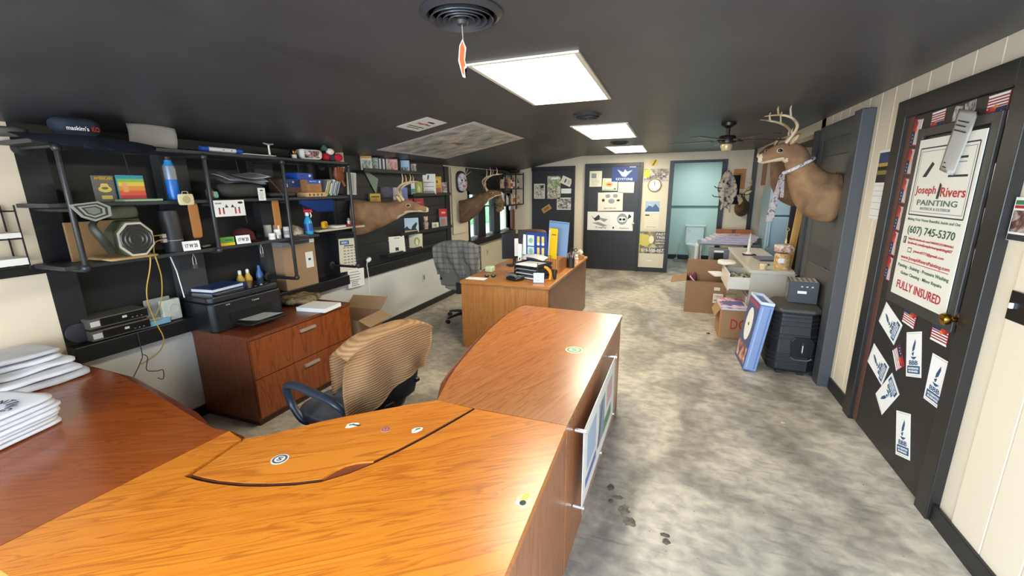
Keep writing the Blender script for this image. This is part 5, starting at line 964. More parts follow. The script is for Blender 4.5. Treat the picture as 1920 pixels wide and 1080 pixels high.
# ------------------------------------------------------------------ DEER MOUNTS
def deer(name, label, loc, rz, rings_, head_i, mt, antl=1.0, tie=None, ears=1.0, tines=3, aspread=0.10):
    """forward is local +Y; rings_ = (forward, up, half width, half height)"""
    t = thing(name, label, 'deer mount', loc, rz)
    pts = [Vector((0, r[0], r[1])) for r in rings_]; n = len(pts); seg = 30; fine = []
    def cr_(a, b_, c, d, s): return 0.5*((2*b_)+(-a+c)*s+(2*a-5*b_+4*c-d)*s*s+(-a+3*b_-3*c+d)*s**3)
    for i in range(n-1):
        for k in range(6):
            s = k/6; q = [rings_[max(0, i-1)], rings_[i], rings_[i+1], rings_[min(n-1, i+2)]]
            fine.append([cr_(q[0][j], q[1][j], q[2][j], q[3][j], s) for j in range(4)])
    fine.append(list(rings_[-1])); N = len(fine); rs = []
    for i, f in enumerate(fine):
        a = fine[max(0, i-1)]; c = fine[min(N-1, i+1)]; tt = Vector((0, c[0]-a[0], c[1]-a[1])).normalized()
        blend = min(1, f[0]/0.12); tt = (Vector((0, 1, 0))*(1-blend)+tt*blend).normalized(); vv = Vector((0, -tt.z, tt.y))
        ring = []
        for k in range(seg):
            an = 2*PI*k/seg; P = Vector((0, f[0], f[1]))+Vector((1, 0, 0))*f[2]*math.cos(an)+vv*f[3]*math.sin(an)
            P += noise.noise_vector(P*14)*0.005; ring.append(P)
        rs.append(ring)
    b = B(); b.rings(rs)
    bm = b.bm; bm.faces.ensure_lookup_table(); bmesh.ops.recalc_face_normals(bm, faces=bm.faces)
    hy = rings_[head_i][0]
    for f in bm.faces:
        c = f.calc_center_median()
        if f.normal.z < -0.55 and c.y > hy*0.85: f.material_index = 1
        if c.y > rings_[-2][0]: f.material_index = 1
    o = b.obj('body', [mt, FURW], t, smooth=2)
    hx = rings_[head_i]; Hc = Vector((0, hx[0], hx[1])); nx = rings_[-1]; Nc = Vector((0, nx[0], nx[1])); hd = (Nc-Hc).normalized(); hu = Vector((0, -hd.z, hd.y))
    for s in (-1, 1):
        e = Hc+hd*0.045+hu*0.022+Vector((s*hx[2]*0.86, 0, 0))
        B().ell((0, 0, 0), 0.008, 0.026, 0.019, 14, 8, T(*e)).obj('eye_ring', FURW, t, smooth=True)
        B().ell((0, 0, 0), 0.011, 0.020, 0.0145, 14, 8, T(*(e+Vector((s*0.003, 0, 0))))).obj('eye', M('#0c0a09', 0.1), t, smooth=True)
        base = Hc-hd*0.03+hu*0.05+Vector((s*hx[2]*0.7, 0, 0)); tip = base+Vector((s*0.13*ears, -0.05, 0.07))
        ex = (tip-base); L_ = ex.length; en = ex.normalized(); side = en.cross(Vector((0, 1, 0))).normalized()
        rr = []
        for k, (fr, wd) in enumerate(((0, 0.018), (0.25, 0.034), (0.5, 0.04), (0.75, 0.03), (0.93, 0.013), (1, 0.004))):
            c = base+ex*fr; dn = en.cross(side)
            rr.append([c+side*wd*math.cos(2*PI*q/10)+dn*wd*0.25*math.sin(2*PI*q/10) for q in range(10)])
        B().rings(rr).obj('ear', mt, t, smooth=2)
        rr2 = []
        for k, (fr, wd) in enumerate(((0.15, 0.016), (0.4, 0.026), (0.7, 0.02), (0.88, 0.008))):
            c = base+ex*fr+Vector((0, 0.007, 0)); dn = en.cross(side)
            rr2.append([c+side*wd*math.cos(2*PI*q/10)+dn*wd*0.25*math.sin(2*PI*q/10) for q in range(10)])
        B().rings(rr2).obj('inner_ear', FURW, t, smooth=2)
        if antl:
            A = Hc-hd*0.015+hu*0.07+Vector((s*0.03, 0, 0)); a_ = antl
            bp = [A, A+Vector((s*0.03, -0.035, 0.06))*a_, A+Vector((s*aspread, -0.045, 0.13))*a_, A+Vector((s*(aspread+0.05), 0.02, 0.19))*a_, A+Vector((s*(aspread+0.04), 0.11, 0.215))*a_, A+Vector((s*aspread*0.7, 0.20, 0.22))*a_]
            B().tube(bp, [0.015, 0.013, 0.012, 0.0105, 0.008, 0.003], 8, sm=True).obj('antler', BONE, t, smooth=True)
            an = [c for c in t.children if c.name.startswith('antler')][-1]
            for k, (i0, ln) in enumerate(((1, 0.06), (3, 0.12), (4, 0.09))[:tines]):
                p = bp[i0]; B().tube([p, p+Vector((-s*0.005, 0.01, ln*0.55))*a_, p+Vector((-s*0.02, 0.0, ln))*a_], [0.009, 0.007, 0.002], 7).obj('tine', BONE, an, smooth=True)
    B().ell((0, 0, 0), nx[2]*0.9, 0.014, nx[3]*0.55, 14, 8, T(*(Nc+hu*0.008+hd*0.004))).obj('nose', M('#171211', 0.35), t, smooth=True)
    B().tube([Nc-hd*0.0-hu*0.012+Vector((x, -abs(x)*1.9, 0)) for x in (-0.028, -0.015, 0, 0.015, 0.028)], 0.004, 6).obj('mouth_line', M('#2b1c16', 0.6), t)
    return t
RU = [(0.0, 0.0, 0.145, 0.205), (0.05, 0.0, 0.155, 0.215), (0.12, 0.03, 0.15, 0.205), (0.20, 0.10, 0.13, 0.17), (0.27, 0.20, 0.105, 0.125), (0.315, 0.29, 0.085, 0.10), (0.355, 0.365, 0.076, 0.094), (0.43, 0.395, 0.068, 0.084), (0.50, 0.38, 0.054, 0.068), (0.56, 0.355, 0.041, 0.052), (0.605, 0.342, 0.034, 0.043), (0.632, 0.336, 0.018, 0.024)]
dr = deer('deer_mount', 'brown deer shoulder mount with antlers and a patterned scarf on the right hand closet door', (XR-0.038, 4.47, 1.58), PI/2, RU, 7, FUR, 1.0)
b = B(); rr = []
for k in range(25):
    a = 2*PI*k/24; rr.append((0.098*math.cos(a), 0.312+0.105*math.sin(a), 0.275-0.060*math.sin(a)))
t = thing('neck_scarf', 'purple and white patterned scarf tied around the neck of the right deer mount', 'scarf', dr.location, PI/2)
B().tube(rr, 0.014, 8, cap=False).obj('loop', FLORAL, t, smooth=True)
B().grid(lambda u, v: (0.03+0.012*math.sin(v*6+u*4), 0.425+0.055*v+(u-0.5)*(0.035+0.035*v), 0.22-0.43*v-0.02*u), 6, 14, 0.006).obj('hanging_end', FLORAL, t, smooth=2)
B().grid(lambda u, v: (0.05+0.01*math.sin(v*5), 0.41-0.01*v+(u-0.5)*0.03, 0.22-0.22*v), 4, 8, 0.006).obj('hanging_end', FLORAL, t, smooth=2)
RU2 = [(r[0]*0.70, r[1], r[2]*0.9, r[3]*0.9) for r in RU]
deer('deer_mount', 'darker deer shoulder mount mostly hidden behind the right deer mount', (XR-0.075, 5.50, 1.66), PI/2-0.15, RU2, 7, FURD, 0.0)
RL = [(0.0, 0.0, 0.14, 0.195), (0.08, 0.0, 0.145, 0.19), (0.18, 0.01, 0.13, 0.165), (0.30, 0.03, 0.105, 0.135), (0.41, 0.055, 0.088, 0.108), (0.49, 0.085, 0.078, 0.092), (0.56, 0.105, 0.068, 0.08), (0.63, 0.105, 0.058, 0.066), (0.70, 0.09, 0.044, 0.05), (0.76, 0.075, 0.034, 0.038), (0.80, 0.068, 0.029, 0.031), (0.822, 0.065, 0.016, 0.018)]
deer('deer_mount', 'large brown deer mount with antlers at the end of the pipe shelves', (XL+0.02, 3.78, 1.40), -PI/2+0.50, RL, 6, FUR, 0.9, aspread=0.13)
RL2 = [(0.0, 0.0, 0.14, 0.18), (0.07, 0.01, 0.145, 0.185), (0.16, 0.05, 0.13, 0.165), (0.26, 0.11, 0.11, 0.14), (0.35, 0.18, 0.09, 0.11), (0.42, 0.235, 0.078, 0.092), (0.49, 0.27, 0.068, 0.08), (0.56, 0.285, 0.056, 0.064), (0.62, 0.29, 0.042, 0.048), (0.67, 0.29, 0.034, 0.037), (0.70, 0.29, 0.029, 0.031), (0.72, 0.29, 0.015, 0.018)]
deer('deer_mount', 'dark brown deer mount with broad antlers beside the window on the left wall', (XL+0.035, 6.28, 1.33), -PI/2+0.55, RL2, 6, FURD, 1.15, aspread=0.13)

# ------------------------------------------------------------------ OFFICE CHAIRS
def chair(name, label, loc, rz, seatmat, frame_mt, back_h=0.98):
    t = thing(name, label, 'chair', loc, rz)
    for k in range(5):
        a = 2*PI*k/5+0.3
        g = B().tube([(0.03*math.cos(a), 0.03*math.sin(a), 0.10), (0.16*math.cos(a), 0.16*math.sin(a), 0.095), (0.30*math.cos(a), 0.30*math.sin(a), 0.07)], [0.025, 0.02, 0.014], 8).obj('leg', frame_mt, t, smooth=True)
        B().cyl((0, 0, 0), 0.026, -0.022, 0.022, 14, T(0.30*math.cos(a), 0.30*math.sin(a), 0.028) @ RZ(a) @ RX(PI/2)).obj('caster', BLK, g, smooth=True)
    B().lathe([(0.03, 0.08), (0.03, 0.2), (0.02, 0.21), (0.02, 0.40), (0.06, 0.41), (0.06, 0.43)], seg=16).obj('gas_column', BLKM, t, smooth=True)
    B().soft((0, 0.02, 0.475), 0.50, 0.48, 0.09, amp=0.004, fr=6, p=4, n=14, nz=5).obj('seat', seatmat, t, smooth=2)
    def bk(u, v):
        x = (u-0.5)*(0.52-0.10*v*v); z = 0.50+(back_h-0.50)*v; return (x, -0.235-0.07*v-0.03*math.sin(v*3)+0.9*x*x*0.5, z)
    B().grid(bk, 12, 12, 0.045).obj('backrest', seatmat, t, smooth=2, bev=0.01)
    B().box(-0.03, 0.03, -0.30, -0.05, 0.415, 0.44).box(-0.03, 0.03, -0.29, -0.27, 0.43, 0.56).obj('back_support', BLKM, t, bev=0.006)
    for s in (-1, 1):
        B().tube([(s*0.235, -0.235, 0.60), (s*0.262, -0.18, 0.66), (s*0.27, -0.05, 0.675), (s*0.27, 0.14, 0.675), (s*0.27, 0.21, 0.645), (s*0.265, 0.20, 0.56), (s*0.255, 0.13, 0.47), (s*0.21, 0.10, 0.44)], [0.018, 0.024, 0.028, 0.028, 0.024, 0.02, 0.02, 0.018], 10, flat=0.75, sm=True).obj('armrest', frame_mt, t, smooth=True)
        B().cyl((0, 0, 0), 0.014, -0.01, 0.012, 12, T(s*0.24, -0.25, 0.595) @ RY(PI/2)).obj('bolt', BLK, t, smooth=True)
    return t
LEATH = ramp_mat('worn_leather', [(0.35, '#2a2d33'), (0.6, '#4d4f55')], nscale=7, rough=0.32, bump=0.1)
c1 = chair('office_chair', 'black leather office chair draped with a tan cloth inside the U shaped desk', (-1.63, 1.76, 0), 1.37, LEATH, M('#2b3340', 0.35), 0.98)
def drape(parent, h, hang_f, hang_b, wd, mt, name, label, cat, skew=0.0, amp=0.012, seed=0, rz=0, top=0.99, lowr=0.0, thick=0.004, off_=0.012):
    t = B()
    tot = hang_f+0.07+hang_b
    def fn(u, v):
        s = v*tot; x = (u-0.5)*wd*(1.0+0.05*math.sin(v*3))
        edge = (u-0.5)*2
        if s < hang_b: z = top-(hang_b-s)*(1.0+lowr*(0.5-u)); y = -0.335-off_-0.02*edge*edge*(-1)+(top-z)*0.16
        elif s < hang_b+0.07: k = (s-hang_b)/0.07; z = top+0.016*math.sin(k*PI); y = -0.335-off_+k*(0.075+2*off_)
        else: z = top-(s-hang_b-0.07); y = -0.26+off_+(top-z)*0.12
        z -= 0.05*abs(edge)**3+skew*(u-0.5); z -= 0.02*abs(edge)**2
        w_ = 1 if s < hang_b else 0.5
        y += amp*w_*math.sin(u*16+s*9+seed)*min(1, abs(top-z)*4)*-1*0.6; y += noise.noise(Vector((u*4, s*6, seed)))*amp*0.7
        return (x, y, z)
    o = t.grid(fn, 30, 36, thick).obj(name, mt, smooth=2); o.location = parent.location; o.rotation_euler = (0, 0, rz); tag(o, label, cat); return o
drape(c1, 0.98, 0.22, 0.36, 0.55, TAN, 'tan_cloth', 'tan ribbed cloth draped over the back of the near office chair', 'cloth', skew=0.0, amp=0.02, seed=2, rz=1.37, top=0.995, lowr=0.6, off_=0.03)
c2 = chair('office_chair', 'grey and black office chair under a plaid shirt beside the far brown desk', (-2.45, 4.82, 0), 0.12, M('#8e8b86', 0.8), BLKM, 1.06)
drape(c2, 1.06, 0.30, 0.42, 0.56, PLAID, 'plaid_shirt', 'grey plaid shirt draped over the back of the far office chair', 'shirt', amp=0.04, seed=5, rz=0.12, top=1.075, lowr=-0.3, off_=0.03)

# ------------------------------------------------------------------ SECOND DESK AND ITS CLUTTER
D2 = ZT
t = thing('brown_desk', 'plain light brown wooden desk standing beyond the U shaped desk', 'desk', (-1.565, 4.9, 0))
B().prism([(-0.485, -1.02), (0.505, -1.02), (0.505, 0.98), (0.44, 1.04), (-0.485, 1.04)], D2-0.03, D2).obj('worktop', W_DSK, t, bev=0.004)
W_DSKV = wood('oak_panel_wood', '#97602b', '#a56a31', '#b0753a', along=2, rough=0.45); W_DSKS = wood('oak_side_wood', '#6b4226', '#784a2b', '#845333', along=2, rough=0.45)
bx(-0.475, 0.485, -1.005, -0.98, 0, D2-0.031).obj('end_panel', W_DSKV, t); bx(-0.475, 0.485, 0.96, 0.985, 0, D2-0.031).obj('end_panel', W_DSKV, t); bx(0.465, 0.49, -0.979, 0.959, 0, D2-0.031).obj('modesty_panel', W_DSKS, t)
# divider board on the desktop
o = bx(-0.009, 0.009, -0.30, 0.32, 0, 0.155).obj('desk_divider', W_DSKV, loc=(-1.155, 4.86, D2+0.001), bev=0.003); tag(o, 'low upright wooden divider board on the brown desk', 'divider')
# black letter trays stack
t = thing('letter_trays', 'stack of four black letter trays on the brown desk', 'tray', (-1.36, 4.28, D2+0.001), -0.35)
for k in range(4):
    z = 0.045*k
    B().box(-0.16, 0.16, -0.13, 0.13, z, z+0.006).box(-0.16, -0.154, -0.13, 0.13, z+0.006, z+0.034).box(0.154, 0.16, -0.13, 0.13, z+0.006, z+0.034).box(-0.154, 0.154, 0.124, 0.13, z+0.006, z+0.034).obj('tray', M('#2a2a2e', 0.3), t, bev=0.002)
    bx(-0.14, 0.13, -0.125, 0.11, z+0.008, z+0.018).obj('papers', [PAPER, LGREY, M('#8d8f94', 0.6), PAPER][k], t)
for x in (-0.157, 0.157): B().tube([(x, -0.127, 0), (x, -0.127, 0.19)], 0.004, 6).obj('post', M('#2a2a2e', 0.3), t)
# upright file rack with folders
t = thing('file_rack', 'upright black wire file holder on the brown desk', 'rack', (-1.40, 4.60, D2+0.001), -0.3)
b = B()
for k in range(6): b.tube([(-0.17, -0.10+0.05*k, 0.0), (-0.17, -0.10+0.05*k, 0.20), (0.17, -0.10+0.05*k, 0.20), (0.17, -0.10+0.05*k, 0.0)], 0.003, 6)
b.obj('wire_frame', BLK, t); B().box(-0.18, 0.18, -0.12, 0.17, 0, 0.012).obj('base', BLK, t)
def folder(label, x, y, z, wd, ht, mt, items=(), ang=0, yaw=-PI/2-0.25, th=0.006):
    return sheet('upright_folder', label, 'folder', (x, y, z+ht/2+abs(math.sin(math.radians(ang)))*wd/2), yaw, wd, ht, th, mt, items, ang=ang, group='folders in the file holder')
FZ = D2+0.18
folder('blue printed calendar folder with white and yellow panels, front of the file holder', -1.395, 4.52, FZ-0.02, 0.27, 0.30, M('#2a4692', 0.45), [('R', -0.27, 0.2, 0.33, 0.4, M('#dfe8dc', 0.5)), ('E', -0.27, 0.2, 0.1, 0.1, M('#9cc0a0', 0.5)), ('R', -0.27, -0.22, 0.33, 0.36, M('#c9dde0', 0.5)), ('E', -0.27, -0.2, 0.1, 0.1, M('#8fb8a8', 0.5))] + [('R', 0.1+0.22*i, 0.22-0.42*j, 0.12, 0.3, M('#ecd063', 0.5)) for i in (0, 1) for j in (0, 1)] + [('E', 0.1+0.22*i, 0.08-0.42*j, 0.07, 0.05, WHITE) for i in (0, 1) for j in (0, 1)])
folder('bright yellow folder with a white edge in the file holder', -1.225, 4.60, FZ-0.02, 0.11, 0.34, M('#f0c312', 0.45), [('R', -0.42, 0, 0.16, 0.9, PAPER), ('R', 0.1, 0.3, 0.5, 0.04, M('#8a7020', 0.5))], ang=-3)
folder('large pale blue folder standing behind the others in the file holder', -1.21, 4.78, FZ-0.02, 0.26, 0.40, M('#7d9cc6', 0.5), [('R', 0, 0.46, 0.95, 0.03, M('#5f7ea8', 0.5))], ang=-4)
folder('black folder at the left of the file holder', -1.60, 4.62, FZ-0.04, 0.10, 0.34, M('#3a3a3c', 0.5), ang=2)
folder('white folder with a small dark print in the file holder', -1.545, 4.56, FZ-0.04, 0.06, 0.29, WHITE, [('R', 0, -0.35, 0.4, 0.1, INK)], ang=-4)
folder('narrow white folder at the far left of the file holder', -1.585, 4.50, FZ-0.05, 0.05, 0.20, WHITE, [('R', 0, -0.35, 0.3, 0.12, INK)], ang=-2)
o = B().grid(lambda u, v: ((u-0.5)*0.30, (v-0.5)*0.12, 0.02*math.sin(u*3)), 10, 4, 0.003).obj('loose_papers', WHITE, smooth=2, loc=(-1.37, 4.36, D2+0.205)); o.rotation_euler = (0.2, 0.05, -0.3); tag(o, 'white papers lying across the top letter tray', 'paper')
t = thing('desk_monitor', 'dark flat monitor seen from behind beside the file holder', 'monitor', (-1.80, 4.90, D2+0.001), -0.9)
B().box(-0.02, 0.0, -0.16, 0.16, 0.09, 0.40).obj('screen', M('#24252a', 0.35), t, bev=0.004); B().box(-0.014, 0.004, -0.02, 0.02, 0.01, 0.1).obj('neck', BLK, t); B().box(-0.07, 0.07, -0.09, 0.09, 0, 0.01).obj('base', BLK, t, bev=0.003); bx(0.001, 0.003, 0.0, 0.12, 0.12, 0.34).obj('paper_note', WHITE, t)
o = B().soft((0, 0, 0.05), 0.34, 0.14, 0.09, amp=0.01, fr=8, p=3, n=14, nz=5).obj('brown_cushion', M('#4c3630', 0.7), smooth=2, loc=(-1.73, 5.5, D2+0.31)); tag(o, 'dark brown rounded bag on top of the monitor shelf', 'bag')
t = thing('monitor_shelf', 'dark grey file box standing behind the monitor', 'box', (-1.73, 5.5, D2+0.001)); B().box(-0.16, 0.16, -0.09, 0.09, 0, 0.30).obj('body', M('#55555a', 0.5), t, bev=0.004); bx(-0.05, 0.05, -0.092, -0.0905, 0.1, 0.16).obj('label_holder', LGREY, t)
def pens(name, label, x, y, z, r, h, mt, cols):
    t = thing(name, label, 'pen holder', (x, y, z)); B().lathe([(r*0.9, 0), (r, 0.004), (r, h), (r*0.93, h), (r*0.9, 0.01)], seg=16).obj('cup', mt, t, smooth=True)
    for k, c in enumerate(cols):
        a = k*2*PI/len(cols); B().tube([(0.3*r*math.cos(a), 0.3*r*math.sin(a), 0.012), (0.85*r*math.cos(a), 0.85*r*math.sin(a), h+0.05+0.01*(k % 3))], 0.0045, 6).obj('pen', M(c, 0.4), t)
pens('pen_holder', 'dark pen holder full of pens behind the divider board', -1.10, 4.98, D2+0.001, 0.045, 0.12, M('#2c2622', 0.5), ('#1d1d1f', '#c9c9c6', '#3a4d8a', '#8aa08f', '#2a2a2a', '#6d5a7a'))
t = thing('scissors', 'pair of dark handled scissors standing in the pen holder', 'scissors', (-1.085, 5.07, D2+0.002))
for s in (-1, 1): B().tube([(s*0.022+0.018*math.cos(a*PI/6), 0, 0.20+0.02*math.sin(a*PI/6)) for a in range(13)], 0.005, 6, cap=False).obj('handle_ring', M('#38302c', 0.4), t, smooth=True)
B().tube([(0.012, 0, 0.185), (-0.008, 0, 0.02)], 0.005, 6).tube([(-0.012, 0, 0.185), (0.008, 0, 0.02)], 0.005, 6).obj('blades', SILV, t)
t = thing('tape_dispenser', 'orange and black tape gun standing at the right edge of the brown desk', 'tape dispenser', (-1.15, 4.20, D2+0.002), 0.5)
B().tube([(0, 0, 0.0), (0.01, 0, 0.06), (-0.005, 0, 0.10), (-0.035, 0, 0.13), (-0.06, 0, 0.14)], [0.016, 0.016, 0.018, 0.016, 0.01], 10).obj('orange_body', M('#eb9a1c', 0.4), t, smooth=True); B().soft((0.05, 0.0, 0.05), 0.04, 0.05, 0.10, amp=0.004, fr=20, p=3, n=8, nz=6).obj('black_grip', BLK, t, smooth=2)
o = B().box(-0.055, 0.055, -0.008, 0.008, 0, 0.10).obj('blue_cover_card', M('#b7c9e0', 0.5), loc=(-1.22, 4.03, D2+0.002), bev=0.001); o.rotation_euler = (-0.15, 0, 0.15); tag(o, 'pale blue and white printed card standing near the front corner of the brown desk', 'card'); prints_m = bx(-0.04, 0.04, -0.0095, -0.0085, 0.02, 0.08).obj('print', photo('#6f8db8', '#b9cbe0', '#eef2f6', 40), o)
t = thing('rag_doll_ornaments', 'small cream ornament on a wooden block at the far right corner of the brown desk', 'ornament', (-1.12, 5.62, D2+0.001)); B().box(-0.05, 0.05, -0.05, 0.05, 0, 0.05).obj('block', W_DSKV, t, bev=0.003); B().soft((0, 0, 0.09), 0.09, 0.08, 0.08, amp=0.02, fr=24, p=2.3, n=12, nz=8).obj('ornament_body', M('#d9cdb4', 0.8), t, smooth=2)
t = thing('white_trinket', 'small white figure on the brown desk beside the scissors', 'figurine', (-1.10, 5.32, D2+0.001)); B().lathe([(0.022, 0), (0.02, 0.03), (0.026, 0.055), (0.01, 0.075)], seg=12).obj('body', M('#e6e0d2', 0.6), t, smooth=True); B().ell((0, 0, 0.09), 0.02, 0.02, 0.02).obj('head', M('#efe6d6', 0.6), t, smooth=True)
t = thing('sunglasses', 'dark sunglasses lying on the near left corner of the brown desk', 'sunglasses', (-1.80, 4.12, D2+0.001), 0.3)
for s in (-1, 1): B().ell((s*0.035, 0, 0.02), 0.026, 0.005, 0.019, 16, 8).obj('lens', M('#100f12', 0.1), t, smooth=True); B().tube([(s*0.06, 0, 0.025), (s*0.065, 0.06, 0.02), (s*0.06, 0.12, 0.008)], 0.003, 6).obj('temple_arm', BLK, t)
B().tube([(-0.01, 0, 0.026), (0.01, 0, 0.026)], 0.003, 6).obj('bridge', BLK, t)
o = bx(-0.11, 0.11, -0.05, 0.05, 0, 0.004).obj('white_envelope', WHITE, loc=(-1.92, 4.03, D2+0.0005)); tag(o, 'white envelope at the near left corner of the brown desk', 'envelope'); prints(o, 0.22, 0.1, 0.004, [('R', -0.3, 0.3, 0.2, 0.1, GREYP)])
o = B().grid(lambda u, v: ((u-0.5)*0.16, (v-0.5)*0.10, 0.01*math.sin(u*3)), 8, 3, 0.002).obj('pink_paper', M('#ecdcd6', 0.7), smooth=2, loc=(-1.62, 4.42, D2+0.012)); tag(o, 'curled pale pink paper left of the letter trays', 'paper')
o = B().soft((0, 0, 0.035), 0.10, 0.10, 0.07, amp=0.004, p=6, n=8, nz=4).obj('green_box', M('#b9cba0', 0.6), smooth=2, loc=(-1.93, 4.42, D2+0.003)); tag(o, 'pale green box at the left edge of the brown desk', 'box')
t = thing('desk_phone', 'black and silver desk phone in front of the letter trays', 'telephone', (-1.50, 4.10, D2+0.001), -0.4); B().soft((0, 0, 0.02), 0.17, 0.14, 0.035, amp=0.0, p=6, n=10, nz=3).obj('phone_base', BLKM, t, smooth=2); B().tube([(-0.07, -0.05, 0.045), (-0.03, -0.05, 0.06), (0.03, -0.05, 0.06), (0.07, -0.05, 0.045)], [0.018, 0.013, 0.013, 0.018], 10).obj('handset', M('#6d7076', 0.35), t, smooth=True)
bx(0.0, 0.07, 0.01, 0.06, 0.038, 0.042).obj('display', GREYP, t)

# ------------------------------------------------------------------ LEFT WALL, FAR END: rack by the window
t = thing('wall_rack', 'black framed two tier rack crowded with small goods beside the window', 'rack', (XL+0.01, 8.15, 0))
for y in (-0.45, 0.15, 0.62): B().box(0.0, 0.02, y, y+0.02, 1.38, 2.02).box(0.27, 0.29, y, y+0.02, 1.38, 2.02).obj('upright', BLK, t)
for z in (1.38, 1.70, 1.995): B().box(0.0, 0.29, -0.45, 0.64, z-0.018, z).obj('rack_shelf', BLK, t)
RC = ['#d8b48a', '#e5e0d4', '#b5493f', '#c9a24a', '#e8e4da', '#a2564c', '#d9cfc0', '#35373c', '#c9bfae']
for row, z in enumerate((1.702, 1.382)):
    y = 7.77
    for k in range(8):
        h = 0.17+0.06*((k*7+row*3) % 4)/4; w_ = 0.075+0.02*((k+row) % 2)
        t2 = thing('bottle' if k % 3 else 'small_package', ['%s row, item %s from the near end of the wall rack' % (('upper', 'lower')[row], ['first', 'second', 'third', 'fourth', 'fifth', 'sixth', 'seventh', 'eighth'][k])][0], 'bottle' if k % 3 else 'package', (XL+0.20, y, z), 0.2, 'goods on the wall rack')
        c = M(RC[(k+4*row) % 9], 0.45); c2_ = M(RC[(k*2+3+row) % 9], 0.5)
        t2['label'] = ['tan', 'cream', 'red', 'mustard', 'white', 'rust', 'beige', 'black', 'sand'][(k+4*row) % 9]+(' bottle' if k % 3 else ' package')+' on the %s shelf of the wall rack, %s from the near end' % (('upper', 'lower')[row], ['first', 'second', 'third', 'fourth', 'fifth', 'sixth', 'seventh', 'eighth'][k])
        if k % 3: B().lathe([(0.03, 0), (0.032, 0.01), (0.032, h*0.7), (0.012, h*0.85), (0.012, h)], seg=14).obj('bottle_body', c, t2, smooth=True); B().lathe([(0.0325, h*0.2), (0.0325, h*0.6)], seg=14).obj('label_band', c2_, t2, smooth=True)
        else: bx(-0.03, 0.03, -0.035, 0.035, 0, h).obj('body', c, t2, bev=0.002); bx(0.0305, 0.032, -0.025, 0.025, h*0.3, h*0.7).obj('label_patch', c2_, t2)
        y += w_+0.045
o = B().soft((0, 0, 0.06), 0.22, 0.34, 0.11, amp=0.02, fr=12, p=2.5, n=14, nz=6).obj('brown_hat', M('#3b2f29', 0.8), smooth=2, loc=(XL+0.16, 8.55, 2.01)); o.scale = (1, 1, 0.55); tag(o, 'dark brown felt hat on top of the wall rack', 'hat')
t = thing('metal_sculpture', 'tangled dark metal figure hanging above the far deer antlers', 'ornament', (XL+0.24, 7.55, 1.93))
for k in range(5): B().tube([(0, -0.15+0.07*k, 0.0), (0.03, -0.12+0.07*k, 0.06), (0.0, -0.08+0.07*k, 0.10), (-0.02, -0.1+0.06*k, 0.02)], 0.008, 6).obj('metal_bar', M('#4a4a4c', 0.35, 0.7), t, smooth=True)
B().tube([(-0.2, -0.3, 0.01), (0, 0.35, 0.01)], 0.008, 6).obj('rail', BLK, t); B().tube([(0, 0, 0.0), (0.02, 0.05, -0.14)], 0.007, 6).obj('metal_bar', M('#4a4a4c', 0.35, 0.7), t)
o = B().soft((0, 0, 0), 0.12, 0.30, 0.34, amp=0.05, fr=9, p=2.4, n=16, nz=12).obj('camo_net', CAMO, smooth=2, loc=(XL+0.22, 7.60, 1.42)); tag(o, 'bunched camouflage net hanging in front of the window top', 'net')
for k in range(4):
    o = B().lathe([(0.022, 0), (0.024, -0.05), (0.012, -0.09)], seg=10).obj('hanging_tool', M(['#c9ccd0', '#7a7d80', '#b58f8c', '#3c3c40'][k], 0.4), smooth=True, loc=(XL+0.26, 8.02+0.13*k, 1.362)); tag(o, ['pale silver', 'grey', 'dusty pink', 'black'][k]+' small tool hanging under the wall rack', 'tool', 'tools hanging under the wall rack')
o = bx(0, 0.05, 0, 0.14, 0, 0.62).obj('brown_post', M('#5a2f20', 0.5), loc=(XL+0.03, 8.66, 0.83), bev=0.003); tag(o, 'reddish brown wooden board standing on the far end of the window sill', 'board')
t = thing('wall_outlet', 'white outlet plate low on the white wall beside the far office chair', 'outlet', (XL+0.001, 5.15, 0.45)); bx(0, 0.006, -0.035, 0.035, -0.055, 0.055).obj('plate', M('#d0cfca', 0.4), t, bev=0.002); bx(0.0061, 0.008, -0.014, 0.014, -0.03, 0.03).obj('sockets', M('#6d6d6b', 0.4), t)
t2 = dup(t, (XL+0.001, 7.45, 0.5), 'outlet plate on the cream wall below the window')

# ------------------------------------------------------------------ BACK WALL POSTERS
YBK = YB-0.036
def bp(name, label, cat, x, z, wd, ht, mt, items=(), ang=0, y=YBK, grp=None, lean=0): return sheet(name, label, cat, (x, y, z), 'B', wd, ht, 0.002, mt, items, ang=ang, group=grp, lean=lean)
NP = photo('#6c6864', '#b9b5aa', '#e0dccf', 26)
bp('door_notice', 'white text notice at the top left of the right hand black door', 'notice', -1.49, 1.87, 0.25, 0.31, PAPERC, [('R', -0.15, 0.2, 0.4, 0.3, GREYP)] + lines(0, -0.05, -0.4, 0.7, 5, GREYP, 0.02))
bp('door_flag', 'dark blue banner with a white eagle pinned on the black door', 'banner', -0.92, 1.955, 0.50, 0.30, M('#28407f', 0.5), [('P', [(-0.3, 0.3), (-0.05, 0.1), (0.0, 0.3), (0.1, 0.15), (0.3, 0.25), (0.1, -0.1), (0.05, -0.2), (-0.1, -0.15)], M('#b9cbe4', 0.5)), ('T', 'KEYSTONE', 0, -0.33, 0.65, 0.16, M('#c9d6ea', 0.5)), ('R', 0.3, 0.45, 0.25, 0.04, WHITE)], ang=-1)
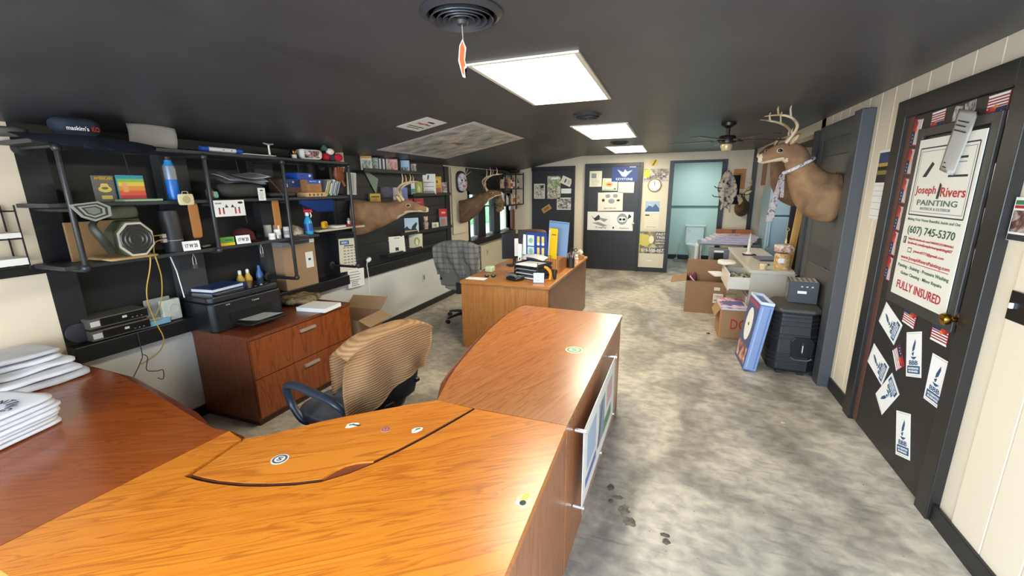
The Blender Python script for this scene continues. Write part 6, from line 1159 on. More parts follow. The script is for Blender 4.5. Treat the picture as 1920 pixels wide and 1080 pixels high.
bp('door_poster', 'cream poster with orange and green drawings below the blue banner', 'poster', -1.20, 1.755, 0.30, 0.24, PAPERC, [('E', -0.05, 0.0, 0.25, 0.2, M('#dca878', 0.5)), ('R', -0.38, 0.1, 0.12, 0.5, M('#c9d46a', 0.5)), ('E', 0.35, -0.35, 0.08, 0.08, GREEN), ('R', -0.1, -0.42, 0.8, 0.08, M('#8fae8a', 0.5)), ('R', -0.05, 0, 0.25, 0.1, RED)], ang=-2, y=YBK+0.0002)
bp('door_notice', 'faint white letter at the right of the black door, below the blue banner', 'notice', -0.88, 1.695, 0.31, 0.21, PAPERC, lines(0, 0.3, -0.3, 0.7, 5, LGREY, 0.03), ang=-1)
bp('shirt_print', 'cream cloth with dark skull drawings in the middle of the black door', 'print', -1.18, 1.415, 0.50, 0.37, M('#ddd6c8', 0.7), [('E', -0.1, 0.3, 0.1, 0.1, GREYP), ('E', 0.2, 0.3, 0.1, 0.1, GREYP), ('E', 0.05, 0.02, 0.13, 0.13, GREYP), ('E', -0.28, 0.08, 0.06, 0.08, INK), ('E', 0.32, 0.06, 0.07, 0.06, INK), ('T', 'Sportsman', 0.0, -0.36, 0.5, 0.1, INK)], ang=1)
bp('white_banner', 'white banner with a line drawing, left of the pair low on the black door', 'banner', -1.40, 1.02, 0.47, 0.38, M('#dedcd6', 0.7), [('P', [(-0.35, 0.3), (-0.2, 0.15), (0.0, 0.35), (0.1, 0.1), (-0.15, 0.0)], INK), ('P', [(0.0, 0.2), (0.4, 0.1), (0.25, -0.05), (0.1, 0.05)], GREYP), ('P', [(-0.3, -0.1), (0.2, -0.3), (0.4, -0.25), (0.0, -0.05)], GREYP), ('T', 'Trophy', 0.1, -0.36, 0.5, 0.12, INK)])
bp('white_banner', 'white banner with a round face drawing, right of the pair low on the black door', 'banner', -0.935, 1.02, 0.46, 0.38, M('#e4e2dc', 0.7), [('E', 0.02, 0.12, 0.22, 0.3, GREYP), ('E', 0.02, 0.1, 0.18, 0.14, WHITE), ('E', -0.06, 0.1, 0.07, 0.07, INK), ('E', 0.1, 0.1, 0.07, 0.07, INK), ('P', [(0.3, 0.4), (0.42, 0.25), (0.25, 0.1)], INK), ('T', 'Outdoors', 0.12, -0.36, 0.4, 0.08, INK), ('E', -0.35, -0.35, 0.04, 0.06, INK)])
bp('photo_sheet', 'grey collage sheet on the left black door, leftmost of the group', 'photo', -2.69, 1.635, 0.24, 0.31, PAPERC, [('R', 0, 0, 0.85, 0.9, NP), ('R', 0.25, 0.3, 0.3, 0.2, INK)], y=YB-0.031)
bp('photo_sheet', 'green and white collage of photos on the left black door', 'photo', -2.37, 1.71, 0.29, 0.47, photo('#5c6c48', '#a3ad84', '#dcdccb', 16), [('R', 0.05, 0.4, 0.5, 0.1, WHITE), ('R', 0, -0.25, 0.9, 0.4, photo('#5b524c', '#a89c8c', '#e0d8cc', 22))], y=YB-0.031)
bp('photo_sheet', 'tilted white card with a small figure on the left black door', 'photo', -2.10, 1.835, 0.23, 0.16, PAPERC, [('E', -0.1, 0.0, 0.08, 0.3, M('#4c5a48', 0.6)), ('R', 0.25, 0, 0.3, 0.5, LGREY)], ang=-24, y=YB-0.032)
bp('photo_sheet', 'blank white slip below the tilted card on the left black door', 'photo', -2.095, 1.635, 0.23, 0.10, PAPER, [('R', 0, 0, 0.7, 0.05, LGREY)], y=YB-0.031)
bp('photo_sheet', 'black and white photo strip, lowest right of the group on the left black door', 'photo', -2.135, 1.372, 0.33, 0.25, PAPERC, [('R', 0, 0, 0.9, 0.85, photo('#3c3a38', '#8f8b84', '#e4e0d8', 20))], y=YB-0.031)
bp('tan_ticket', 'small tilted tan ticket on the left black door', 'ticket', -2.53, 1.265, 0.21, 0.11, M('#b08a4c', 0.6), [('R', 0, 0, 0.6, 0.5, M('#7c5c2c', 0.6))], ang=32, y=YB-0.031)
YW2 = YB-0.001-0.001
bp('yellow_bow', 'small yellow and black paper bow above the wide poster', 'decoration', -0.375, 2.155, 0.13, 0.10, M('#e0c23c', 0.5), [('P', [(-0.4, -0.3), (0.3, 0.4), (0.45, 0.2), (-0.2, -0.45)], M('#6b5a1c', 0.5))], ang=25, y=YW2)
bp('wide_poster', 'wide green and purple poster above the clock', 'poster', -0.32, 1.92, 0.46, 0.24, photo('#5d5362', '#a9a08c', '#dcd8c4', 12), [('R', -0.38, 0.15, 0.22, 0.6, M('#c2d832', 0.5)), ('T', 'WELCOME', 0.12, -0.1, 0.6, 0.25, M('#4a3c5c', 0.5)), ('R', 0, -0.42, 0.98, 0.12, M('#b9a8a8', 0.5))], y=YW2)
t = thing('wall_clock', 'round wall clock with a wooden rim on the back wall', 'clock', (-0.34, YB-0.001, 1.73))
mt_ = frame((0, 0, 0), 'B')
B().lathe([(0.125, 0), (0.13, 0.01), (0.125, 0.028), (0.11, 0.03), (0.108, 0.015)], seg=32, mtx=mt_).obj('rim', M('#9c7a52', 0.4), t, smooth=True)
f = B().cyl((0, 0, 0), 0.109, 0.004, 0.018, 32).obj('dial', PAPER, t); f.matrix_local = mt_
b = B()
for k in range(12): b.box(-0.003, 0.003, 0.085, 0.10, 0.018, 0.019, RZ(k*PI/6))
b.obj('hour_marks', INK, t).matrix_local = mt_
B().box(-0.004, 0.004, -0.01, 0.06, 0.019, 0.021, RZ(0.0)).obj('hour_hand', INK, t).matrix_local = mt_; B().box(-0.003, 0.003, -0.01, 0.08, 0.021, 0.023, RZ(0.08)).obj('minute_hand', INK, t).matrix_local = mt_
bp('back_calendar', 'calendar with a blue mountain photo and a writing grid on the back wall', 'calendar', -0.355, 1.30, 0.27, 0.24, M('#9fb5cc', 0.5), [('P', [(-0.5, -0.2), (-0.2, 0.25), (0.0, 0.0), (0.2, 0.3), (0.5, -0.1), (0.5, -0.5), (-0.5, -0.5)], M('#44608a', 0.5)), ('R', 0, -0.42, 1, 0.14, M('#e4e6e4', 0.5)), ('P', [(-0.25, 0.18), (-0.2, 0.25), (-0.1, 0.1)], WHITE)], y=YW2)
bp('calendar_page', 'cream calendar page below the blue mountain photo', 'calendar', -0.355, 1.03, 0.27, 0.28, M('#e2d8be', 0.6), [('R', -0.32, 0.42, 0.3, 0.09, INK)] + [('R', 0, 0.3-0.13*k, 0.9, 0.012, LGREY) for k in range(6)] + [('T', 'Jimmys', 0, -0.42, 0.7, 0.1, GREYP)], y=YW2)
bp('phone_poster', 'yellow and dark banner poster with a large phone number low on the back wall', 'poster', -0.335, 0.62, 0.62, 0.48, photo('#4a4640', '#8c8262', '#c9bf94', 9), [('R', -0.42, -0.05, 0.14, 0.8, M('#d8cf52', 0.5)), ('E', -0.2, 0.05, 0.2, 0.25, M('#cfbf58', 0.5)), ('E', 0.0, 0.08, 0.08, 0.16, M('#e9dfc0', 0.5)), ('R', 0.32, 0.0, 0.34, 0.85, M('#5b5560', 0.5)), ('T', 'FAST', 0.29, 0.32, 0.28, 0.10, PAPERC), ('T', 'TREE', 0.29, 0.18, 0.28, 0.10, PAPERC), ('T', 'SERVICE', 0.29, 0.05, 0.3, 0.07, PAPERC), ('T', 'REMOVAL', 0.29, -0.06, 0.3, 0.07, PAPERC), ('T', 'CALL TEXT', 0.22, -0.2, 0.32, 0.08, M('#e0cf6a', 0.5)), ('R', 0, 0.46, 1, 0.08, M('#c9bfa4', 0.5)), ('T', '315-500-0577', 0.08, -0.37, 0.76, 0.13, WHITE)], y=YW2)
t = bp('wall_vent_cover', 'cream painted access panel low on the back wall under the phone poster', 'panel', -0.345, 0.225, 0.52, 0.27, M('#d6ccb4', 0.5), (), y=YW2); b = B()
for x in (-0.2, 0.0, 0.2): b.box(x-0.0015, x+0.0015, -0.12, 0.12, 0.002, 0.004)
b.obj('batten', M('#c2b8a0', 0.5), t); bx(-0.05, 0.05, -0.006, 0.006, 0.002, 0.005).obj('label_strip', WHITE, t)
# skull cloth, small antlers, wooden plaque at the back right
t = thing('skull_cloth', 'white and brown skull patterned cloth hanging at the right of the bathroom door', 'cloth', (0.88, 8.25, 1.90)); B().grid(lambda u, v: ((u-0.5)*(0.16+0.14*math.sin(PI*min(1, v*1.3))), 0.03*math.sin(u*9+v*4), -0.62*v+0.06*math.sin(u*4)), 10, 18, 0.008).obj('fabric', CAMOW, t, smooth=2)
B().tube([(0, 0, 0.02), (0, 0.3, 0.02), (0, 0.68, 0.02)], 0.008, 6).obj('hanger_rod', M('#2a211c', 0.5), t); 
for k, (x, z) in enumerate(((-0.18, -0.25), (-0.2, -0.4))): B().tube([(0, 0, z), (x, -0.02, z+0.02), (x-0.03, -0.02, z+0.05)], 0.008, 6).obj('hook', BLK, t)
deer('deer_mount', 'small dark deer mount with thin antlers in the back right corner', (1.22, 8.86, 1.30), PI-0.25+0.0, [(r[0]*0.75, r[1]*0.75, r[2]*0.85, r[3]*0.85) for r in RL2], 6, FURD, 0.8)
t = bp('wooden_plaque', 'light wooden plaque with a small dark stain on the back wall by the corner', 'plaque', 1.135, 1.82, 0.20, 0.36, M('#b98044', 0.5), [('E', -0.05, -0.3, 0.16, 0.08, M('#7a4c22', 0.5)), ('R', 0.05, 0.25, 0.4, 0.06, M('#8a5c2c', 0.5))], y=YW2)
o = B().grid(lambda u, v: ((u-0.5)*0.16, 0.02*math.sin(u*8), -0.5*v), 8, 10, 0.01).obj('dark_jacket', M('#1f2430', 0.8), smooth=2, loc=(1.02, 8.50, 1.88)); tag(o, 'dark blue jacket sleeve hanging between the skull cloth and the plaque', 'jacket')

# ------------------------------------------------------------------ BATHROOM
POR = M('#dfeaea', 0.15)
t = thing('toilet', 'white toilet seen through the bathroom door', 'toilet', (0.55, 10.45, 0))
B().prism([(-0.19, 0.14), (-0.21, 0.32), (0.21, 0.32), (0.19, 0.14)], 0.40, 0.80).obj('tank', POR, t, bev=0.02); B().prism([(-0.22, 0.12), (-0.22, 0.33), (0.22, 0.33), (0.22, 0.12)], 0.802, 0.84).obj('tank_lid', POR, t, bev=0.01)
B().box(-0.15, -0.10, 0.115, 0.135, 0.72, 0.74).obj('flush_lever', SILV, t, bev=0.003)
B().rings([[(rx*math.cos(a*PI/12), cy_+ry*math.sin(a*PI/12), z) for a in range(24)] for rx, ry, cy_, z in ((0.11, 0.22, 0.02, 0.0), (0.10, 0.20, 0.02, 0.10), (0.12, 0.22, -0.02, 0.22), (0.175, 0.25, -0.08, 0.34), (0.185, 0.26, -0.09, 0.395))]).obj('bowl', POR, t, smooth=True)
B().rings([[(rx*math.cos(a*PI/12), -0.09+ry*math.sin(a*PI/12), z) for a in range(24)] for rx, ry, z in ((0.19, 0.265, 0.398), (0.195, 0.27, 0.41), (0.19, 0.265, 0.435), (0.15, 0.22, 0.445))]).obj('seat_lid', POR, t, smooth=True)
t = thing('plunger', 'toilet brush standing left of the toilet', 'brush', (0.18, 10.4, 0.001)); B().lathe([(0.05, 0), (0.045, 0.08), (0.02, 0.09)], seg=14).obj('holder', GREYP, t, smooth=True); B().tube([(0, 0, 0.05), (0.06, 0, 0.42)], 0.008, 6).obj('handle', SILV, t)

# ------------------------------------------------------------------ RIGHT HAND SIDE FURNITURE
FR = M('#a9c4d2', 0.35)
t = thing('refrigerator', 'pale blue white refrigerator in the dark alcove on the right', 'refrigerator', (1.80, 7.9, 0))
B().box(-0.38, 0.30, -0.26, 0.34, 0.02, 1.69).obj('cabinet_body', M('#93aab4', 0.4), t, bev=0.01); B().box(-0.38, 0.30, -0.30, -0.265, 0.05, 1.22).obj('door', FR, t, bev=0.012); B().box(-0.38, 0.30, -0.30, -0.265, 1.245, 1.69).obj('freezer_door', FR, t, bev=0.012); bx(-0.36, 0.28, -0.285, -0.262, 1.22, 1.245).obj('gasket', M('#3d4f58', 0.5), t)
for z0, z1 in ((0.75, 1.18), (1.29, 1.5)): B().tube([(-0.34, -0.30, z0), (-0.34, -0.33, z0+0.02), (-0.34, -0.33, z1-0.02), (-0.34, -0.30, z1)], 0.01, 8).obj('handle', FR, t, smooth=True)
o = bx(1.56, 2.29, 6.9, 6.96, 0, 1.62).obj('dark_screen_panel', M('#0f0f10', 0.6)); tag(o, 'tall black panel standing between the refrigerator and the wooden plank', 'panel')
o = bx(-0.035, 0.035, -0.02, 0.02, 0, 1.75).obj('wooden_plank', W_PINE, loc=(1.40, 6.15, 0.0), bev=0.002); o.rotation_euler = (0, 0.06, 0); tag(o, 'yellow pine plank leaning upright behind the pretzel jar', 'plank')
o = bx(-0.03, 0.03, -0.02, 0.02, 0, 0.62).obj('wooden_post', M('#7a4a2a', 0.5), loc=(1.40, 8.2, 1.70)); tag(o, 'brown wooden post above the refrigerator edge', 'post')
t = thing('back_scratcher', 'thin pale wooden tool with a ring head standing in the pretzel jar', 'tool', (1.25, 5.56, 0.99)); B().lathe([(0.003, 0.0), (0.012, 0.03), (0.012, 0.08), (0.004, 0.12), (0.004, 0.20)], seg=10).obj('handle', M('#dcc27e', 0.5), t, smooth=True)
B().tube([(0.016*math.cos(a*PI/8), 0, 0.215+0.016*math.sin(a*PI/8)) for a in range(17)], 0.005, 6, cap=False).obj('ring', M('#c29a54', 0.5), t, smooth=True)
# pale steel desk
SD = M('#c8bfae', 0.4); SDT = M('#cfc6b6', 0.3)
t = thing('steel_desk', 'cream painted steel desk with open top drawer along the right wall', 'desk', (0.88, 5.32, 0))
B().box(0, 0.46, 0, 2.03, 0.725, 0.76).obj('worktop', SDT, t, bev=0.004); bx(0.02, 0.46, 0.01, 0.03, 0.02, 0.724).obj('end_panel', SD, t); bx(0.44, 0.46, 0.03, 2.0, 0.1, 0.724).obj('back_panel', SD, t); bx(0.02, 0.46, 1.98, 2.0, 0.02, 0.724).obj('end_panel', SD, t)
B().box(0.02, 0.44, 0.031, 0.75, 0.10, 0.46).obj('drawer_unit', SD, t); bx(0.0, 0.019, 0.05, 0.74, 0.12, 0.44).obj('drawer', SD, t, bev=0.003)
dw = B().box(-0.20, -0.185, 0.05, 0.75, 0.50, 0.70).box(-0.185, 0.15, 0.05, 0.06, 0.52, 0.66).box(-0.185, 0.15, 0.74, 0.75, 0.52, 0.66).box(-0.185, 0.15, 0.06, 0.74, 0.515, 0.525).obj('open_drawer', M('#ddd5c6', 0.4), t, bev=0.002)
B().soft((-0.03, 0.4, 0.57), 0.24, 0.55, 0.08, amp=0.03, fr=22, p=4, n=16, nz=4).obj('drawer_clutter', photo('#4a4c40', '#a9a594', '#e0dccc', 26), dw, smooth=2)
for y in (0.06,): bx(0.44, 0.455, 0.0, 0.02, 0, 0.02).obj('foot', BLK, t)
t = thing('folding_shelf_top', 'thin grey metal table top extending right from the steel desk', 'table top', (1.30, 5.20, 0))
B().box(0, 0.025, 0.0, 0.02, 0.0, 0.744).box(0.0, 0.025, 0.0, 0.1, 0.725, 0.744).obj('bracket', M('#b9b2a4', 0.4), t)
carton('screw_tray', 'white papers and pale folder lying on the open drawer end of the desk', 'paper', 0.50-XL+0.1, 6.05, 0.55, 0.16, 0.3, 0.02, 0.2, PAPER, [('R', 0, 0, 0.8, 0.5, LGREY)]).location = (0.66, 6.35, 0.50)
o = B().soft((0, 0, 0.03), 0.22, 0.26, 0.05, amp=0.012, fr=20, p=3, n=12, nz=4).obj('white_bag', M('#e0dcd0', 0.6), smooth=2, loc=(0.72, 5.98, 0.705)); tag(o, 'small crumpled white bag on the open drawer of the steel desk', 'bag')
# pretzel jar
t = thing('pretzel_jar', 'large clear plastic jar of golden pretzels with a wrapped lid on the steel desk', 'jar', (1.225, 5.50, 0.761))
B().lathe([(0.078, 0), (0.082, 0.01), (0.082, 0.16), (0.07, 0.18)], seg=24).obj('contents', ramp_mat('pretzels', [(0.3, '#8a5a1e'), (0.5, '#c9943e'), (0.7, '#ecd08a')], nscale=34, rough=0.4, bump=0.6), t, smooth=True)
B().lathe([(0.084, 0.0), (0.086, 0.01), (0.086, 0.165), (0.075, 0.185)], seg=24, cap=False).obj('jar_wall', GLASS, t, smooth=True)
B().soft((0, 0, 0.235), 0.19, 0.17, 0.10, amp=0.012, fr=24, p=3, n=12, nz=5).obj('wrapped_lid', photo('#8c3c34', '#c9a48c', '#dfe0d4', 26), t, smooth=2); o = bx(-0.03, 0.03, 0, 0.001, 0, 0.05).obj('white_label', WHITE, t); o.location = (-0.03, -0.086, 0.08)
t = thing('small_tub', 'small pale tub of snacks in front of the pretzel jar', 'tub', (1.03, 5.42, 0.761)); B().lathe([(0.034, 0), (0.038, 0.05), (0.036, 0.055)], seg=16).obj('tub_body', M('#d8b88c', 0.4), t, smooth=True); B().lathe([(0.039, 0.05), (0.039, 0.062), (0.02, 0.066)], seg=16).obj('lid', M('#e4d6bc', 0.4), t, smooth=True)
t = thing('laptop', 'thin dark grey laptop lying closed at the back of the steel desk', 'laptop', (1.20, 6.20, 0.761), 0.1); B().box(-0.12, 0.12, -0.17, 0.17, 0.0, 0.012).obj('base', M('#4b4b50', 0.35), t, bev=0.003); B().box(-0.12, 0.12, -0.17, 0.17, 0.0125, 0.020).obj('screen_lid', M('#6b6a72', 0.3), t, bev=0.003)
t = thing('black_pad', 'small black pad under the white statuette', 'pad', (1.05, 6.52, 0.761)); B().box(-0.08, 0.08, -0.06, 0.06, 0, 0.014).obj('slab', BLK, t, bev=0.003); B().box(-0.06, 0.06, -0.045, 0.045, 0.0142, 0.016).obj('mat', M('#3a3a3c', 0.6), t)
t = thing('statuette', 'tall slim white statuette on the black pad', 'statuette', (1.04, 6.53, 0.778)); B().lathe([(0.05, 0), (0.045, 0.015), (0.02, 0.03), (0.016, 0.06), (0.022, 0.10), (0.014, 0.14), (0.016, 0.2), (0.007, 0.24), (0.002, 0.29)], seg=14).obj('figure', M('#e2dccb', 0.5), t, smooth=True); B().soft((0, 0, 0.01), 0.12, 0.07, 0.02, amp=0.002, p=4, n=8, nz=3).obj('plinth', M('#cfc7b4', 0.5), t, smooth=2)
o = bx(-0.05, 0.05, -0.03, 0.03, 0, 0.012).obj('black_phone', BLK, loc=(1.10, 5.74, 0.761), bev=0.002); tag(o, 'black flat phone left of the pretzel jar', 'phone'); prints(o, 0.1, 0.06, 0.012, [('R', 0, 0, 0.85, 0.8, M('#101018', 0.1))])
# folding table with stacks of calendars
t = thing('folding_table', 'grey folding table covered with printed sheets in front of the back right corner', 'table', (0.98, 8.0, 0))
B().box(-0.50, 0.40, -0.28, 0.30, 0.735, 0.757).obj('tabletop', M('#6d6e74', 0.5), t, bev=0.004)
for x, y in ((-0.46, -0.22), (-0.46, 0.24), (0.36, -0.22), (0.36, 0.24)): B().tube([(x, y, 0.0), (x, y, 0.734)], 0.013, 8).obj('leg', LGREY, t, smooth=True)
PUR = photo('#6a5f7c', '#a9a3bc', '#d8ccd0', 9); PUR2 = photo('#8a5a64', '#c9a4a8', '#dcd4da', 9)
for k in range(4):
    t = thing('calendar_stack', ['lowest', 'second', 'third', 'topmost'][k]+' bundle of red and blue printed sheets on the folding table', 'papers', (0.93+0.05*k, 7.98+0.02*k, 0.758+0.033*k), 0.05*(k-1.5), 'bundles of printed sheets')
    bx(-0.40+0.02*k, 0.36-0.03*k, -0.25, 0.22, 0, 0.029).obj('sheets', M('#b6aebf', 0.6), t); bx(-0.40+0.02*k, 0.36-0.03*k, -0.25, 0.22, 0.0292, 0.031).obj('cover', PUR2 if k % 2 else PUR, t)
o = B().box(-0.28, 0.28, -0.012, 0.012, 0, 0.20).obj('long_carton', M('#9a5a34', 0.7), loc=(1.05, 8.275, 0.758)); tag(o, 'long reddish brown carton standing behind the printed sheets', 'box'); prints_ = bx(-0.03, 0.03, -0.0135, -0.0125, 0.0, 0.20).obj('tape', M('#5c2418', 0.5), o)
t = thing('grey_bin', 'grey plastic bin with brown carton under the folding table', 'bin', (0.90, 7.62, 0)); B().prism([(-0.26, -0.12), (0.26, -0.12), (0.26, 0.12), (-0.26, 0.12)], 0.32, 0.70).obj('bin_body', M('#75747a', 0.5), t, bev=0.01); bx(-0.25, 0.25, -0.125, 0.11, 0.0, 0.315).obj('carton_body', M('#80532c', 0.8), t); bx(-0.20, -0.06, -0.127, -0.121, 0.45, 0.64).obj('dark_label', M('#17120f', 0.5), t); bx(-0.2, -0.06, -0.127, -0.121, 0.65, 0.68).obj('white_strip', WHITE, t)
o = bx(0.445, 0.465, 7.72, 8.15, 0.0, 0.72).obj('white_board_panel', M('#d6d6da', 0.5)); tag(o, 'white panel standing on end at the left of the folding table', 'panel')
# big open box
BOXB = M('#8d6a49', 0.8, bump=0.05)
t = open_box('cardboard_box', 'large open cardboard box with white shipping labels near the steel desk', (0.52, 6.35, 0.001), 0.50, 0.52, 0.44, -0.04, BOXB, (('+y', 82, 0.22), ('-x', -12, 0.20), ('-y', -100, 0.01)))
for (x, z, w_, h_) in ((0.14, 0.35, 0.07, 0.04), (0.16, 0.22, 0.12, 0.13)):
    o = bx(-w_/2, w_/2, -h_/2, h_/2, 0, 0.001).obj('shipping_label', M('#e4ddcc', 0.6), t); o.matrix_local = frame((x, -0.2605, z), 'B'); prints(o, w_, h_, 0.001, [('R', 0, 0.25, 0.8, 0.06, GREYP), ('R', 0, -0.2, 0.8, 0.14, GREYP)])
o = B().soft((0, 0, 0.0), 0.12, 0.12, 0.14, amp=0.015, fr=16, p=3, n=10, nz=6).obj('maroon_package', M('#6b2a38', 0.6), smooth=2, loc=(0.36, 6.50, 0.42)); tag(o, 'crumpled maroon package sticking out of the large open box', 'package')
o = bx(-0.006, 0.006, -0.05, 0.05, 0, 0.16).obj('white_tube', M('#e6d4cc', 0.5), loc=(0.42, 6.32, 0.34)); o.rotation_euler = (0, -0.7, 0); tag(o, 'pale strip of packaging leaning out of the large open box', 'packaging')
# box with red letters
t = open_box('cardboard_box', 'cardboard box with big red letters beside the blue boxed calendar', (0.735, 5.305, 0.001), 0.27, 0.38, 0.33, 0.0, M('#a07a54', 0.8, bump=0.05), (('-x', -60, 0.10),))
for txt, x in (('D', 0.02), ('O', 0.105)):
    me = text_mesh(txt, 0.075, 0.12); me.materials.append(M('#b3201c', 0.5)); o = bpy.data.objects.new('lettering', me); C.objects.link(o); o.parent = t; o.matrix_local = frame((x, -0.1905, 0.165), 'B')
bx(-0.13, -0.115, -0.1915, -0.1903, 0.0, 0.33).obj('tape', M('#c07a3c', 0.4), t)
for k in range(2):
    t = thing('calendar_bundle', ['lower', 'upper'][k]+' printed calendar bundle on top of the box with red letters', 'papers', (0.73, 5.30+0.03*k, 0.334+0.022*k), 0.04, 'calendar bundles on the red lettered box'); bx(-0.13, 0.135, -0.2, 0.2, 0, 0.018).obj('sheets', M('#d2cad2', 0.6), t)
    c = bx(-0.13, 0.135, -0.2, 0.2, 0.0182, 0.020).obj('cover', photo('#8a3244', '#cf97a0', '#e9e2e6', 12), t); bx(-0.1, 0.12, -0.15, 0.02, 0.0202, 0.0207).obj('print', M('#5a5f9a', 0.5), c)
# leaning blue box with clock pictures
t = thing('blue_boxed_clock', 'tall blue and white printed carton leaning against the black loudspeaker', 'box', (0.775, 4.38, 0.008)); t.rotation_euler = (0, 0.13, 0.05)
B().box(-0.055, 0.055, -0.20, 0.20, 0.0, 0.64).obj('body', M('#5b74a6', 0.45), t, bev=0.002)
f = bx(-0.19, 0.19, -0.31, 0.31, 0, 0.0008).obj('front_print', M('#46527e', 0.45), t); f.matrix_local = frame((-0.056, 0, 0.32), (-1, 0, 0)); prints(f, 0.38, 0.62, 0.0008, [('E', 0.0, 0.12, 0.30, 0.26, PAPER), ('E', 0.0, 0.12, 0.05, 0.03, INK), ('R', 0, -0.33, 0.9, 0.25, photo('#4a2f50', '#c27a62', '#e4cfc0', 10)), ('R', 0, 0.46, 0.95, 0.06, M('#a04a58', 0.5))])
f = bx(-0.052, 0.052, -0.31, 0.31, 0, 0.0008).obj('side_print', M('#8196c0', 0.45), t); f.matrix_local = frame((0, -0.201, 0.32), 'B'); prints(f, 0.104, 0.62, 0.0008, [('R', -0.3, 0, 0.08, 0.95, M('#a9b8d6', 0.5)), ('R', 0.3, 0, 0.1, 0.95, M('#5d77a8', 0.5))])
b = B(); b.box(-0.055, -0.047, -0.20, 0.20, 0.6405, 0.665).box(0.047, 0.055, -0.20, 0.20, 0.6405, 0.665).box(-0.047, 0.047, -0.20, -0.192, 0.6405, 0.665).box(-0.047, 0.047, 0.192, 0.20, 0.6405, 0.665); b.obj('rim', M('#d5dbe8', 0.5), t)
# loudspeaker
PAB = M('#1d1d1f', 0.5)
t = thing('pa_loudspeaker', 'big black portable loudspeaker on wheels with ribbed sides by the closet door', 'loudspeaker', (1.13, 4.44, 0.0), 0.0)
sil = [(-0.20, -0.17), (-0.14, -0.24), (0.10, -0.25), (0.17, -0.20), (0.19, 0.10), (0.10, 0.25), (-0.12, 0.25), (-0.20, 0.12)]
prof = [(0.03, 0.93), (0.06, 1.0), (0.20, 1.0), (0.50, 0.94), (0.58, 0.92)]
B().rings([[(x*s, y*s, z) for x, y in sil] for z, s in prof]).obj('cabinet', PAB, t, bev=0.012)
B().rings([[(x*s, y*s, z) for x, y in sil] for z, s in ((0.581, 0.97), (0.60, 1.03), (0.612, 1.03), (0.622, 0.98))]).obj('top_cap', M('#4a4741', 0.55), t, bev=0.006)
for z in (0.12, 0.16, 0.20, 0.34, 0.38, 0.46, 0.50, 0.54):
    s = 1.0 if z < 0.25 else 1.0-(z-0.2)*0.2; B().rings([[(x*(s+e), y*(s+e), z+dz) for x, y in sil] for dz, e in ((-0.007, 0.0), (-0.004, 0.018), (0.004, 0.018), (0.007, 0.0))]).obj('rib', M('#2b2b2e', 0.45), t)
mo_ = frame((0.045, -0.245, 0.27), (0.0, -1, 0.0))
B().prism([(-0.08, -0.08), (0.08, -0.08), (0.09, 0.06), (0.06, 0.10), (-0.06, 0.10), (-0.09, 0.06)], 0.0, 0.012, mo_).obj('handle_recess', M('#080808', 0.4), t, bev=0.003)
B().tube([(-0.08, -0.085, 0.015), (-0.05, -0.105, 0.018), (0.05, -0.105, 0.018), (0.08, -0.085, 0.015)], 0.008, 8, mtx=mo_).obj('handle_rim', M('#4c4c4e', 0.4), t, smooth=True); B().box(-0.010, 0.010, -0.05, 0.06, 0.014, 0.024, mo_).obj('grip_bar', M('#2a2a2c', 0.4), t, bev=0.003); B().box(-0.004, 0.004, -0.03, 0.035, 0.0245, 0.0255, mo_).obj('white_mark', LGREY, t)
for y in (-0.18, 0.18): B().cyl((0, 0, 0), 0.045, -0.018, 0.018, 18, T(0.17, y, 0.046) @ RX(PI/2)).obj('wheel', BLK, t, smooth=True)
for x in (-0.12, 0.05): bx(x, x+0.05, -0.2, -0.16, 0.0, 0.035).obj('foot', BLK, t)
for y in (0.02, 0.16): B().tube([(0.215, y, 0.1), (0.215, y, 0.93)], 0.006, 8).obj('handle_post', SILV, t, smooth=True)
B().tube([(0.215, 0.01, 0.93), (0.215, 0.05, 0.945), (0.215, 0.13, 0.945), (0.215, 0.17, 0.93)], 0.014, 8).obj('trolley_handle', M('#3a3936', 0.4), t, smooth=True)
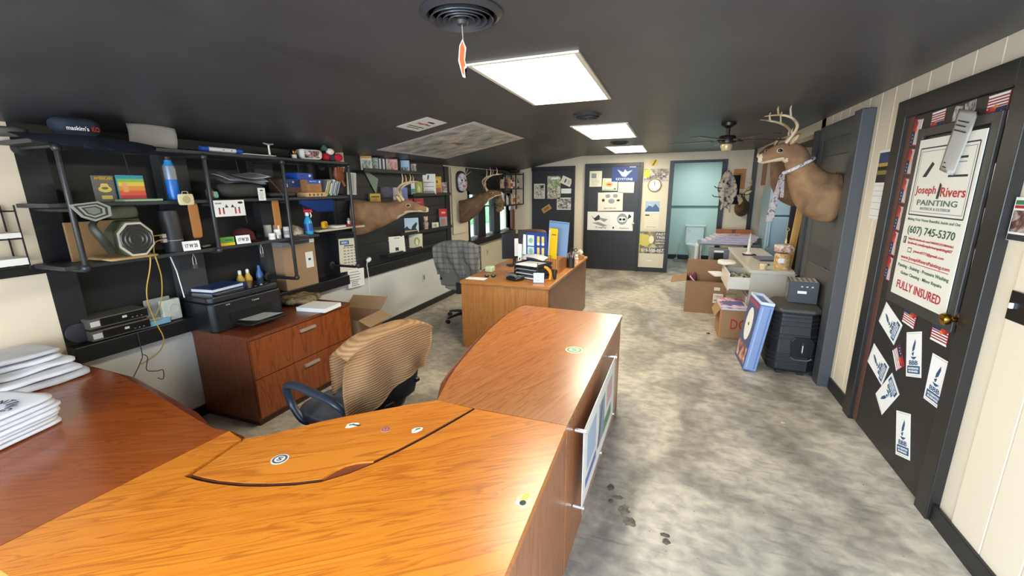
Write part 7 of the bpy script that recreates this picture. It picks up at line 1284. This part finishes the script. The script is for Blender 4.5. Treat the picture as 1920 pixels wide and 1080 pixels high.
# amplifier box on it
t = thing('boxed_amplifier', 'dark grey product carton with a white sticker standing on the black loudspeaker', 'box', (1.20, 4.56, 0.624), -0.12)
B().box(-0.11, 0.12, -0.11, 0.13, 0, 0.20).obj('body', M('#37363a', 0.5), t, bev=0.003); bx(-0.04, 0.03, -0.1115, -0.1105, 0.09, 0.115).obj('white_sticker', WHITE, t)
for x in (-0.01, 0.03, 0.07): bx(x-0.008, x+0.008, -0.1115, -0.1105, 0.15, 0.162).obj('icon', LGREY, t)
f = bx(-0.11, 0.11, -0.09, 0.09, 0, 0.0006).obj('side_print', M('#57524e', 0.5), t); f.matrix_local = frame((-0.1105, 0.01, 0.10), (-1, 0, 0)); prints(f, 0.22, 0.18, 0.0006, [('E', -0.05, 0.0, 0.3, 0.38, M('#8c8680', 0.5)), ('E', -0.05, 0.0, 0.2, 0.26, M('#57524e', 0.5))])
f = bx(-0.10, 0.11, -0.10, 0.12, 0.2002, 0.2008).obj('top_print', M('#b9b3a6', 0.5), t); 
for k in range(5): bx(-0.09+0.04*k, -0.07+0.04*k, -0.09, 0.11, 0.2008, 0.2012).obj('stripe', M('#77726a', 0.5), f)
# bits on the floor
o = B().ell((0, 0, 0.006), 0.022, 0.018, 0.006, 12, 6).obj('bottle_lid', BLK, smooth=True, loc=(0.51, 5.20, 0.001)); tag(o, 'small round black cap on the concrete floor by the red lettered box', 'bottle cap')  # black bottle cap lying on the floor
o = B().soft((0, 0, 0.004), 0.03, 0.02, 0.008, amp=0.003, fr=60, p=3, n=6, nz=2).obj('floor_debris', M('#b9aa80', 0.6), smooth=2, loc=(0.87, 3.26, 0.002)); tag(o, 'tiny crumpled scrap on the concrete floor between the desk and the near door', 'scrap')
STAIN = ramp_mat('oil_stain', [(0.4, '#4a463f'), (0.6, '#746e62')], nscale=20, rough=0.3)
floor_o = [q for q in C.objects if q.name == 'floor'][0]
for i, (x, y, rx, ry) in enumerate(((-0.215, 2.16, 0.02, 0.03), (-0.17, 2.09, 0.035, 0.02), (-0.125, 2.0, 0.03, 0.05), (-0.09, 1.93, 0.035, 0.035), (-0.20, 2.05, 0.015, 0.02), (0.08, 1.90, 0.025, 0.015), (0.09, 1.86, 0.02, 0.02))):
    r_ = random.Random(i); st = B().prism([(rx*(0.7+0.5*r_.random())*math.cos(a*PI/8), ry*(0.7+0.5*r_.random())*math.sin(a*PI/8)) for a in range(16)], 0.0002, 0.0006).obj('stain', STAIN, floor_o); st.location = (x, y, 0)
